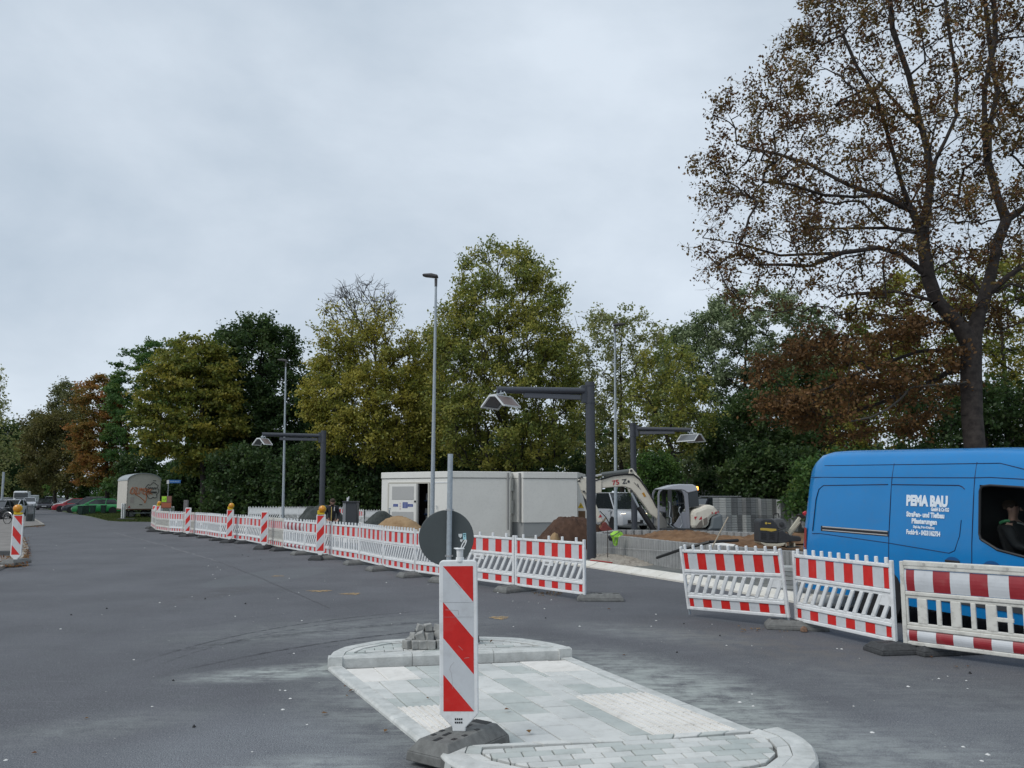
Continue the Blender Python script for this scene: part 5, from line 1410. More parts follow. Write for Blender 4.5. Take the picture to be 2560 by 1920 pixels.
for k in range(4):
    for s_ in (0, 170): cp_b.prism(ppx([(290 + s_, 1090 + 35 * k), (400 + s_, 1105 + 35 * k), (400 + s_, 1118 + 35 * k), (290 + s_, 1103 + 35 * k)], q5, CY), CY - .226, CY - .221, 'y')
cp_b.build('vent_slots', black, pc)
yel = mat('print_yellow', (.50, .36, .06), .5)
cp('name_band', [(272, 995), (300, 985), (400, 990), (600, 1005), (608, 1040), (500, 1060), (400, 1040), (280, 1035)], -.2245, -.221, yel, 0)
p = Z(*q5(395, 890), CY); MB().lathe([(.022, CY - .225), (.028, CY - .225), (.028, CY - .221), (.022, CY - .221)], 14, (p.x, 0, p.z), 'y').build('emblem', yel, pc)
cp('emblem', [(430, 880), (495, 885), (493, 905), (430, 902)], -.2245, -.221, yel, 0)

# ------------------------------------------------------------------ cars
def loft(st, prof, close=True):
    """st: list of x; prof(x)-> ring list of (y,z) ; returns verts, n"""
    vs = []; n = None
    for x in st:
        r_ = prof(x); n = len(r_); vs += [(x, y, z) for y, z in r_]
    return vs, n
def interp(t, x):
    for (a, va), (b, vb) in zip(t[:-1], t[1:]):
        if x <= b:
            f = 0 if b == a else max(0, (x - a) / (b - a)); return va + (vb - va) * f
    return t[-1][1]
def wheel(parent, x, y, r_=.31, w_=.20, m_rim=rim, side=1):
    wh = empty('wheel'); wh.parent = parent; KID.setdefault(parent.name, []).append(wh)
    wh.location = (x, y, r_)
    MB().lathe([(r_ * .62, -w_ / 2), (r_ * .93, -w_ / 2), (r_, -w_ * .3), (r_, w_ * .3), (r_ * .93, w_ / 2), (r_ * .62, w_ / 2)], 20, (0, 0, 0), 'y').build('tyre', tyre, wh, smooth=True)
    rm = MB(); rm.lathe([(r_ * .62, -w_ * .45), (r_ * .55, -w_ * .38)], 18, (0, 0, 0), 'y')
    for s_ in (-1, 1):
        for k in range(5):
            a = 2 * PI * k / 5; c_, d_ = math.cos(a), math.sin(a)
            rm.prism([(-d_ * .03, c_ * .03), (-d_ * .03 + c_ * r_ * .6, c_ * .03 + d_ * r_ * .6), (d_ * .03 + c_ * r_ * .6, -c_ * .03 + d_ * r_ * .6), (d_ * .03, -c_ * .03)], s_ * w_ * .46 - .01, s_ * w_ * .46 + .01, 'y')
        rm.lathe([(r_ * .2, s_ * w_ * .42), (r_ * .18, s_ * w_ * .5)], 12, (0, 0, 0), 'y')
        rm.lathe([(r_ * .62, s_ * w_ * .45), (r_ * .66, s_ * w_ * .5), (r_ * .58, s_ * w_ * .5)], 18, (0, 0, 0), 'y')
    rm.build('rim', m_rim, wh)
    return wh
def make_car(loc, rz, label, paint, L=4.2, Wd=1.76, H=1.46, style='hatch', cat='car', group='parked cars', rails=False, plate=True, lit=False):
    """nose towards +x"""
    r = empty('parked_car', loc, rz, label, cat, group)
    h2 = Wd / 2; xf, xr = L / 2, -L / 2
    if style == 'hatch':
        hood = [(xr, .92), (xr + .12, .95), (xf - 1.35, .98), (xf - .5, .86), (xf - .12, .72), (xf, .55)]
        gh = dict(a=xr + .12, b=xr + .62, c=xf - 2.05, d=xf - 1.15)
    elif style == 'wagon':
        hood = [(xr, .95), (xr + .1, .98), (xf - 1.4, .98), (xf - .6, .88), (xf - .15, .74), (xf, .55)]
        gh = dict(a=xr + .08, b=xr + .45, c=xf - 2.1, d=xf - 1.25)
    else:  # van
        hood = [(xr, 1.1), (xr + .05, 1.12), (xf - 1.0, 1.12), (xf - .35, 1.0), (xf - .08, .9), (xf, .6)]
        gh = dict(a=xr + .02, b=xr + .15, c=xf - 1.55, d=xf - .75)
    st = [xr, xr + .06, xr + .3, xr + .8, -.5, 0, .5, xf - 1.4, xf - .9, xf - .5, xf - .2, xf - .06, xf]
    def ring(x):
        zt_ = interp(hood, x); e = .0
        if x < xr + .3: e = .12 * (1 - (x - xr) / .3) ** 2
        if x > xf - .5: e = .22 * (1 - (xf - x) / .5) ** 2
        hw = h2 - e; zb = .22 + (.06 if x in (xr, xf) else 0)
        return [(-hw + .06, zb), (-hw, .38), (-hw - .0, .62), (-hw + .03, min(zt_, .85)), (-hw + .10, zt_), (hw - .10, zt_), (hw - .03, min(zt_, .85)), (hw, .62), (hw, .38), (hw - .06, zb)]
    vs, n = loft(st, ring); fs = []
    for i in range(len(st) - 1):
        for j in range(n): fs.append((i * n + j, i * n + (j + 1) % n, (i + 1) * n + (j + 1) % n, (i + 1) * n + j))
    fs += [tuple(range(n)), tuple(range((len(st) - 1) * n, len(st) * n))[::-1]]
    MB().add(vs, fs).build('body', paint, r, bevel=.02, smooth=True)
    a, b, c, d = gh['a'], gh['b'], gh['c'], gh['d']
    zb0 = lambda x: interp(hood, x) - .01
    wt = h2 - .20; wb = h2 - .09
    g = MB()
    V = [(a, -wb, zb0(a)), (d, -wb, zb0(d)), (c, -wt, H - .04), (b, -wt, H - .05), (a, wb, zb0(a)), (d, wb, zb0(d)), (c, wt, H - .04), (b, wt, H - .05)]
    g.add(V, [(0, 1, 2, 3), (7, 6, 5, 4), (1, 5, 6, 2), (4, 0, 3, 7), (3, 2, 6, 7)])
    g.build('windows', glass_d, r)
    rf_ = MB(); rf_.add([(b - .06, -wt - .015, H - .05), (c + .08, -wt - .015, H - .045), (c + .08, wt + .015, H - .045), (b - .06, wt + .015, H - .05), (b + .1, -wt + .12, H), (c - .1, -wt + .12, H), (c - .1, wt - .12, H), (b + .1, wt - .12, H)],
        [(0, 1, 5, 4), (1, 2, 6, 5), (2, 3, 7, 6), (3, 0, 4, 7), (4, 5, 6, 7), (3, 2, 1, 0)])
    rf_.build('roof', paint, r, smooth=False, bevel=.02)
    for s_ in (-1, 1):
        pl = MB().cyl((d + .02, s_ * wb, zb0(d)), (c, s_ * wt, H - .04), .035, n=6)
        pl.build('pillar', paint, r); pl = MB(); pl.cyl((a - .0, s_ * wb, zb0(a)), (b, s_ * wt, H - .05), .05, n=6); pl.build('pillar', paint, r)
        m_ = (b + c) / 2 - .1; pl = MB(); pl.cyl((m_ + .05, s_ * wb, .95), (m_, s_ * wt, H - .04), .04, n=6)
        pl.build('pillar', paint, r)
        if style != 'hatch': MB().cyl((b + .55, s_ * wb, .97), (b + .55, s_ * wt, H - .04), .04, n=6).build('pillar', paint, r)
    for x in (xf - .82, xr + .78):
        for s_ in (-1, 1):
            wheel(r, x, s_ * (h2 - .10), .31 if style != 'van' else .34)
            ar = MB(); ar.lathe([(.37, s_ * (h2 + .004)), (.37, s_ * (h2 - .16))], 18, (x, 0, .33), 'y'); ar.build('wheel_arch', black, r)
    lm = mat('headlamp_lit', (.8, .7, .5), .2, emit=(1.0, .72, .38), estr=5.0) if lit else mat('headlamp_glass', (.45, .48, .5), .15)
    for s_ in (-1, 1):
        zz = interp(hood, xf - .15) - .12
        MB().box(xf - .26, xf - .085, s_ * (h2 - .33) - .13, s_ * (h2 - .33) + .13, zz - .07, zz + .06).build('headlight', lm, r, bevel=.02)
        MB().box(xr - .012, xr + .1, s_ * (h2 - .2) - .09, s_ * (h2 - .2) + .09, .70, .92).build('tail_light', mat('tail_red', (.28, .01, .01), .25), r, bevel=.015)
        MB().box(d - .32, d - .12, s_ * (h2 + .09) - .07, s_ * (h2 + .09) + .07, .95, 1.08).build('mirror', paint, r, bevel=.02)
        for xx in (d - 1.0, d - 1.95): MB().box(xx, xx + .16, s_ * (h2 - .015) - .012, s_ * (h2 - .015) + .012, .80, .825).build('door_handle', paint, r)
        sm_ = MB()
        for xx in (d - .25, (b + c) / 2 - .1): sm_.box(xx, xx + .008, s_ * (h2 - .0) - .012, s_ * (h2 - .0) + .002, .35, .92)
        sm_.build('door_gap', black, r)
        if rails: MB().cyl((b + .1, s_ * (wt - .05), H + .04), (c - .1, s_ * (wt - .05), H + .04), .018, n=6).build('roof_rail', chrome, r)
    MB().box(xf - .10, xf + .012, -.45, .45, .34, .52).build('grille', black, r, bevel=.01)
    MB().box(xf - .02, xf + .018, -.50, .50, .30, .325).build('lower_lip', black, r)
    if plate:
        for xx in (xf + .013, xr - .02): MB().box(xx, xx + .008, -.26, .26, .42, .53).build('number_plate', mat('plate_white', (.6, .6, .6), .4), r)
    return r
def P(n, c, **k): return mat(n, c, .28, coat=.6, **k)
pg, pr_, pdkc, psil, pblk, pwht, pblue = P('paint_green', (.03, .30, .08)), P('paint_red', (.32, .010, .022)), P('paint_anthracite', (.03, .035, .045)), P('paint_silver', (.48, .50, .54)), P('paint_black', (.012, .012, .02)), P('paint_white', (.6, .62, .64)), P('paint_dark_blue', (.015, .02, .05))
def gcar(px, py, rzdeg, label, paint, **k):
    p = G(px, py); return make_car((p.x, p.y, 0), R(rzdeg), label, paint, **k)
gcar(240, 1284, 212, 'bright green estate car parked nose to the street, nearest of the right hand row', pg, L=4.4, style='hatch', H=1.5)
gcar(214, 1281.5, 212, 'dark grey estate car with roof rails parked behind the green one', pdkc, L=4.5, style='wagon', H=1.62, rails=True)
gcar(180, 1279, 212, 'dark red small car parked left of the green one', pr_, L=4.1, H=1.52)
gcar(176, 1274.5, 214, 'white car glimpsed behind the dark red one', pwht, L=4.1, H=1.48)
gcar(112, 1274.5, -62, 'black car seen from behind on the right side of the street', pblk, L=4.0, H=1.47)
gcar(126, 1271.0, -60, 'black van like car with pale roof behind the black car', pblk, L=4.5, style='wagon', H=1.72, rails=True)
gcar(150, 1266.5, -50, 'dark car by the hedge far down the street', pdkc, L=4.2)
gcar(73, 1270, -58, 'silver car with red tail lights further down the street', psil, L=4.2, style='wagon', H=1.55)
gcar(51, 1268.5, -62, 'dark purple car at the left side of the street, parked facing us', pdkc, L=4.4, H=1.5)
gcar(30, 1262.5, -62, 'far black car with glossy roof', pblk, L=4.4)
gcar(12, 1262, -62, 'far silver car at the left picture edge', psil, L=4.3)
gcar(22, 1257.5, -62, 'farthest dark car in the street', pblk, L=4.3)
gcar(24, 1292.5, -76, 'silver small car parked at the left edge, front towards us', psil, L=3.7, H=1.48)
gcar(-14, 1299.0, -72, 'dark small car cut by the left picture edge', pblk, L=3.9, H=1.45)
make_car((Z(1835, 1260, 43).x, 43, 0), R(12), 'black car with pale roof rail behind the piles of paving stones', pblk, L=4.6, H=1.72, style='wagon', rails=True)
make_car((Z(1925, 1260, 46).x, 46, 0), R(5), 'second dark car with roof rail behind the paving stones', pdkc, L=4.5, H=1.78, style='wagon', rails=True)
make_car((Z(1768, 1260, 50).x, 50, 0), R(60), 'dark car glimpsed between the excavator and the paving stones', pdkc, L=4.3)
make_car((Z(2128, 1260, 37).x, 37.0, 0), R(8), 'white van glimpsed left of the blue van', pwht, L=4.9, Wd=1.9, H=1.92, style='van', cat='van')
make_car((5.75, 43.4, 0), R(-72), 'silver van with lit headlight behind the anthracite posts', P('paint_silver_light', (.45, .47, .50)), L=5.0, Wd=1.92, H=1.98, style='van', cat='van', lit=True, group='parked cars')

# ------------------------------------------------------------------ wheelie bins, trailer, small street things on the left
for k, (px, py) in enumerate(((201, 1285.5), (215.5, 1285), (231.5, 1284), (258.5, 1283), (272, 1282.5))):
    g = G(px, py); r = empty('wheelie_bin', (g.x * .972, g.y * .972, 0), R(15), ['leftmost', 'second from the left', 'middle', 'fourth from the left', 'rightmost'][k] + ' of the five dark green bins before the green car', 'bin', 'wheelie bins in front of the green car')
    r.scale = (.8, .8, .82); bd = mat('bin_green', (.012, .035, .025), .6)
    MB().add([(-.22, -.25, .06), (.22, -.25, .06), (.22, .25, .06), (-.22, .25, .06), (-.29, -.33, .98), (.29, -.33, .98), (.29, .33, .98), (-.29, .33, .98)], [(0, 3, 2, 1), (4, 5, 6, 7), (0, 1, 5, 4), (1, 2, 6, 5), (2, 3, 7, 6), (3, 0, 4, 7)]).build('container', bd, r, bevel=.03)
    MB().box(-.31, .31, -.36, .37, .98, 1.05).build('lid', bd, r, bevel=.025)
    MB().cyl((-.26, .26, .10), (.26, .26, .10), .10, n=12).build('wheels', tyre, r)
trm = mat('trailer_cream', (.56, .53, .47), .6, var=.05, vscale=1.5, dirt=.35)
tg = Z(361, 1290, 64)
tr_ = empty('construction_trailer', (tg.x + .35, 63, 0), R(37), 'cream site trailer with arched roof and orange and black graffiti on the grass', 'trailer')
Wt, zb_, ze_, zt_t = 1.25, .75, 3.05, 3.62
arch = [(-Wt, zb_), (Wt, zb_), (Wt, ze_)] + [(Wt * math.cos(PI * k / 12), ze_ + (zt_t - ze_) * math.sin(PI * k / 12)) for k in range(1, 12)] + [(-Wt, ze_)]
ln = 4.0
MB().prism(arch, 0, ln, 'y').build('cabin', trm, tr_)
rp_ = [(Wt * 1.03 * math.cos(PI * k / 12), ze_ + .0 + (zt_t - ze_ + .035) * math.sin(PI * k / 12)) for k in range(13)]
rp_i = [(Wt * .99 * math.cos(PI * k / 12), ze_ - .03 + (zt_t - ze_ + .0) * math.sin(PI * k / 12)) for k in range(12, -1, -1)]
MB().prism(rp_ + rp_i, -.06, ln + .05, 'y').build('roof', mat('roof_zinc', (.30, .33, .34), .5), tr_)
ru = MB()
for s_ in (-1, 1):
    for k in range(19): ru.box(s_ * Wt - .03, s_ * Wt + .03, -.02, .0, .85 + k * .115, .90 + k * .115)
ru.build('edge_studs', black, tr_)
MB().box(-Wt - .02, Wt + .02, -.03, ln, zb_ - .1, zb_ - .004).build('chassis', mat('chassis_rust', (.10, .05, .03), .8), tr_)
wheel(tr_, -.75, .6, .33, .2); wheel(tr_, .75, 3.2, .33, .2); wheel(tr_, -.75, 3.2, .33, .2); wheel(tr_, .75, .6, .33, .2)
MB().box(-.7, .6, .1, .18, .38, .44).build('step', galv, tr_)
def scribble(name, pts, r_, m, parent, M=None):
    mb = MB()
    if M is not None: mb.M = M
    mb.tube(pts, r_, 4); return mb.build(name, m, parent)
og = mat('spray_orange', (.55, .19, .08), .8); bk_ = mat('spray_black', (.02, .02, .025), .8)
rnd = random.Random(3)
def letters(x0, z0, n, sc, m, name):
    strokes = {0: [(0, 0), (.1, .5), (.3, .9), (.55, .6), (.5, .1), (.25, -.1), (0, .1)], 1: [(0, .9), (.35, .9), (.1, 0), (.5, .05)], 2: [(0, 0), (.15, .9), (.3, .5), (.45, .9), (.55, 0)], 3: [(.5, .85), (.1, .8), (.1, .45), (.5, .4), (.45, 0), (0, 0)], 4: [(0, .9), (.1, 0), (.1, .5), (.5, .9), (.2, .5), (.6, 0)]}
    for k in range(n):
        pts = [(x0 + sc * (k * .6 + a), -.012, z0 + sc * b - k * .04 * sc) for a, b in strokes[k % 5]]
        scribble(name, pts, .022, m, tr_)
letters(-1.05, 2.02, 5, .52, og, 'graffiti_stroke'); letters(-1.0, 1.95, 5, .55, og, 'graffiti_stroke')
scribble('graffiti_stroke', [(-.7, -.012, 1.95), (-.3, -.012, 1.7), (0, -.012, 1.45), (.1, -.012, 1.2), (.2, -.012, 1.6), (.15, -.012, 2.0)], .028, og, tr_)
cl_ = [(.18, 2.6), (.28, 2.72), (.45, 2.66), (.62, 2.88), (.8, 2.84), (.92, 2.7), (1.05, 2.66), (1.0, 2.45), (1.12, 2.25), (1.05, 2.0), (.95, 1.9), (1.0, 1.7), (.82, 1.6), (.7, 1.7), (.55, 1.55), (.35, 1.62), (.22, 1.85), (.14, 2.1), (.2, 2.3), (.1, 2.45), (.18, 2.6)]
scribble('graffiti_stroke', [(a, -.012, b) for a, b in cl_], .022, bk_, tr_)
for k in range(5): scribble('graffiti_stroke', [(.28 + k * .14, -.012, 2.30), (.30 + k * .14, -.012, 2.48), (.37 + k * .14, -.012, 2.46), (.37 + k * .14, -.012, 2.32)], .018, bk_, tr_)
for k in range(5): scribble('graffiti_stroke', [(.28 + k * .14, -.012, 1.98), (.30 + k * .14, -.012, 2.16), (.37 + k * .14, -.012, 2.0), (.38 + k * .14, -.012, 2.16)], .018, bk_, tr_)
MB().box(-1.0, -.72, -.014, -.002, 1.2, 1.7).build('door_handle_plate', mat('plate_faded', (.45, .40, .37), .7), tr_)
for x, z in ((-.2, 1.05), (.75, 3.0)): MB().box(x - .12, x + .12, -.012, -.002, z, z + .05).build('print', bk_, tr_)
MB().prism([(-1.15, .84), (-.95, .84), (-1.05, 1.0)], -.014, -.002, 'y').build('reflector', txr, tr_)

# street name sign, info boards, grey wooden post, folded white barrier
sp_ = Z(417.5, 1290, 60); sn = empty('street_name_sign', (sp_.x, 60, 0), 0, 'blue street name sign on a thin pole right of the trailer', 'street sign')
tp = Z(417.5, 1199, 60)
MB().cyl((0, 0, 0), (0, 0, tp.z), .035, n=8).build('pole', galv, sn)
MB().box(.02, .95, -.03, .0, tp.z - .27, tp.z - .03).build('name_plate', mat('street_blue', (.03, .16, .48), .4), sn)
q = MB(); 
for k in range(6): q.box(.1 + k * .13, .19 + k * .13, -.035, -.031, tp.z - .19, tp.z - .11)
q.build('print_strip', mat('print_pale', (.25, .38, .6), .5), sn)
MB().box(-.12, .06, -.05, .02, tp.z - .33, tp.z - .04).build('bracket', white, sn)
ib = empty('notice_board', (Z(415, 1280, 46).x, 46, 0), 0, 'notice board with a lime green and a red brown poster behind the far barriers', 'board')
MB().box(-.30, .30, 0, .04, 1.05, 1.78).build('board', mat('board_brown', (.16, .08, .06), .7), ib)
MB().box(-.28, .0, -.012, -.002, 1.43, 1.76).build('poster', mat('poster_lime', (.33, .62, .03), .6), ib)
MB().box(.03, .28, -.012, -.002, 1.43, 1.76).build('poster', mat('poster_brown', (.22, .10, .07), .6), ib)
MB().box(-.28, .28, -.012, -.002, 1.1, 1.38).build('poster', mat('poster_red', (.33, .09, .04), .6), ib)
MB().box(-.27, -.22, .0, .04, 0, 1.045).box(.22, .27, 0, .04, 0, 1.045).build('legs', galv, ib)
scribble('poster_print', [(-.22, -.02, 1.62), (-.16, -.02, 1.55), (-.08, -.02, 1.56), (-.05, -.02, 1.65)], .012, mat('print_green', (.12, .3, .02), .6), ib)
w_ = Z(464, 1290, 40.5); o = MB().box(-.10, .10, -.08, .08, 0, Z(464, 1250, 40.5).z).build('wooden_post', mat('grey_wood', (.17, .16, .155), .85, var=.2, vscale=9)); o.location = (w_.x, 40.5, 0); tag(o, 'thick grey wooden post behind the far barriers', 'post')
fb = empty('folded_barrier', (0, 0, 0), 0, 'bundle of white barriers seen edge on at the grass corner', 'barrier')
g = G(305, 1299.5)
for k in range(2):
    MB().box(g.x - .16 + k * .12, g.x - .07 + k * .12, g.y + .1 + k * .05, g.y + .35 + k * .05, .08, 1.22).build('white_panel', white, fb, bevel=.02)
o = MB().taper(-.5, .9, -.2, .2, 0, .1, .05).build('barrier_foot', rubber); o.location = (g.x + .2, g.y - .1, 0); tag(o, 'rubber foot under the folded white barriers', 'base plate', 'rubber base plates under the barriers')

# wire basket and bicycle at the left
gbk = mat('wire_grey', (.16, .18, .19), .5, .4)
g = G(62, 1306); wb = empty('wire_basket', (g.x + .1, g.y + .4, .06), R(24), 'grey wire mesh container beside the left beacon', 'basket'); wb.scale = (.62, .62, 1)
ms_ = MB()
for z in (0, .55, 1.05): 
    for a, b in (((-.35, -.4), (.35, -.4)), ((.35, -.4), (.35, .4)), ((.35, .4), (-.35, .4)), ((-.35, .4), (-.35, -.4))): ms_.cyl((a[0], a[1], z), (b[0], b[1], z), .03, n=5)
for x in (-.35, .35):
    for y in (-.4, .4): ms_.cyl((x, y, 0), (x, y, 1.05), .03, n=5)
for k in range(1, 8):
    x = -.35 + k * .0875; ms_.cyl((x, -.4, 0), (x, -.4, 1.05), .010, n=4); ms_.cyl((x, .4, 0), (x, .4, 1.05), .010, n=4)
    y = -.4 + k * .1; ms_.cyl((.35, y, 0), (.35, y, 1.05), .010, n=4); ms_.cyl((-.35, y, 0), (-.35, y, 1.05), .010, n=4)
ms_.build('wire_frame', gbk, wb)
MB().box(-.3, .25, -.3, .3, .01, .5).build('bag', mat('bag_dark', (.03, .035, .035), .7), wb, bevel=.08)
g = G(2, 1312); bc = empty('bicycle', (g.x, g.y, .06), R(-18), 'bicycle with curved mudguards leaning at the left picture edge', 'bicycle')
for x, nm in ((-.52, 0), (.52, 1)):
    wh = empty('wheel'); wh.parent = bc; KID.setdefault(bc.name, []).append(wh); wh.location = (x, 0, .34)
    t_ = MB(); pts = [(.34 * math.cos(2 * PI * k / 24), 0, .34 * math.sin(2 * PI * k / 24)) for k in range(25)]; t_.tube(pts, .02, 6); t_.build('tyre', tyre, wh)
    t_ = MB(); 
    for k in range(14): t_.cyl((0, 0, 0), (.32 * math.cos(2 * PI * k / 14), 0, .32 * math.sin(2 * PI * k / 14)), .003, n=3)
    t_.build('spokes', chrome, wh)
    t_ = MB(); t_.tube([(.39 * math.cos(R(a_)), 0, .39 * math.sin(R(a_))) for a_ in range(10, 171, 16)], .024, 5); t_.build('mudguard', chrome, wh)
fr_ = MB()
for a, b in (((-.52, 0, .34), (-.1, 0, .30)), ((-.52, 0, .34), (-.2, 0, .85)), ((-.1, 0, .30), (-.22, 0, .92)), ((-.1, 0, .30), (.36, 0, .80)), ((-.18, 0, .78), (.34, 0, .86)), ((.52, 0, .34), (.33, 0, .98))): fr_.cyl(a, b, .017, n=6)
fr_.build('frame', pblk, bc)
MB().tube([(.22, -.28, 1.02), (.34, -.1, 1.0), (.34, .1, 1.0), (.22, .28, 1.02)], .014, 6).build('handlebar', chrome, bc)
MB().box(-.34, -.10, -.07, .07, .92, .97).build('saddle', black, bc, bevel=.02)
# thin tube post and lamp at the far left edge
g = Z(2, 1290, 62); o = MB().cyl((g.x, 62, 0), (g.x, 62, Z(2, 1180, 62).z), .09, n=8).build('grey_pole', galv); tag(o, 'grey pole at the very left picture edge', 'pole')
g = Z(57, 1262, 130); tk = empty('far_truck', (g.x, 130, 0), R(20), 'small white truck far down the street', 'truck')
MB().box(-1.3, 1.3, 0, 5, .6, Z(57, 1238, 130).z).build('box_body', pwht, tk, bevel=.05); MB().box(-1.1, 1.1, -1.6, -.02, .5, 2.6).build('cab', pwht, tk, bevel=.15); MB().box(-1.0, 1.0, -1.64, -1.605, 1.5, 2.3).build('windscreen', glass_d, tk)
MB().box(-1.1, 1.1, -.9, 4.5, .1, .55).build('wheels', tyre, tk, bevel=.1)
o = MB().taper(-.42, .42, -.2, .2, 0, .12, .05).build('barrier_foot', rubber); g = G(8, 1388, .06); o.location = (g.x, g.y, .06); tag(o, 'dark rubber plate on the pavement at the left picture edge', 'base plate', 'rubber base plates under the barriers')
# ------------------------------------------------------------------ blue van
vb = mat('van_blue', (.002, .19, .49), .32, coat=.5, spec=.35, var=.05, vscale=1.2, dirt=.12)
VH = Vector((.42, -.907)).normalized()
van = empty('delivery_van', (0, 0, 0), 0, 'blue high roofed delivery van with white firm lettering, parked behind the right barriers', 'van')
VW, VL = 1.99, 5.95
V0 = Vector((4.74, 12.4)); left = Vector((-VH.y, VH.x))
org_ = V0 + left * (VW / 2)
van.location = (org_.x, org_.y, .03)
van.rotation_euler = Euler((0, R(1.4), math.atan2(VH.y, VH.x)), 'XYZ')
TOP = 2.475
roofz = [(-.28, 2.18), (-.22, 2.34), (-.08, 2.435), (.3, TOP), (2.9, TOP - .035), (3.6, 2.40), (4.15, 2.30), (4.5, 2.12), (5.0, 1.62), (5.25, 1.36), (5.7, 1.18), (5.88, 1.0), (5.95, .7)]
def hw(z, x):
    w = interp([(.25, .955), (.5, .99), (1.15, .985), (1.45, .965), (1.95, .925), (2.15, .895), (2.32, .84)], z)
    e = 0
    if x < 0: e = .13 * (-x / .28) ** 2
    if x > 4.3: e = .34 * ((x - 4.3) / 1.65) ** 1.8
    return w - e
# cab door window edges along x
wtop = [(2.80, 1.96), (3.3, 1.935), (3.7, 1.84), (4.15, 1.60), (4.42, 1.36)]
wbot = [(2.80, 1.27), (3.0, 1.16), (3.4, 1.09), (3.9, 1.06), (4.42, 1.06)]
stx = [-.28, -.25, -.19, -.08, .2, .45, .9, 1.43, 1.44, 2.0, 2.66, 2.67, 2.76, 2.90, 3.1, 3.35, 3.6, 3.85, 4.1, 4.3, 4.42, 4.6, 4.8, 5.0, 5.25, 5.5, 5.7, 5.84, 5.92, 5.95]
def vring(x):
    rz = interp(roofz, x)
    zs = [.28, .45, .75, .98, interp(wbot, min(max(x, 2.8), 4.42)), interp(wtop, min(max(x, 2.8), 4.42)), 2.08, 2.2]
    if x < 2.76: zs[4] = 1.20; zs[5] = 1.90
    pts = []
    zs2 = []
    for i, z in enumerate(zs): zs2.append(min(z, rz - .10 + .008 * i))
    side = [(hw(z, x), z) for z in zs2]
    lastw, lastz = side[-1]
    r1 = (lastw - .045, lastz + (rz - lastz) * .55); r2 = (lastw - .12, rz - (rz - lastz) * .15); r3 = (lastw - .24, rz - .006)
    half = side + [r1, r2, r3, (lastw * .4, rz + .012)]
    return [(-a, b) for a, b in half] + [(a, b) for a, b in half[::-1]]
vs, n = loft(stx, vring)
vs = [(x + (.10 * (z - 1.0) if x < .1 else 0), y, z) for x, y, z in vs]
body_f, glass_f, wind_f = [], [], []
half_n = n // 2
for i in range(len(stx) - 1):
    for j in range(n):
        q_ = (i * n + j, i * n + (j + 1) % n, (i + 1) * n + (j + 1) % n, (i + 1) * n + j)
        jj = j if j < half_n else n - 2 - j
        xm = (stx[i] + stx[i + 1]) / 2
        if jj == 4 and 2.76 <= xm <= 4.42: glass_f.append(q_)
        elif (jj >= half_n - 2 or j == half_n - 1) and 4.5 < xm < 5.22: wind_f.append(q_)
        else: body_f.append(q_)
body_f += [tuple(range(n)), tuple(range((len(stx) - 1) * n, len(stx) * n))[::-1]]
def sub_mesh(name, fs, m, smooth=True, dm=0.0):
    used = sorted({i for f in fs for i in f}); mp_ = {k: i for i, k in enumerate(used)}
    mb = MB().add([vs[i] for i in used], [tuple(mp_[i] for i in f) for f in fs]); o = mb.build(name, m, van, smooth=smooth); return o
bdy = sub_mesh('body', body_f, vb)
gclear = mat('side_glass', (.42, .46, .46), .03, trans=1.0, spec=.7)
sub_mesh('side_window', [f for f in glass_f if vs[f[0]][1] < 0], gclear); sub_mesh('side_window', [f for f in glass_f if vs[f[0]][1] > 0], gclear)
sub_mesh('windscreen', wind_f, glass_d)
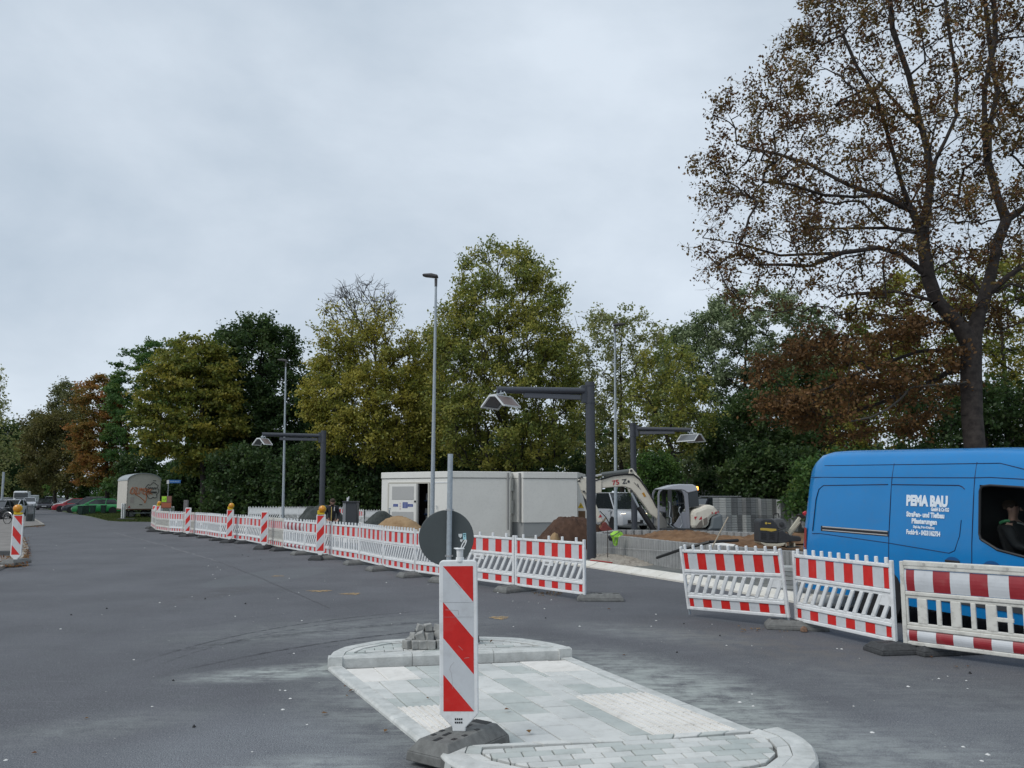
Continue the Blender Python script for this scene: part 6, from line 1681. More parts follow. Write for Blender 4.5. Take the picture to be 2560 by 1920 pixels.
# dark rubber around the side window (both sides), following the opening
rubm = mat('window_rubber', (.012, .012, .014), .5)
def side_pt(x, z, s_=-1, off=.004):
    return (x, s_ * (hw(z, x) + off), z)
for s_ in (-1, 1):
    top_ = [(x, interp(wtop, x)) for x in (2.90, 3.1, 3.3, 3.5, 3.7, 3.9, 4.1, 4.25, 4.40)]
    bot_ = [(x, interp(wbot, x)) for x in (4.40, 4.1, 3.7, 3.4, 3.2, 3.0, 2.90)]
    lp = [(2.765, 1.34), (2.765, 1.88), (2.79, 1.94)] + top_ + bot_ + [(2.79, 1.27), (2.765, 1.34)]
    MB().tube([side_pt(x, z, s_, .0) for x, z in lp], .017, 6).build('window_seal', rubm, van)
    MB().tube([side_pt(3.78, z, s_, .0) for z in (1.06, 1.3, 1.55, 1.80)], .016, 5).build('window_divider', rubm, van)
    # panel joints and pressed creases
    gap = mat('panel_gap', (.004, .02, .08), .6)
    j = MB()
    for x in (1.435, 2.665):
        j.tube([side_pt(x + (.10 if x > 2 and z > 2 else 0) * 0 + (z - 1.2) * .03, z, s_, .0005) for z in (.35, .6, .9, 1.2, 1.5, 1.8, 2.05, 2.25)], .0065, 5)
    j.build('door_gap', gap, van)
    c_ = MB()
    c_.tube([side_pt(x, 2.05, s_, .001) for x in (-.05, .5, 1.0, 1.43, 2.0, 2.66)] + [side_pt(x, interp(wtop, x) + .10, s_, .001) for x in (2.9, 3.3, 3.7, 4.1, 4.35)], .006, 4)
    c_.tube([side_pt(x, 2.235, s_, .004) for x in (.2, .6, 1.2, 2.0, 2.66, 3.0)] + [side_pt(3.3, 2.16, s_, .004), side_pt(3.6, 1.98, s_, .004)], .005, 4)
    c_.tube([side_pt(x, z, s_, .001) for x, z in ((.03, 1.20), (.08, 1.7), (.13, 1.86), (.22, 1.92), (1.4, 1.95))], .007, 4)
    c_.tube([side_pt(x, z, s_, .001) for x, z in ((1.46, 1.95), (2.48, 1.95), (2.53, 1.93), (2.56, 1.9))], .007, 4)
    c_.tube([side_pt(x, z, s_, .001) for x, z in ((.02, 1.16), (.2, 1.17), (1.43, 1.12), (2.35, 1.06), (2.43, 1.10), (2.5, 1.3), (2.52, 1.5))], .005, 4)
    c_.build('pressed_crease', gap, van)
    # aluminium slide rail of the sliding door in its groove
    if s_ == -1:
        rl_ = MB()
        for dz, th_ in ((.032, .012), (-.018, .010)): rl_.tube([side_pt(.24, 1.245 + dz, s_, .006), side_pt(1.42, 1.245 + dz, s_, .006)], th_, 6)
        rl_.build('slide_rail', mat('rail_alu', (.45, .44, .43), .4, .5), van)
        a = side_pt(.33, 1.16, s_, .0); MB().add([side_pt(.20, 1.21, s_, .003), side_pt(1.425, 1.21, s_, .003), side_pt(1.425, 1.29, s_, .003), side_pt(.20, 1.29, s_, .003)], [(0, 1, 2, 3)]).build('rail_groove', rubm, van)
    for x in (2.40, 2.92):
        c = side_pt(x, .955, s_, .0)
        MB().lathe([(.001, 0), (.12, .001), (.125, .004), (.12, .005)], 18, (0, 0, 0), 'y')
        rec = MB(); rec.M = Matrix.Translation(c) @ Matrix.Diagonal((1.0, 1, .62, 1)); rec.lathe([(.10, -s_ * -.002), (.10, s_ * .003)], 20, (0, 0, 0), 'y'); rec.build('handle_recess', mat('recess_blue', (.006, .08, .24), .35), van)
        hd = MB(); hd.box(c[0] - .105, c[0] + .105, c[1] + s_ * .012 - .012, c[1] + s_ * .012 + .012, c[2] - .018, c[2] + .018); hd.build('door_handle', black, van, bevel=.01)
    # mirror
    mr = MB(); mr.box(4.02, 4.22, s_ * 1.30 - .13, s_ * 1.30 + .13, 1.08, 1.47); mr.build('mirror', mat('mirror_grey', (.06, .065, .07), .5), van, bevel=.05, seg=3)
    MB().cyl((4.2, s_ * .93, 1.12), (4.15, s_ * 1.2, 1.16), .035, n=8).build('mirror_arm', black, van)
    # lamps
    MB().box(-.275, -.20, s_ * .76 - .05, s_ * .76 + .05, .80, 1.18).build('tail_light', mat('tail_red', (.28, .01, .01), .25), van, bevel=.02)
    MB().box(5.55, 5.86, s_ * .62 - .14, s_ * .62 + .14, .88, 1.10).build('headlight', mat('headlamp_glass', (.45, .48, .5), .15), van, bevel=.03)
    tl_ = MB(); tl_.add([side_pt(-.24, .62, s_, .012), side_pt(-.13, .62, s_, .012), side_pt(-.10, 1.24, s_, .012), side_pt(-.19, 1.24, s_, .012)], [(0, 1, 2, 3)]); tl_.build('tail_light', MATS['tail_red'], van)
    for x in (1.22, 4.92):
        wheel(van, x, s_ * .86, .345, .22)
        ar = MB(); ar.lathe([(.42, s_ * .995), (.42, s_ * .80)], 20, (x, 0, .40), 'y'); ar.build('wheel_arch', black, van)
    MB().add([side_pt(1.75, .42, s_, .012), side_pt(4.4, .42, s_, .012), side_pt(4.4, .52, s_, .012), side_pt(1.75, .52, s_, .012)], [(0, 1, 2, 3)]).build('side_trim', MATS['mirror_grey'], van)
MB().box(5.80, 5.99, -.8, .8, .30, .62).build('front_bumper', MATS['mirror_grey'], van, bevel=.04)
MB().box(5.86, 5.965, -.55, .55, .68, .95).build('grille', black, van, bevel=.02)
MB().box(-.36, -.22, -.9, .9, .30, .48).build('rear_bumper', MATS['mirror_grey'], van, bevel=.03)
MB().box(-.315, -.29, -.006, .006, .5, 1.2).build('rear_door_gap', gap, van)
# cabin inside
MB().box(2.68, 2.72, -.86, .86, .6, 2.1).build('bulkhead', mat('cab_inside', (.02, .021, .022), .8), van)
for s_ in (-1, 1):
    MB().box(2.95, 3.45, s_ * .45 - .24, s_ * .45 + .24, .60, .86).build('seat', mat('seat_black', (.014, .014, .016), .8), van, bevel=.05)
    so = MB(); so.M = Matrix.Translation((2.98, s_ * .45, .86)) @ Matrix.Rotation(R(-14), 4, 'Y'); so.box(-.07, .07, -.23, .23, 0, .62); so.build('seat_back', MATS['seat_black'], van, bevel=.05)
MB().box(4.1, 4.7, -.82, .82, .8, 1.12).build('dashboard', MATS['cab_inside'], van, bevel=.05)
MB().box(2.75, 4.9, -.9, .9, .55, .595).build('cab_floor', MATS['cab_inside'], van)
MB().box(2.75, 3.9, -.80, .80, 2.10, 2.13).build('headliner', MATS['cab_inside'], van)
# lettering
wt_ = mat('lettering_white', (.72, .78, .84), .5)
def vtext(s, xc, zc, size, width, bold=0.0):
    y = -(hw(zc, xc) + .004)
    sl = math.atan2(hw(zc - .1, xc) - hw(zc + .1, xc), .2)
    o = text_obj(s, size, 'lettering', wt_, van, Matrix.Identity(4), bold=bold, depth=.0015)
    xs = [v.co.x for v in o.data.vertices]; ys = [v.co.y for v in o.data.vertices]
    k = width / (max(xs) - min(xs))
    o.data.transform(Matrix.Translation((xc, y, zc)) @ Matrix.Rotation(-sl, 4, 'X') @ Matrix.Rotation(R(90), 4, 'X') @ Matrix.Diagonal((k, 1, 1, 1)) @ Matrix.Translation((-(max(xs) + min(xs)) / 2, -size * .35, 0)))
vtext('PEMA BAU', 2.02, 1.735, .190, .62, bold=.012)
vtext('GmbH & Co KG', 2.22, 1.625, .066, .26, bold=.004)
vtext('Straßen- und Tiefbau', 2.0, 1.545, .094, .57, bold=.0045)
vtext('Pflasterungen', 1.99, 1.455, .094, .38, bold=.0045)
vtext('Dipl.-Ing. Peter Kehrberg', 1.985, 1.375, .046, .32, bold=.0025)
vtext('Fockbek - 04331/62754', 1.975, 1.300, .086, .51, bold=.0045)

# ------------------------------------------------------------------ people
skin = mat('skin', (.42, .25, .19), .55); hair = mat('hair_brown', (.045, .028, .018), .8)
def person(loc, rz, label, sit=False, bend=0.0, headtilt=0.0, jacket=None, trousers=None, extra=None, only_hair=True, beard=True):
    r = empty('person', loc, rz, label, 'person')
    # figure faces +x, heights in metres
    Hh = 0.0
    if not sit:
        pel = Vector((0, 0, .92)); hips = [Vector((0, s_ * .10, .90)) for s_ in (-1, 1)]
        knees = [Vector((.03, s_ * .11, .50)) for s_ in (-1, 1)]; ank = [Vector((-.01, s_ * .12, .09)) for s_ in (-1, 1)]; toe = [Vector((.16, s_ * .13, .05)) for s_ in (-1, 1)]
    else:
        pel = Vector((0, 0, .10)); hips = [Vector((.03, s_ * .10, .09)) for s_ in (-1, 1)]
        knees = [Vector((.46, s_ * .13, .14)) for s_ in (-1, 1)]; ank = [Vector((.60, s_ * .13, -.26)) for s_ in (-1, 1)]; toe = [Vector((.76, s_ * .13, -.30)) for s_ in (-1, 1)]
    M = Matrix.Rotation(bend, 4, 'Y')
    def T(x, y, z): return pel + M @ Vector((x, y, z))
    sp1, sp2, chest, neck = T(0, 0, .14), T(-.01, 0, .28), T(0, 0, .44), T(.0, 0, .54)
    hM = M @ Matrix.Rotation(headtilt, 4, 'Y')
    def Hd(x, y, z): return neck + hM @ Vector((x, y, z))
    head0, head1, head2 = Hd(.01, 0, .07), Hd(.02, 0, .14), Hd(.01, 0, .215)
    sh = [T(0, s_ * .17, .47) for s_ in (-1, 1)]
    if sit:
        elb = [T(.10, s_ * .24, .20) for s_ in (-1, 1)]; wri = [T(.34, s_ * .20, .16) for s_ in (-1, 1)]; hnd = [T(.42, s_ * .18, .17) for s_ in (-1, 1)]
    else:
        elb = [T(.02, s_ * .24, .18) for s_ in (-1, 1)]; wri = [T(.20, s_ * .18, .03) for s_ in (-1, 1)]; hnd = [T(.28, s_ * .14, .02) for s_ in (-1, 1)]
    pts = [pel, sp1, sp2, chest, neck, head0, head1, head2]; rad = [(.12, .15), (.11, .13), (.12, .14), (.12, .16), (.052, .052), (.062, .058), (.092, .075), (.07, .062)]
    ed = [(i, i + 1) for i in range(7)]
    for k in (0, 1):
        b = len(pts); pts += [sh[k], elb[k], wri[k], hnd[k]]; rad += [.055, .042, .03, .035]; ed += [(3, b), (b, b + 1), (b + 1, b + 2), (b + 2, b + 3)]
        # fingers
        d = (hnd[k] - wri[k]).normalized(); sd_ = d.cross(Vector((0, 0, 1))).normalized()
        for f_ in range(4):
            c = len(pts); base = hnd[k] + sd_ * (.022 * (f_ - 1.5)) + d * .02
            ll = (.036, .042, .040, .032)[f_]
            pts += [base + d * .02, base + d * (.02 + ll) - Vector((0, 0, .012))]; rad += [.009, .008]; ed += [(b + 3, c), (c, c + 1)]
        c = len(pts); sgn_ = 1 if k else -1
        pts += [hnd[k] + sd_ * (-.04 * sgn_) - d * .01]; rad += [.010]; ed += [(b + 3, c)]
        b = len(pts); pts += [hips[k], knees[k], ank[k], toe[k]]; rad += [.085, .055, .038, .035]; ed += [(0, b), (b, b + 1), (b + 1, b + 2), (b + 2, b + 3)]
    bo = skin_mesh(pts, ed, rad, 'body', skin, r)
    # face: nose, ears, eyes, mouth
    fm = MB(); fm.M = Matrix.Translation(neck) @ hM.to_4x4()
    fm.add([(.10, -.012, .125), (.10, .012, .125), (.135, 0, .115), (.098, 0, .165), (.10, 0, .112)], [(0, 1, 2), (0, 2, 3), (1, 3, 2), (0, 4, 2), (1, 2, 4)])
    for s_ in (-1, 1): fm.lathe([(.006, -.015), (.028, 0), (.006, .015)], 8, (.005, s_ * .085, .135), 'y')
    fm.build('nose_and_ears', skin, r)
    em = MB(); em.M = fm.M
    for s_ in (-1, 1): em.box(.096, .106, s_ * .033 - .012, s_ * .033 + .012, .148, .158)
    em.box(.094, .104, -.024, .024, .082, .088)
    em.build('eyes_and_mouth', mat('face_dark', (.05, .025, .02), .6), r)
    hm = MB(); hm.M = fm.M
    hm.lathe([(.001, .255), (.055, .248), (.086, .21), (.094, .175), (.080, .135), (.02, .12)], 14, (-.018, 0, 0), 'z')
    hm.build('hair', hair, r, smooth=True)
    if beard:
        bm_ = MB(); bm_.M = fm.M; bm_.lathe([(.03, .02), (.062, .045), (.068, .07), (.05, .085)], 12, (.035, 0, 0), 'z'); bm_.build('beard', hair, r, smooth=True)
    # jacket and trousers as slightly larger skins
    jp = [pel + M @ Vector((0, 0, -.02)), sp1, sp2, chest, T(0, 0, .53)]; jr = [(.15, .18), (.135, .16), (.14, .17), (.14, .19), (.075, .08)]; je = [(i, i + 1) for i in range(4)]
    for k in (0, 1):
        b = len(jp); jp += [sh[k], elb[k], wri[k] + (elb[k] - wri[k]) * .12]; jr += [.080, .062, .048]; je += [(3, b), (b, b + 1), (b + 1, b + 2)]
    skin_mesh(jp, je, jr, 'jacket', jacket, r)
    tp_ = [pel + Vector((0, 0, .03)), pel + Vector((0, 0, -.04))]; trr = [(.135, .165), (.13, .16)]; te = [(0, 1)]
    for k in (0, 1):
        b = len(tp_); tp_ += [hips[k], knees[k], ank[k]]; trr += [.105, .075, .06]; te += [(1, b), (b, b + 1), (b + 1, b + 2)]
    skin_mesh(tp_, te, trr, 'trousers', trousers, r)
    for k in (0, 1):
        f_ = MB(); f_.M = Matrix.Translation((ank[k].x, ank[k].y, ank[k].z - .09)); f_.box(-.09, .20, -.05, .05, 0, .10); f_.build('shoe', black, r, bevel=.03)
    if extra: extra(r, T, fm.M)
    return r
blkj = mat('jacket_black', (.012, .013, .018), .8)
def stripe(r, T, FM):
    m = MB(); m.tube([T(.165, -.05, .50), T(.175, -.04, .36), T(.16, -.04, .2), T(.165, -.04, .0)], .014, 5); m.build('yellow_trim', mat('trim_yellow', (.55, .40, .12), .7), r)
    m = MB(); m.tube([T(.155, .06, .50), T(.17, .05, .36)], .012, 5); m.build('white_cord', white, r)
p = Z(829, 1300, 27.2)
person((p.x, 27.2, 0), R(-68), 'bearded man in a black jacket looking down behind the row of barriers', bend=R(5), headtilt=R(30), jacket=blkj, trousers=mat('trousers_dark', (.02, .02, .024), .8), extra=stripe)
def shirt(r, T, FM):
    m = MB(); m.tube([T(.09, -.10, .50), T(.13, -.05, .48), T(.15, 0, .455), T(.13, .05, .48), T(.09, .10, .50)], .008, 5); m.build('collar_trim', mat('trim_grey', (.5, .52, .5), .7), r)
    m = MB(); m.tube([T(.04, -.17, .53), T(-.02, -.19, .53), T(-.08, -.18, .51)], .018, 5); m.build('green_label', mat('trim_green', (.06, .28, .12), .7), r)
    m = MB(); m.box(.0, .025, -.02, .02, 0, .025); m.M = Matrix.Identity(4)
    q = MB(); pp = T(.185, -.08, .36); q.box(pp.x - .004, pp.x + .004, pp.y - .02, pp.y + .02, pp.z, pp.z + .022); q.build('chest_badge', white, r)
# driver's mate: position in van space, then to the world
vl = Matrix.Translation(van.location) @ van.rotation_euler.to_matrix().to_4x4() @ Vector((2.99, -.50, .88))
pp_ = person((vl.x, vl.y, vl.z), math.atan2(VH.y, VH.x) + R(6), 'person in a dark shirt sitting in the front of the blue van', sit=True, bend=R(-6), headtilt=R(4), jacket=mat('shirt_black', (.015, .017, .02), .8), trousers=MATS['trousers_dark'], extra=shirt, beard=False)

# ------------------------------------------------------------------ trees
rng = np.random.RandomState(11)
def frusta(P0, P1, r0, r1, n):
    """numpy: many tapered tubes -> verts, faces"""
    d = P1 - P0; L_ = np.linalg.norm(d, axis=1, keepdims=True); L_[L_ == 0] = 1e-6; d = d / L_
    up = np.where(np.abs(d[:, 2:3]) > .9, np.array([[1., 0, 0]]), np.array([[0, 0, 1.]]))
    u = np.cross(d, up); u /= np.linalg.norm(u, axis=1, keepdims=True); v = np.cross(d, u)
    a = np.arange(n) * 2 * PI / n
    ca, sa = np.cos(a)[None, :, None], np.sin(a)[None, :, None]
    ring = u[:, None, :] * ca + v[:, None, :] * sa
    A = P0[:, None, :] + ring * r0[:, None, None]; B = P1[:, None, :] + ring * r1[:, None, None]
    V = np.concatenate([A, B], axis=1).reshape(-1, 3)
    N = len(P0); base = (np.arange(N) * 2 * n)[:, None]
    i = np.arange(n)[None, :]; j = (i + 1) % n
    F = np.stack([base + i, base + j, base + n + j, base + n + i], axis=-1).reshape(-1, 4)
    return V, F
def np_mesh(name, V, F, m, parent, attr=None, smooth=False):
    me = bpy.data.meshes.new(name)
    me.vertices.add(len(V)); me.vertices.foreach_set('co', V.astype(np.float32).ravel())
    k = F.shape[1]
    me.loops.add(F.size); me.loops.foreach_set('vertex_index', F.astype(np.int32).ravel())
    me.polygons.add(len(F)); me.polygons.foreach_set('loop_start', (np.arange(len(F)) * k).astype(np.int32))
    me.update(calc_edges=True); me.materials.append(m)
    if attr is not None:
        at = me.attributes.new('v', 'FLOAT', 'FACE'); at.data.foreach_set('value', attr.astype(np.float32))
    if smooth: me.polygons.foreach_set('use_smooth', [True] * len(F))
    o = bpy.data.objects.new(name, me); link(o, parent); return o
def leaf_quads(P_, size, val, flat=.35, aspect=.62):
    N = len(P_)
    nrm = rng.normal(size=(N, 3)); nrm[:, 2] += flat * 2.0; nrm /= np.linalg.norm(nrm, axis=1, keepdims=True)
    t = rng.normal(size=(N, 3)); t -= nrm * np.sum(t * nrm, axis=1, keepdims=True); t /= np.linalg.norm(t, axis=1, keepdims=True)
    b = np.cross(nrm, t); s_ = size * rng.uniform(.6, 1.35, size=(N, 1))
    A = P_ - t * s_ * .5; B = P_ + b * s_ * .5 * aspect + nrm * s_ * .10; C_ = P_ + t * s_ * .5; D_ = P_ - b * s_ * .5 * aspect + nrm * s_ * .10
    V = np.stack([A, B, C_, D_], axis=1).reshape(-1, 3); F = np.arange(4 * N).reshape(-1, 4)
    return V, F
def in_poly(x, z, poly):
    inside = np.zeros(len(x), bool); n = len(poly)
    for i in range(n):
        x1, z1 = poly[i]; x2, z2 = poly[(i + 1) % n]
        c = ((z1 > z) != (z2 > z)) & (x < (x2 - x1) * (z - z1) / (z2 - z1 + 1e-12) + x1); inside ^= c
    return inside
bark = mat('bark', (.045, .038, .030), .9, col2=(.10, .085, .07), vscale=6, bump=.8, bscale=18)
bark_d = mat('bark_dark', (.022, .018, .016), .9, col2=(.05, .042, .036), vscale=8, bump=.6, bscale=20)
def grow(nodes, parents, targets, jit_=.12, k=3, down=.6, asc=0.0):
    """attach each target to the nearest suitable skeleton node"""
    nodes = list(nodes); parents = list(parents); tips = []
    arr = np.array(nodes)
    for t in targets:
        d = arr - t; dist = np.linalg.norm(d, axis=1); cost = dist + down * np.maximum(0, arr[:, 2] - t[2] + .15 * dist + asc * np.linalg.norm(d[:, :2], axis=1))
        b = int(np.argmin(cost)); p = arr[b]; L_ = dist[b]; cur = b; new = []
        kk = max(1, min(k, int(L_ / .35) + 1))
        for i in range(1, kk + 1):
            f = i / kk; q = p + (t - p) * f
            if i < kk: q = q + rng.normal(size=3) * L_ * jit_ * .5; q[2] += L_ * .08 * math.sin(PI * f)
            nodes.append(q); parents.append(cur); cur = len(nodes) - 1; new.append(q)
        tips.append(cur); arr = np.vstack([arr, np.array(new)])
    return nodes, parents, tips
def build_wood(nodes, parents, tips, r_tip, r_base, m, parent, n=5, expo=.70, ntr=0):
    N = len(nodes); cnt = np.zeros(N); 
    for t in tips: cnt[t] += 1
    for i in range(N - 1, 0, -1):
        if parents[i] >= 0: cnt[parents[i]] += cnt[i]
    cnt = np.maximum(cnt, 1); mx_ = cnt.max()
    rad = r_tip + (r_base - r_tip) * ((cnt - 1) / max(1, mx_ - 1)) ** expo
    P_ = np.array(nodes); idx = np.array([i for i in range(N) if parents[i] >= 0]); pi_ = np.array([parents[i] for i in idx])
    r0 = np.minimum(rad[pi_], rad[idx] * 1.5); r1 = rad[idx]
    return frusta(P_[pi_], P_[idx], r0, r1, n), rad
def make_tree(name, label, outline, Y0, trunk, ncl, nleaf, leaf, cmat, rcl=.6, depth=.8, seed=1, r_trunk=.22, flat=1.0, dens=None, group=None, cat='tree', twigs=3, r_tip=.012, barkm=None, targets_in=None, extra_trunks=None, ground=True, nside=5, jit_=.12, down=.6, off=0.0, inner=1.0, leafflat=.35, up=.15, asc=0.0, expo=.7):
    global rng
    rng = np.random.RandomState(seed); barkm = barkm or bark_d
    poly = [(Z(x, y, Y0).x, max(.3, Z(x, y, Y0).z)) for x, y in outline]
    xs = [p[0] for p in poly]; zs = [p[1] for p in poly]
    x0, x1, z0, z1 = min(xs), max(xs), min(zs), max(zs)
    base = Z(trunk[0][0], trunk[0][1], Y0)
    root = empty(name, (base.x, Y0 + off, 0), 0, label, cat, group)
    O = np.array([base.x, Y0 + off, 0.0])
    # half width at each height
    zz = np.linspace(z0, z1, 40); gx = np.linspace(x0, x1, 80); half = []
    for z in zz:
        ins = in_poly(gx, np.full(80, z), poly); half.append((gx[ins].min(), gx[ins].max()) if ins.any() else (0, 0))
    half = np.array(half)
    C_ = []
    while len(C_) < ncl:
        x = rng.uniform(x0, x1, 500); z = rng.uniform(z0, z1, 500); ok = in_poly(x, z, poly)
        x, z = x[ok], z[ok]
        for a, b in zip(x, z):
            lo = np.interp(b, zz, half[:, 0]); hi = np.interp(b, zz, half[:, 1]); w_ = max(.3, (hi - lo) / 2); q = min(1, abs(a - (lo + hi) / 2) / w_)
            if dens and rng.rand() > dens(a, b, (b - z0) / (z1 - z0)): continue
            yy = depth * w_ * math.sqrt(max(.02, 1 - q * q)); t = rng.uniform(-1, 1); t = math.copysign(abs(t) ** .7, t)
            C_.append((a, Y0 + off + t * yy, b))
            if len(C_) >= ncl: break
    C_ = np.array(C_) - O
    tnodes = []; tpar = []
    tl = [Z(x, y, Y0) for x, y in trunk]; tl[0] = Vector((tl[0].x, Y0, 0)) if ground else tl[0]
    def addline(pts, par):
        cur = par
        for i, p in enumerate(pts):
            q = np.array([p.x, p.y + off, p.z]) - O
            if cur >= 0:
                a = tnodes[cur]; L_ = np.linalg.norm(q - a); k = max(1, int(L_ / .9))
                for j in range(1, k + 1):
                    tnodes.append(a + (q - a) * j / k + (rng.normal(size=3) * .04 if j < k else 0)); tpar.append(cur); cur = len(tnodes) - 1
            else: tnodes.append(q); tpar.append(-1); cur = len(tnodes) - 1
        return cur
    addline(tl, -1)
    if extra_trunks:
        for pts, dy in extra_trunks:
            pp = [Z(x, y, Y0) for x, y in pts]; n0 = len(pp)
            for i, q in enumerate(pp): q.y = Y0 + dy * (i / max(1, n0 - 1))
            a0 = np.array([pp[0].x, pp[0].y + off, pp[0].z]) - O
            d = np.linalg.norm(np.array(tnodes) - a0, axis=1); addline(pp[1:] if len(pp) > 1 else pp, int(np.argmin(d)))
    order = np.argsort(np.min(np.linalg.norm(C_[:, None, :] - np.array(tnodes)[None, :, :], axis=2), axis=1))
    C_ = C_[order]
    nodes, parents, tips = grow(tnodes, tpar, C_, jit_=jit_, down=down, asc=asc)
    (V, F), rad = build_wood(nodes, parents, tips, r_tip, r_trunk, barkm, root, n=nside, expo=expo)
    # twigs
    T = twigs; c = np.repeat(C_, T, axis=0); dr = rng.normal(size=(len(c), 3)); dr[:, 2] = dr[:, 2] * flat + up; dr /= np.linalg.norm(dr, axis=1, keepdims=True)
    ends = c + dr * rcl * rng.uniform(.6, 1.3, size=(len(c), 1)) * np.array([[1, 1, flat]])
    mid_ = (c + ends) / 2 + rng.normal(size=c.shape) * rcl * .08
    V2, F2 = frusta(np.vstack([c, mid_]), np.vstack([mid_, ends]), np.full(2 * len(c), r_tip * .8), np.concatenate([np.full(len(c), r_tip * .6), np.full(len(c), r_tip * .3)]), 3)
    # split: trunk part (big) and branches
    wood = np_mesh('trunk', np.vstack([V, V2]), np.vstack([F, F2 + len(V)]), barkm, root)
    # leaves along the twigs
    per = max(1, int(nleaf * 1.3) // len(c)); hz = (C_[:, 2] + O[2] - z0) / (z1 - z0)
    keep = np.ones(len(C_)); 
    LP, LV = [], []
    wl_ = rng.rand(len(C_)) * .55
    lf = np.array([leafdens_fn(h) for h in hz]) if (leafdens_fn := make_tree.leafdens) else keep
    cl_id = np.repeat(np.arange(len(C_)), T)
    tw = np.repeat(np.arange(len(c)), per)
    f = rng.uniform(.05, 1.05, size=(len(tw), 1)); pos = c[tw] + (ends[tw] - c[tw]) * f + rng.normal(size=(len(tw), 3)) * rcl * .20 * np.array([[1, 1, flat]])
    ok = rng.rand(len(tw)) < lf[cl_id[tw]]
    pos = pos[ok]; val = wl_[cl_id[tw[ok]]] + rng.rand(ok.sum()) * .45
    LVt, LF = leaf_quads(pos, leaf * 1.12, val, flat=leafflat)
    np_mesh('crown', LVt, LF, cmat, root, attr=val)
    return root
make_tree.leafdens = None
LM = {
 'dark': leaf_mat('leaf_dark_green', [(0.024, 0.051, 0.018), (0.038, 0.079, 0.024), (0.067, 0.116, 0.032), (0.097, 0.137, 0.037)]),
 'green': leaf_mat('leaf_green', [(0.036, 0.087, 0.025), (0.065, 0.142, 0.036), (0.101, 0.190, 0.046), (0.175, 0.231, 0.049)]),
 'olive': leaf_mat('leaf_olive', [(0.072, 0.109, 0.023), (0.144, 0.178, 0.033), (0.265, 0.255, 0.042), (0.408, 0.318, 0.056)]),
 'linden': leaf_mat('leaf_linden', [(0.142, 0.174, 0.035), (0.267, 0.281, 0.048), (0.420, 0.362, 0.064), (0.420, 0.415, 0.078)]),
 'linden2': leaf_mat('leaf_linden_green', [(0.096, 0.143, 0.035), (0.193, 0.231, 0.048), (0.330, 0.327, 0.065), (0.420, 0.368, 0.078)]),
 'orange': leaf_mat('leaf_orange', [(0.073, 0.106, 0.025), (0.187, 0.141, 0.033), (0.332, 0.177, 0.046), (0.353, 0.119, 0.046)]),
 'birch': leaf_mat('leaf_birch', [(0.068, 0.089, 0.043), (0.119, 0.141, 0.059), (0.186, 0.194, 0.076), (0.220, 0.213, 0.101)]),
 'brown': leaf_mat('leaf_olive_brown', [(0.048, 0.060, 0.019), (0.097, 0.101, 0.029), (0.155, 0.141, 0.043), (0.174, 0.141, 0.047)]),
 'poplar': leaf_mat('leaf_poplar', [(0.085, 0.127, 0.054), (0.143, 0.194, 0.087), (0.228, 0.282, 0.147), (0.361, 0.408, 0.253)], tr=.2),
 'yellowish': leaf_mat('leaf_yellowish', [(0.117, 0.153, 0.050), (0.213, 0.245, 0.078), (0.331, 0.336, 0.127), (0.420, 0.420, 0.213)]),
 'oak': leaf_mat('leaf_oak', [(0.050, 0.024, 0.011), (0.121, 0.053, 0.020), (0.143, 0.110, 0.031), (0.231, 0.094, 0.035)], tr=.3),
 'rust': leaf_mat('leaf_rust', [(0.070, 0.042, 0.017), (0.150, 0.078, 0.028), (0.219, 0.113, 0.041), (0.140, 0.144, 0.041)], tr=.25),
 'shrub': leaf_mat('leaf_shrub', [(0.028, 0.070, 0.017), (0.056, 0.126, 0.025), (0.098, 0.182, 0.035), (0.140, 0.210, 0.042)]),
}
GT = 'trees closing the view behind the road works'
def tree(lab, outline, Y, trunk, ncl, nl, leaf, lm, **k):
    return make_tree('tree', lab, D(outline), Y, D(trunk), ncl, nl, leaf, LM[lm], label_=None, group=GT, **k) if False else make_tree('tree', lab, D(outline), Y, D(trunk), ncl, nl, leaf, LM[lm], group=GT, **k)
# left mass
tree('big dark green round crowned tree behind the thin left street lamp', [(455, 1060), (438, 900), (452, 780), (468, 735), (515, 703), (570, 694), (618, 708), (642, 745), (650, 790), (676, 830), (690, 900), (700, 1000), (690, 1060)], 60, [(565, 1105), (562, 1000), (560, 900), (562, 800), (566, 740)], 520, 56000, .23, 'dark', seed=2, rcl=.95, depth=.75, r_trunk=.3, flat=.95, twigs=4)
tree('olive yellow tree with layered branches left of the dark round tree', [(300, 880), (318, 815), (345, 765), (385, 728), (400, 712), (415, 728), (455, 740), (490, 765), (520, 850), (530, 950), (480, 1010), (400, 1020), (330, 985), (296, 930)], 56, [(440, 1105), (438, 1000), (435, 900), (432, 800), (420, 745)], 260, 26000, .22, 'olive', seed=3, rcl=1.0, depth=.7, r_trunk=.25, flat=.55, twigs=5)
tree('dark green tree behind the layered olive tree, left of it', [(236, 1080), (230, 930), (248, 800), (285, 752), (330, 738), (380, 742), (410, 820), (420, 1000), (400, 1060)], 90, [(330, 1100), (330, 950), (330, 800)], 280, 30000, .26, 'green', seed=4, rcl=1.0, depth=.75, r_trunk=.28, flat=.6, twigs=4)
tree('orange brown autumn tree above the parked cars', [(160, 920), (165, 850), (195, 818), (240, 808), (268, 850), (280, 950), (285, 1050), (240, 1050), (175, 1045), (150, 1000)], 92, [(232, 1104), (230, 1000), (222, 870)], 220, 20000, .27, 'orange', seed=5, rcl=1.1, depth=.75, r_trunk=.26, flat=.6, twigs=4)
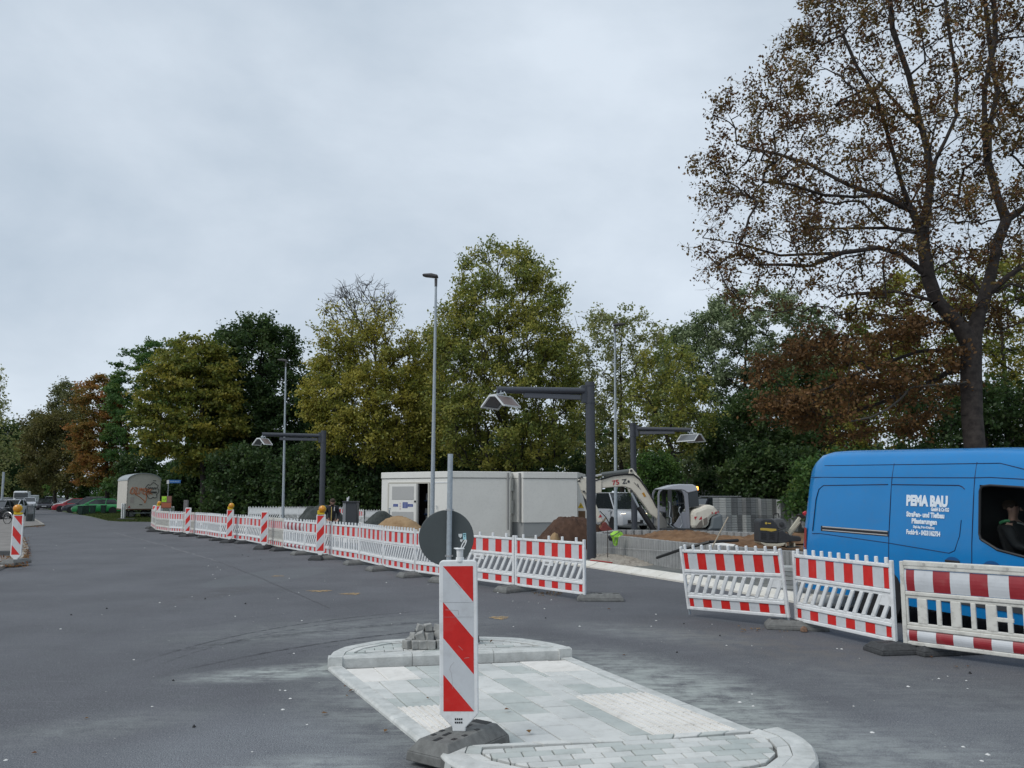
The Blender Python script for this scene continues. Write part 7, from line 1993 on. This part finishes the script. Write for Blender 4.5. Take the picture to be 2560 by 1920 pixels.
tree('grey green feathery birch rising behind the orange tree', [(82, 930), (105, 880), (110, 850), (140, 822), (175, 840), (190, 880), (190, 980), (120, 990)], 112, [(145, 1090), (145, 950), (142, 840)], 130, 9000, .30, 'birch', seed=6, rcl=1.2, depth=.7, r_trunk=.22, flat=1.2, twigs=3)
tree('olive brown drooping tree over the far parked cars', [(50, 970), (85, 908), (130, 892), (170, 915), (182, 1000), (175, 1050), (100, 1055), (60, 1052)], 108, [(118, 1100), (118, 1000), (120, 920)], 200, 18000, .28, 'brown', seed=7, rcl=1.2, depth=.8, r_trunk=.24, flat=1.2, twigs=4)
tree('dark distant tree at the end of the street', [(15, 960), (45, 915), (75, 895), (100, 900), (110, 1000), (100, 1068), (5, 1060)], 200, [(58, 1085), (58, 930)], 170, 11000, .62, 'brown', seed=8, rcl=2.4, depth=.8, r_trunk=.3, flat=.9, twigs=3)
tree('distant dark green tree at the left end of the street', [(-60, 1070), (-50, 960), (-10, 915), (30, 925), (45, 1000), (40, 1062)], 190, [(0, 1085), (0, 950)], 140, 10000, .60, 'dark', seed=9, rcl=2.3, depth=.8, r_trunk=.3, twigs=3)
make_tree.leafdens = lambda h: .8
tree('pale yellowish birch cut by the left picture edge', [(-110, 1050), (-100, 850), (-60, 770), (-10, 795), (14, 860), (26, 930), (24, 1010), (5, 1050)], 72, [(-45, 1100), (-45, 950), (-42, 800)], 160, 9000, .22, 'yellowish', seed=10, rcl=1.0, depth=.7, r_trunk=.2, flat=1.3, twigs=4)
make_tree.leafdens = None
# lindens
make_tree.leafdens = lambda h: max(0.0, min(1.0, 1.05 - 2.3 * max(0, h - .42)))
tree('yellow green linden with a bare twiggy top behind the lamp posts', [(655, 880), (668, 830), (690, 760), (692, 700), (700, 655), (740, 620), (810, 603), (850, 635), (885, 715), (900, 800), (932, 850), (940, 960), (932, 1008), (880, 1008), (790, 1003), (730, 990), (680, 935)], 52, [(812, 1105), (812, 1000), (812, 880), (810, 760), (808, 650)], 620, 62000, .165, 'linden', seed=12, rcl=.85, depth=.8, r_trunk=.2, flat=.8, twigs=4, r_tip=.020, jit_=.05, down=1.5, leafflat=.05, up=1.0, asc=.9, expo=.6)
make_tree.leafdens = lambda h: max(.0, min(1.0, 1.2 - .6 * h))
tree('tall linden with a pointed crown in the middle, the tallest of the far trees', [(930, 890), (932, 760), (950, 690), (985, 640), (995, 580), (1030, 540), (1072, 520), (1130, 545), (1185, 585), (1222, 650), (1240, 750), (1252, 850), (1248, 950), (1200, 1000), (1100, 1018), (1000, 1005), (945, 960)], 49, [(1098, 1105), (1096, 1000), (1090, 900), (1082, 780), (1078, 660), (1075, 570)], 760, 66000, .16, 'linden2', seed=13, rcl=.85, depth=.8, r_trunk=.24, flat=.8, twigs=4, r_tip=.017, jit_=.05, down=1.5, leafflat=.05, up=.6, asc=.9, expo=.55)
make_tree.leafdens = None
tree('smaller green linden squeezed between the two big lindens', [(885, 1000), (880, 850), (905, 740), (940, 700), (975, 760), (985, 1000)], 56, [(930, 1100), (932, 950), (935, 800)], 170, 13000, .19, 'linden2', seed=14, rcl=.8, depth=.9, r_trunk=.2, twigs=4)
# right side
make_tree.leafdens = lambda h: .75
tree('sparse pale yellowish tree right of the tall linden', [(1225, 1000), (1225, 780), (1250, 705), (1295, 672), (1355, 650), (1375, 668), (1420, 700), (1455, 745), (1445, 900), (1400, 1020), (1290, 1030)], 63, [(1345, 1095), (1342, 950), (1340, 800), (1345, 700)], 340, 24000, .21, 'yellowish', seed=15, rcl=.9, depth=.7, r_trunk=.22, flat=.9, twigs=4)
tree('tree with several leaning stems above the excavator cab', [(1330, 900), (1380, 770), (1450, 735), (1520, 790), (1550, 900), (1500, 975), (1400, 985)], 47, [(1478, 1100), (1468, 1020), (1440, 940), (1400, 860), (1370, 800)], 150, 9000, .17, 'linden2', seed=16, rcl=.7, depth=.8, r_trunk=.17, twigs=3, extra_trunks=[([(1476, 1060), (1470, 960), (1455, 840), (1440, 780)], 1.0), ([(1480, 1080), (1492, 960), (1490, 850), (1500, 790)], -1.0), ([(1482, 1060), (1510, 940), (1540, 850)], .5)])
make_tree.leafdens = None
tree('broad grey green poplar with silvery leaves on the right', [(1405, 1000), (1420, 800), (1455, 722), (1500, 685), (1555, 645), (1640, 618), (1700, 640), (1785, 690), (1812, 760), (1805, 900), (1760, 1040), (1500, 1040)], 58, [(1620, 1100), (1618, 950), (1610, 800), (1615, 700)], 520, 56000, .20, 'poplar', seed=17, rcl=.85, depth=.7, r_trunk=.3, flat=.9, twigs=4)
tree('dark green dense tree behind the piles of paving stones', [(1500, 1075), (1520, 930), (1590, 860), (1680, 810), (1790, 790), (1850, 850), (1870, 1075)], 51, [(1690, 1105), (1690, 950)], 300, 30000, .22, 'dark', seed=18, rcl=.95, depth=.7, r_trunk=.28, twigs=4)
tree('yellow green oak behind the big oak on the right', [(1815, 1075), (1810, 780), (1850, 670), (1930, 610), (2040, 575), (2150, 560), (2290, 570), (2420, 700), (2420, 1075)], 41, [(2190, 1105), (2180, 950), (2170, 800), (2160, 680)], 420, 42000, .17, 'olive', seed=19, rcl=.8, depth=.5, r_trunk=.3, twigs=4)
tree('dark green tree directly behind the roof of the blue van', [(1930, 1060), (1940, 880), (2010, 830), (2120, 840), (2260, 830), (2330, 900), (2330, 1060)], 37, [(2130, 1105), (2130, 950)], 230, 20000, .17, 'dark', seed=20, rcl=.75, depth=.4, r_trunk=.2, twigs=4)
# the big oak, hand laid limbs
OK_ = lambda l: [(1700 + x / 1.443, y / 1.443) for x, y in l]
OY = 25.5
oak_out = OK_([(470, -60), (420, 90), (330, 170), (260, 290), (130, 360), (85, 430), (100, 540), (45, 600), (40, 690), (110, 780), (230, 790), (300, 830), (130, 850), (0, 850), (20, 960), (150, 1060), (300, 1080), (520, 1130), (700, 1150), (1000, 1180), (1300, 1200), (1500, 1100), (1650, 700), (1600, 100), (1400, -500), (900, -600), (560, -420)])
limbs = [
 ([(1040, 1240), (1000, 1170), (920, 1090), (885, 1000), (868, 900), (862, 850), (878, 740), (885, 650), (870, 560), (848, 490), (790, 440), (700, 340), (620, 250)], -.6),
 ([(885, 650), (930, 570), (975, 490), (1020, 400), (1030, 250), (1010, 80), (980, -150)], .8),
 ([(870, 560), (850, 440), (800, 300), (730, 150), (690, -60), (640, -300)], -1.2),
 ([(862, 850), (820, 770), (770, 690), (730, 610), (680, 500), (640, 430), (560, 340), (500, 250)], -2.0),
 ([(800, 720), (700, 715), (600, 735), (480, 740), (350, 715), (250, 720)], -1.5),
 ([(740, 680), (620, 650), (500, 560), (380, 500), (250, 450)], 1.5),
 ([(865, 850), (780, 800), (640, 780), (520, 760)], 1.8),
 ([(850, 960), (780, 920), (700, 905), (560, 930), (430, 940), (330, 950), (180, 915), (50, 900)], -1.2),
 ([(560, 930), (450, 975), (340, 985), (240, 1000), (120, 1010)], -1.9),
 ([(910, 1090), (830, 1075), (750, 1065), (600, 1080), (520, 1100), (440, 1180), (380, 1250)], -1.5),
 ([(1060, 1230), (1085, 1120), (1110, 1060), (1140, 960), (1165, 860), (1200, 780), (1170, 690), (1140, 560), (1150, 430), (1185, 300), (1160, 120), (1140, -100), (1130, -350)], .8),
 ([(1200, 780), (1260, 740), (1340, 640), (1400, 480), (1420, 200), (1400, -100)], 1.5),
 ([(1110, 1060), (1200, 980), (1320, 900), (1450, 800), (1560, 700)], -1.0),
 ([(1150, 560), (1080, 480), (1060, 360), (1080, 200), (1040, 0), (1000, -250)], -1.5),
]
ex_ = [([D_ for D_ in OK_(l)], dy) for l, dy in limbs]
make_tree.leafdens = lambda h: .22 + .78 * (rng.rand() < .55)
oak = make_tree('oak_tree', 'large oak with rust coloured leaves and dark bare limbs rising behind the blue van', oak_out, OY, OK_([(1055, 1700), (1053, 1500), (1050, 1350), (1050, 1240)]), 1500, 94000, .105, LM['oak'], rcl=.55, depth=.62, seed=23, r_trunk=.33, expo=.56, r_tip=.007, twigs=5, extra_trunks=ex_, nside=8, jit_=.10, down=.9, leafflat=.0, dens=lambda x, z, h: .55 + .45 * (math.sin(x * 1.7 + z * .9) * math.sin(z * 1.3 - x * .8) > -.45), barkm=mat('oak_bark', (.018, .014, .013), .9, col2=(.062, .050, .044), vscale=5, bump=1.0, bscale=14))
make_tree.leafdens = None
low_out = OK_([(300, 1300), (285, 1400), (330, 1540), (420, 1600), (560, 1610), (700, 1560), (840, 1560), (960, 1500), (1000, 1400), (985, 1300), (990, 1240), (900, 1150), (760, 1190), (600, 1250), (520, 1160), (440, 1220)])
ex2 = [([D_ for D_ in OK_(l)], dy) for l, dy in [([(1020, 1260), (960, 1265), (840, 1275), (740, 1310), (640, 1345), (520, 1400), (430, 1440)], -1.2), ([(1040, 1300), (900, 1380), (760, 1440), (640, 1480), (480, 1520)], -.3), ([(1100, 1230), (1180, 1260), (1260, 1330), (1400, 1420)], -1.0)]]
low = make_tree('oak_crown_lower', 'rust brown lower branches spreading beside the oak trunk', low_out, OY + 1.6, OK_([(1040, 1300), (1035, 1260)]), 250, 13500, .12, LM['rust'], rcl=.75, depth=.8, ground=False, dens=lambda x, z, h: .05 + .95 * (math.sin(x * 1.9 + z * 2.6 + 1) + math.sin(z * 3.1 - x * .7) > .1), seed=24, r_trunk=.12, r_tip=.008, twigs=5, extra_trunks=ex2, jit_=.12, down=.2, flat=.6, leafflat=.15)
for ch in KID[low.name]:
    nm = 'lower_limbs' if ch.name.startswith('trunk') else 'lower_crown'
    off_ = low.location - oak.location; ch.parent = oak; ch.location = off_; ch.name = nm
    if nm == 'lower_crown': ch['label'] = 'rust brown drooping leaves on the low branches'
bpy.data.objects.remove(low)
# pale dead limb
for l_, y_, r_ in (([(1040, 1378), (975, 1385), (900, 1390), (835, 1397), (800, 1435), (750, 1475), (690, 1505), (615, 1520)], .3, .035),):
    o = MB().tube([Z(x, y, OY - y_) for x, y in OK_(l_)], r_, 8).build('dead_limb', mat('dead_bark', (.075, .07, .06), .9, var=.3, vscale=12), None, smooth=True)
    o.parent = oak; o.matrix_parent_inverse = Matrix.Translation(-oak.location)


# bushes
def bush(lab, outline, Y, ncl, nl, leaf, lm, seed, **k):
    cx_ = sum(p[0] for p in outline) / len(outline); 
    return make_tree('bush', lab, D(outline), Y, D([(cx_, 1100), (cx_, 1085)]), ncl, nl, leaf, LM[lm], group='bushes and undergrowth below the trees', cat='bush', seed=seed, r_trunk=.06, **k)
bush('dark undergrowth directly right of the trailer', [(362, 1108), (365, 1030), (400, 985), (450, 980), (480, 1108)], 67, 170, 13000, .22, 'dark', 31, rcl=.9, depth=.6, twigs=4)
bush('dark bushes behind the far lamped beacon', [(455, 1112), (460, 1000), (520, 975), (590, 990), (600, 1112)], 54, 170, 13000, .22, 'dark', 32, rcl=.9, depth=.6, twigs=4)
bush('dark bushes behind the farthest anthracite post', [(580, 1110), (590, 990), (660, 965), (730, 985), (740, 1110)], 53, 170, 13000, .22, 'dark', 33, rcl=.9, depth=.6, twigs=4)
bush('dark bushes between the man and the cabin', [(720, 1110), (730, 1000), (790, 985), (840, 1000), (845, 1110)], 52, 150, 12000, .22, 'dark', 34, rcl=.9, depth=.6, twigs=4)
bush('dark thicket behind the left cabin', [(830, 1100), (850, 990), (930, 980), (1020, 990), (1030, 1100)], 54, 150, 11000, .24, 'dark', 35, rcl=.9, depth=.6, twigs=4)
bush('dark thicket behind the right cabin', [(1020, 1100), (1040, 1000), (1130, 990), (1250, 995), (1300, 1100)], 55, 160, 12000, .24, 'dark', 36, rcl=.9, depth=.6, twigs=4)
bush('fresh green shrub behind the boom of the excavator', [(1385, 1090), (1368, 1015), (1395, 988), (1450, 990), (1470, 1035), (1462, 1090)], 42, 90, 9000, .12, 'shrub', 37, rcl=.5, depth=.8, twigs=4)
bush('dark bush to the right of the excavator cab', [(1560, 1095), (1570, 1000), (1640, 970), (1740, 985), (1790, 1095)], 45, 170, 14000, .19, 'dark', 38, rcl=.7, depth=.6, twigs=4)
bush('dark bush behind the rear of the blue van', [(1700, 1110), (1720, 1010), (1800, 980), (1900, 990), (1960, 1110)], 36, 150, 13000, .16, 'green', 39, rcl=.6, depth=.6, twigs=4)
bush('clipped light green hedge above the black parked car', [(103, 1090), (103, 1046), (160, 1044), (162, 1080)], 150, 60, 5000, .25, 'shrub', 40, rcl=.8, depth=.3, twigs=3)
bush('green bush behind the red car', [(165, 1090), (170, 1040), (215, 1038), (225, 1085)], 112, 60, 5000, .25, 'green', 41, rcl=.8, depth=.5, twigs=3)
bush('dark bush behind the green car', [(215, 1098), (220, 1010), (265, 1000), (290, 1090)], 101, 90, 8000, .25, 'green', 42, rcl=.9, depth=.5, twigs=4)
bush('dark bush left of the trailer behind the bins', [(255, 1105), (260, 990), (330, 970), (350, 1100)], 84, 120, 10000, .24, 'dark', 43, rcl=.9, depth=.5, twigs=4)
bush('dark bush behind the leftmost parked cars', [(-30, 1085), (-20, 1020), (40, 1010), (110, 1030), (115, 1082)], 215, 120, 9000, .7, 'dark', 44, rcl=2.2, depth=.4, twigs=3)

# far woodland behind, uncountable
rng = np.random.RandomState(77)
n = 44000
x = rng.uniform(-150, 75, n); y = 84 + rng.uniform(0, 9, n) + np.where(x < -25, (-25 - x) * 1.65, 0)
hmax = 7.0 + 3.6 * np.exp(-((x + 12) / 24) ** 2) + 1.3 * np.sin(x * .23) + .9 * np.sin(x * .61 + 1); z = rng.uniform(0, 1, n) ** .8 * hmax
Vq, Fq = leaf_quads(np.stack([x, y, z], 1), .75, None, flat=.2)
tag(np_mesh('woodland', Vq, Fq, LM['dark'], None, attr=rng.rand(n) * .6), label='dark far woodland closing the view', kind='stuff')

# grass tufts on the verge
rng = np.random.RandomState(5)
gpoly = [tuple(p) for p in [G(x_, y_).xy for x_, y_ in ((190, 1283), (230, 1291), (270, 1301), (300, 1303.5), (385, 1304.5), (420, 1300), (420, 1285), (250, 1278))]]
xs = [p[0] for p in gpoly]; ys = [p[1] for p in gpoly]
xx = rng.uniform(min(xs), max(xs), 60000); yy = rng.uniform(min(ys), max(ys), 60000); ok = in_poly(xx, yy, gpoly); xx, yy = xx[ok][:14000], yy[ok][:14000]
n = len(xx); h_ = rng.uniform(.04, .14, n); a = rng.uniform(0, PI, n); w__ = .05
bx, by = np.cos(a) * w__, np.sin(a) * w__
V = np.stack([np.stack([xx - bx, yy - by, np.full(n, -.02)], 1), np.stack([xx + bx, yy + by, np.full(n, -.02)], 1), np.stack([xx + rng.normal(size=n) * .03, yy, h_], 1)], 1).reshape(-1, 3)
gm_ = leaf_mat('grass_blades', [(.03, .055, .012), (.05, .085, .018), (.08, .11, .025), (.12, .11, .04)])
tag(np_mesh('grass', V, np.arange(3 * n).reshape(-1, 3), gm_, None, attr=rng.rand(n)), label='short green grass verge around the trailer', kind='stuff')

# ------------------------------------------------------------------ litter on the asphalt: chips, crumbs, leaves
random.seed(42)
def crumbs(name, pts, smin, smax, m, label, flat=.5, z0=.002):
    mb = MB()
    for (x, y, zz) in pts:
        s_ = random.uniform(smin, smax); a = random.uniform(0, PI); n5 = 5
        ring_ = [(x + s_ * math.cos(a + 2 * PI * i / n5) * random.uniform(.6, 1.2), y + s_ * math.sin(a + 2 * PI * i / n5) * random.uniform(.6, 1.2), zz + z0) for i in range(n5)]
        mb.add(ring_ + [(x, y, zz + z0 + s_ * flat * 1.2)], [(i, (i + 1) % n5, 5) for i in range(n5)])
    o = mb.build(name, m); tag(o, label=label, kind='stuff'); return o
white_px = [(134, 1425), (255, 1537), (141, 1364), (152, 1573), (278, 1373), (362, 1370), (399, 1507), (438, 1517), (521, 1415), (544, 1418), (551, 1425), (532, 1437), (538, 1447), (480, 1492), (573, 1489), (723, 1446), (695, 1497), (588, 1541), (755, 1552), (812, 1453), (747, 1482), (979, 1560), (966, 1457), (1070, 1462), (1001, 1534), (1244, 1482), (1282, 1503), (1322, 1505), (1346, 1508), (1379, 1500), (1361, 1522), (1449, 1566), (1284, 1567), (1628, 1566), (1640, 1552), (1816, 1614), (1880, 1736), (1850, 1756), (1883, 1766), (2104, 1623), (2093, 1622), (2347, 1697), (2369, 1691), (2416, 1702), (2419, 1722), (2270, 1717), (2134, 1766), (2180, 1832), (2408, 1868), (2454, 1903), (1880, 1615), (335, 1650), (735, 1634), (700, 1726), (714, 1727), (726, 1747), (707, 1775), (630, 1880), (15, 1901), (380, 1767), (768, 1812), (2469, 1887), (2250, 1480), (1640, 1536), (1780, 1561)]
crumbs('stone_chips', [tuple(G(x_, y_)) for x_, y_ in white_px], .010, .024, mat('chip_white', (.62, .62, .60), .8), 'small white stone chips scattered on the asphalt', .35)
pts = []
for _ in range(420):
    x_ = random.gauss(0, 1) * 3.5; y_ = random.uniform(4.8, 22); pts.append((x_, y_, 0))
pts = [p for p in pts if len(clip([(p[0], p[1]), (p[0] + .01, p[1]), (p[0], p[1] + .01)], ccw([(-1.9, 9.2), (-.5, 5.2), (2.1, 5.2), (.8, 9.1)]))) < 3]
crumbs('grit', pts, .003, .010, mat('grit_grey', (.34, .34, .33), .9), 'fine pale grit on the asphalt', .5)
pts = [tuple(G(x_, y_)) for x_, y_ in ((364, 1375), (620, 1392), (652, 1399), (735, 1384), (606, 1388), (773, 1408), (614, 1510), (267, 1522), (178, 1538), (513, 1498), (433, 1702), (485, 1818), (1364, 1546), (2425, 1684), (1693, 1632), (1710, 1560), (1800, 1590), (770, 1400), (700, 1420))]
crumbs('asphalt_crumbs', pts, .012, .022, mat('crumb_black', (.018, .018, .02), .9), 'black asphalt crumbs on the road', .9)
def leaves(name, pts, size, cols, label, seed):
    global rng
    rng = np.random.RandomState(seed); P_ = np.array(pts); n = len(P_)
    t = rng.normal(size=(n, 3)); t[:, 2] *= .25; t /= np.linalg.norm(t, axis=1, keepdims=True); b = np.cross(np.array([0, 0, 1.]), t); s_ = size * rng.uniform(.6, 1.3, (n, 1)); P_[:, 2:] += s_ * .25
    A, B, C2, D2 = P_ - t * s_ * .5, P_ + b * s_ * .3 + [0, 0, .006], P_ + t * s_ * .5, P_ - b * s_ * .3 + [0, 0, .010]
    o = np_mesh(name, np.stack([A, B, C2, D2], 1).reshape(-1, 3), np.arange(4 * n).reshape(-1, 4), leaf_mat(name + '_colour', cols), None, attr=rng.rand(n)); tag(o, label=label, kind='stuff'); return o
br_ = [(.16, .06, .02), (.22, .10, .04), (.30, .18, .07), (.10, .05, .03)]
one = [tuple(G(x_, y_, z_)) for x_, y_, z_ in ((216, 1798, 0), (85, 1886, 0), (863, 1718, .02), (868, 1742, 0), (1052, 1890, 0), (1228, 1606, .13), (1068, 1748, .04), (1322, 1834, .04), (1268, 1778, .04), (964, 1831, 0), (1361, 1632, .06), (1237, 1640, .05), (812, 1788, 0), (2390, 1670, 0), (2328, 1645, 0), (2420, 1668, 0), (1523, 1525, 0), (878, 1730, 0), (1010, 1650, .05), (2370, 1640, 0), (863, 1662, .04), (1560, 1640, 0))]
leaves('fallen_leaves', one * 1, .055, br_, 'single brown leaves lying on the road and the island', 3)
pts = []
for _ in range(420):
    t_ = random.random(); x_, y_ = (58 + 12 * t_ + random.gauss(0, 5), 1345 + 52 * t_) if random.random() < .55 else (random.uniform(-5, 70), random.uniform(1392, 1420) - 0)
    q = G(x_, y_, .07); pts.append(tuple(q))
for _ in range(160): q = G(random.uniform(55, 110), random.gauss(1316, 1.5), .02); pts.append(tuple(q))
leaves('leaf_litter', pts, .09, br_, 'brown leaf litter along the left kerb', 4)
pts = [tuple(G(random.uniform(1330, 1405), random.gauss(1484, 3), 0)) for _ in range(70)] + [tuple(G(random.uniform(1830, 1990), random.gauss(1578, 6), 0)) for _ in range(14)] + [tuple(G(random.uniform(1575, 1700), random.gauss(1392, 3), .0)) for _ in range(90)]
leaves('leaf_drift', pts, .05, [(.25, .15, .08), (.38, .27, .15), (.15, .07, .03), (.3, .2, .1)], 'small drift of pale dry leaves under the nearest left barriers', 6)
# old posts of rubble under barrier B
for x_, y_, lb in ((2010, 1580, 'brown stone by the foot of the leaning barrier'), (2047, 1576, 'second brown stone by the foot of the leaning barrier')):
    q = G(x_, y_); o = MB().lathe([(.02, 0), (.05, .01), (.045, .05), (.015, .075)], 6, (0, 0, 0)).build('stone', mat('stone_brown', (.20, .12, .08), .9, var=.3, vscale=20)); o.location = q; tag(o, lb, 'stone', 'brown stones beside the barrier foot')
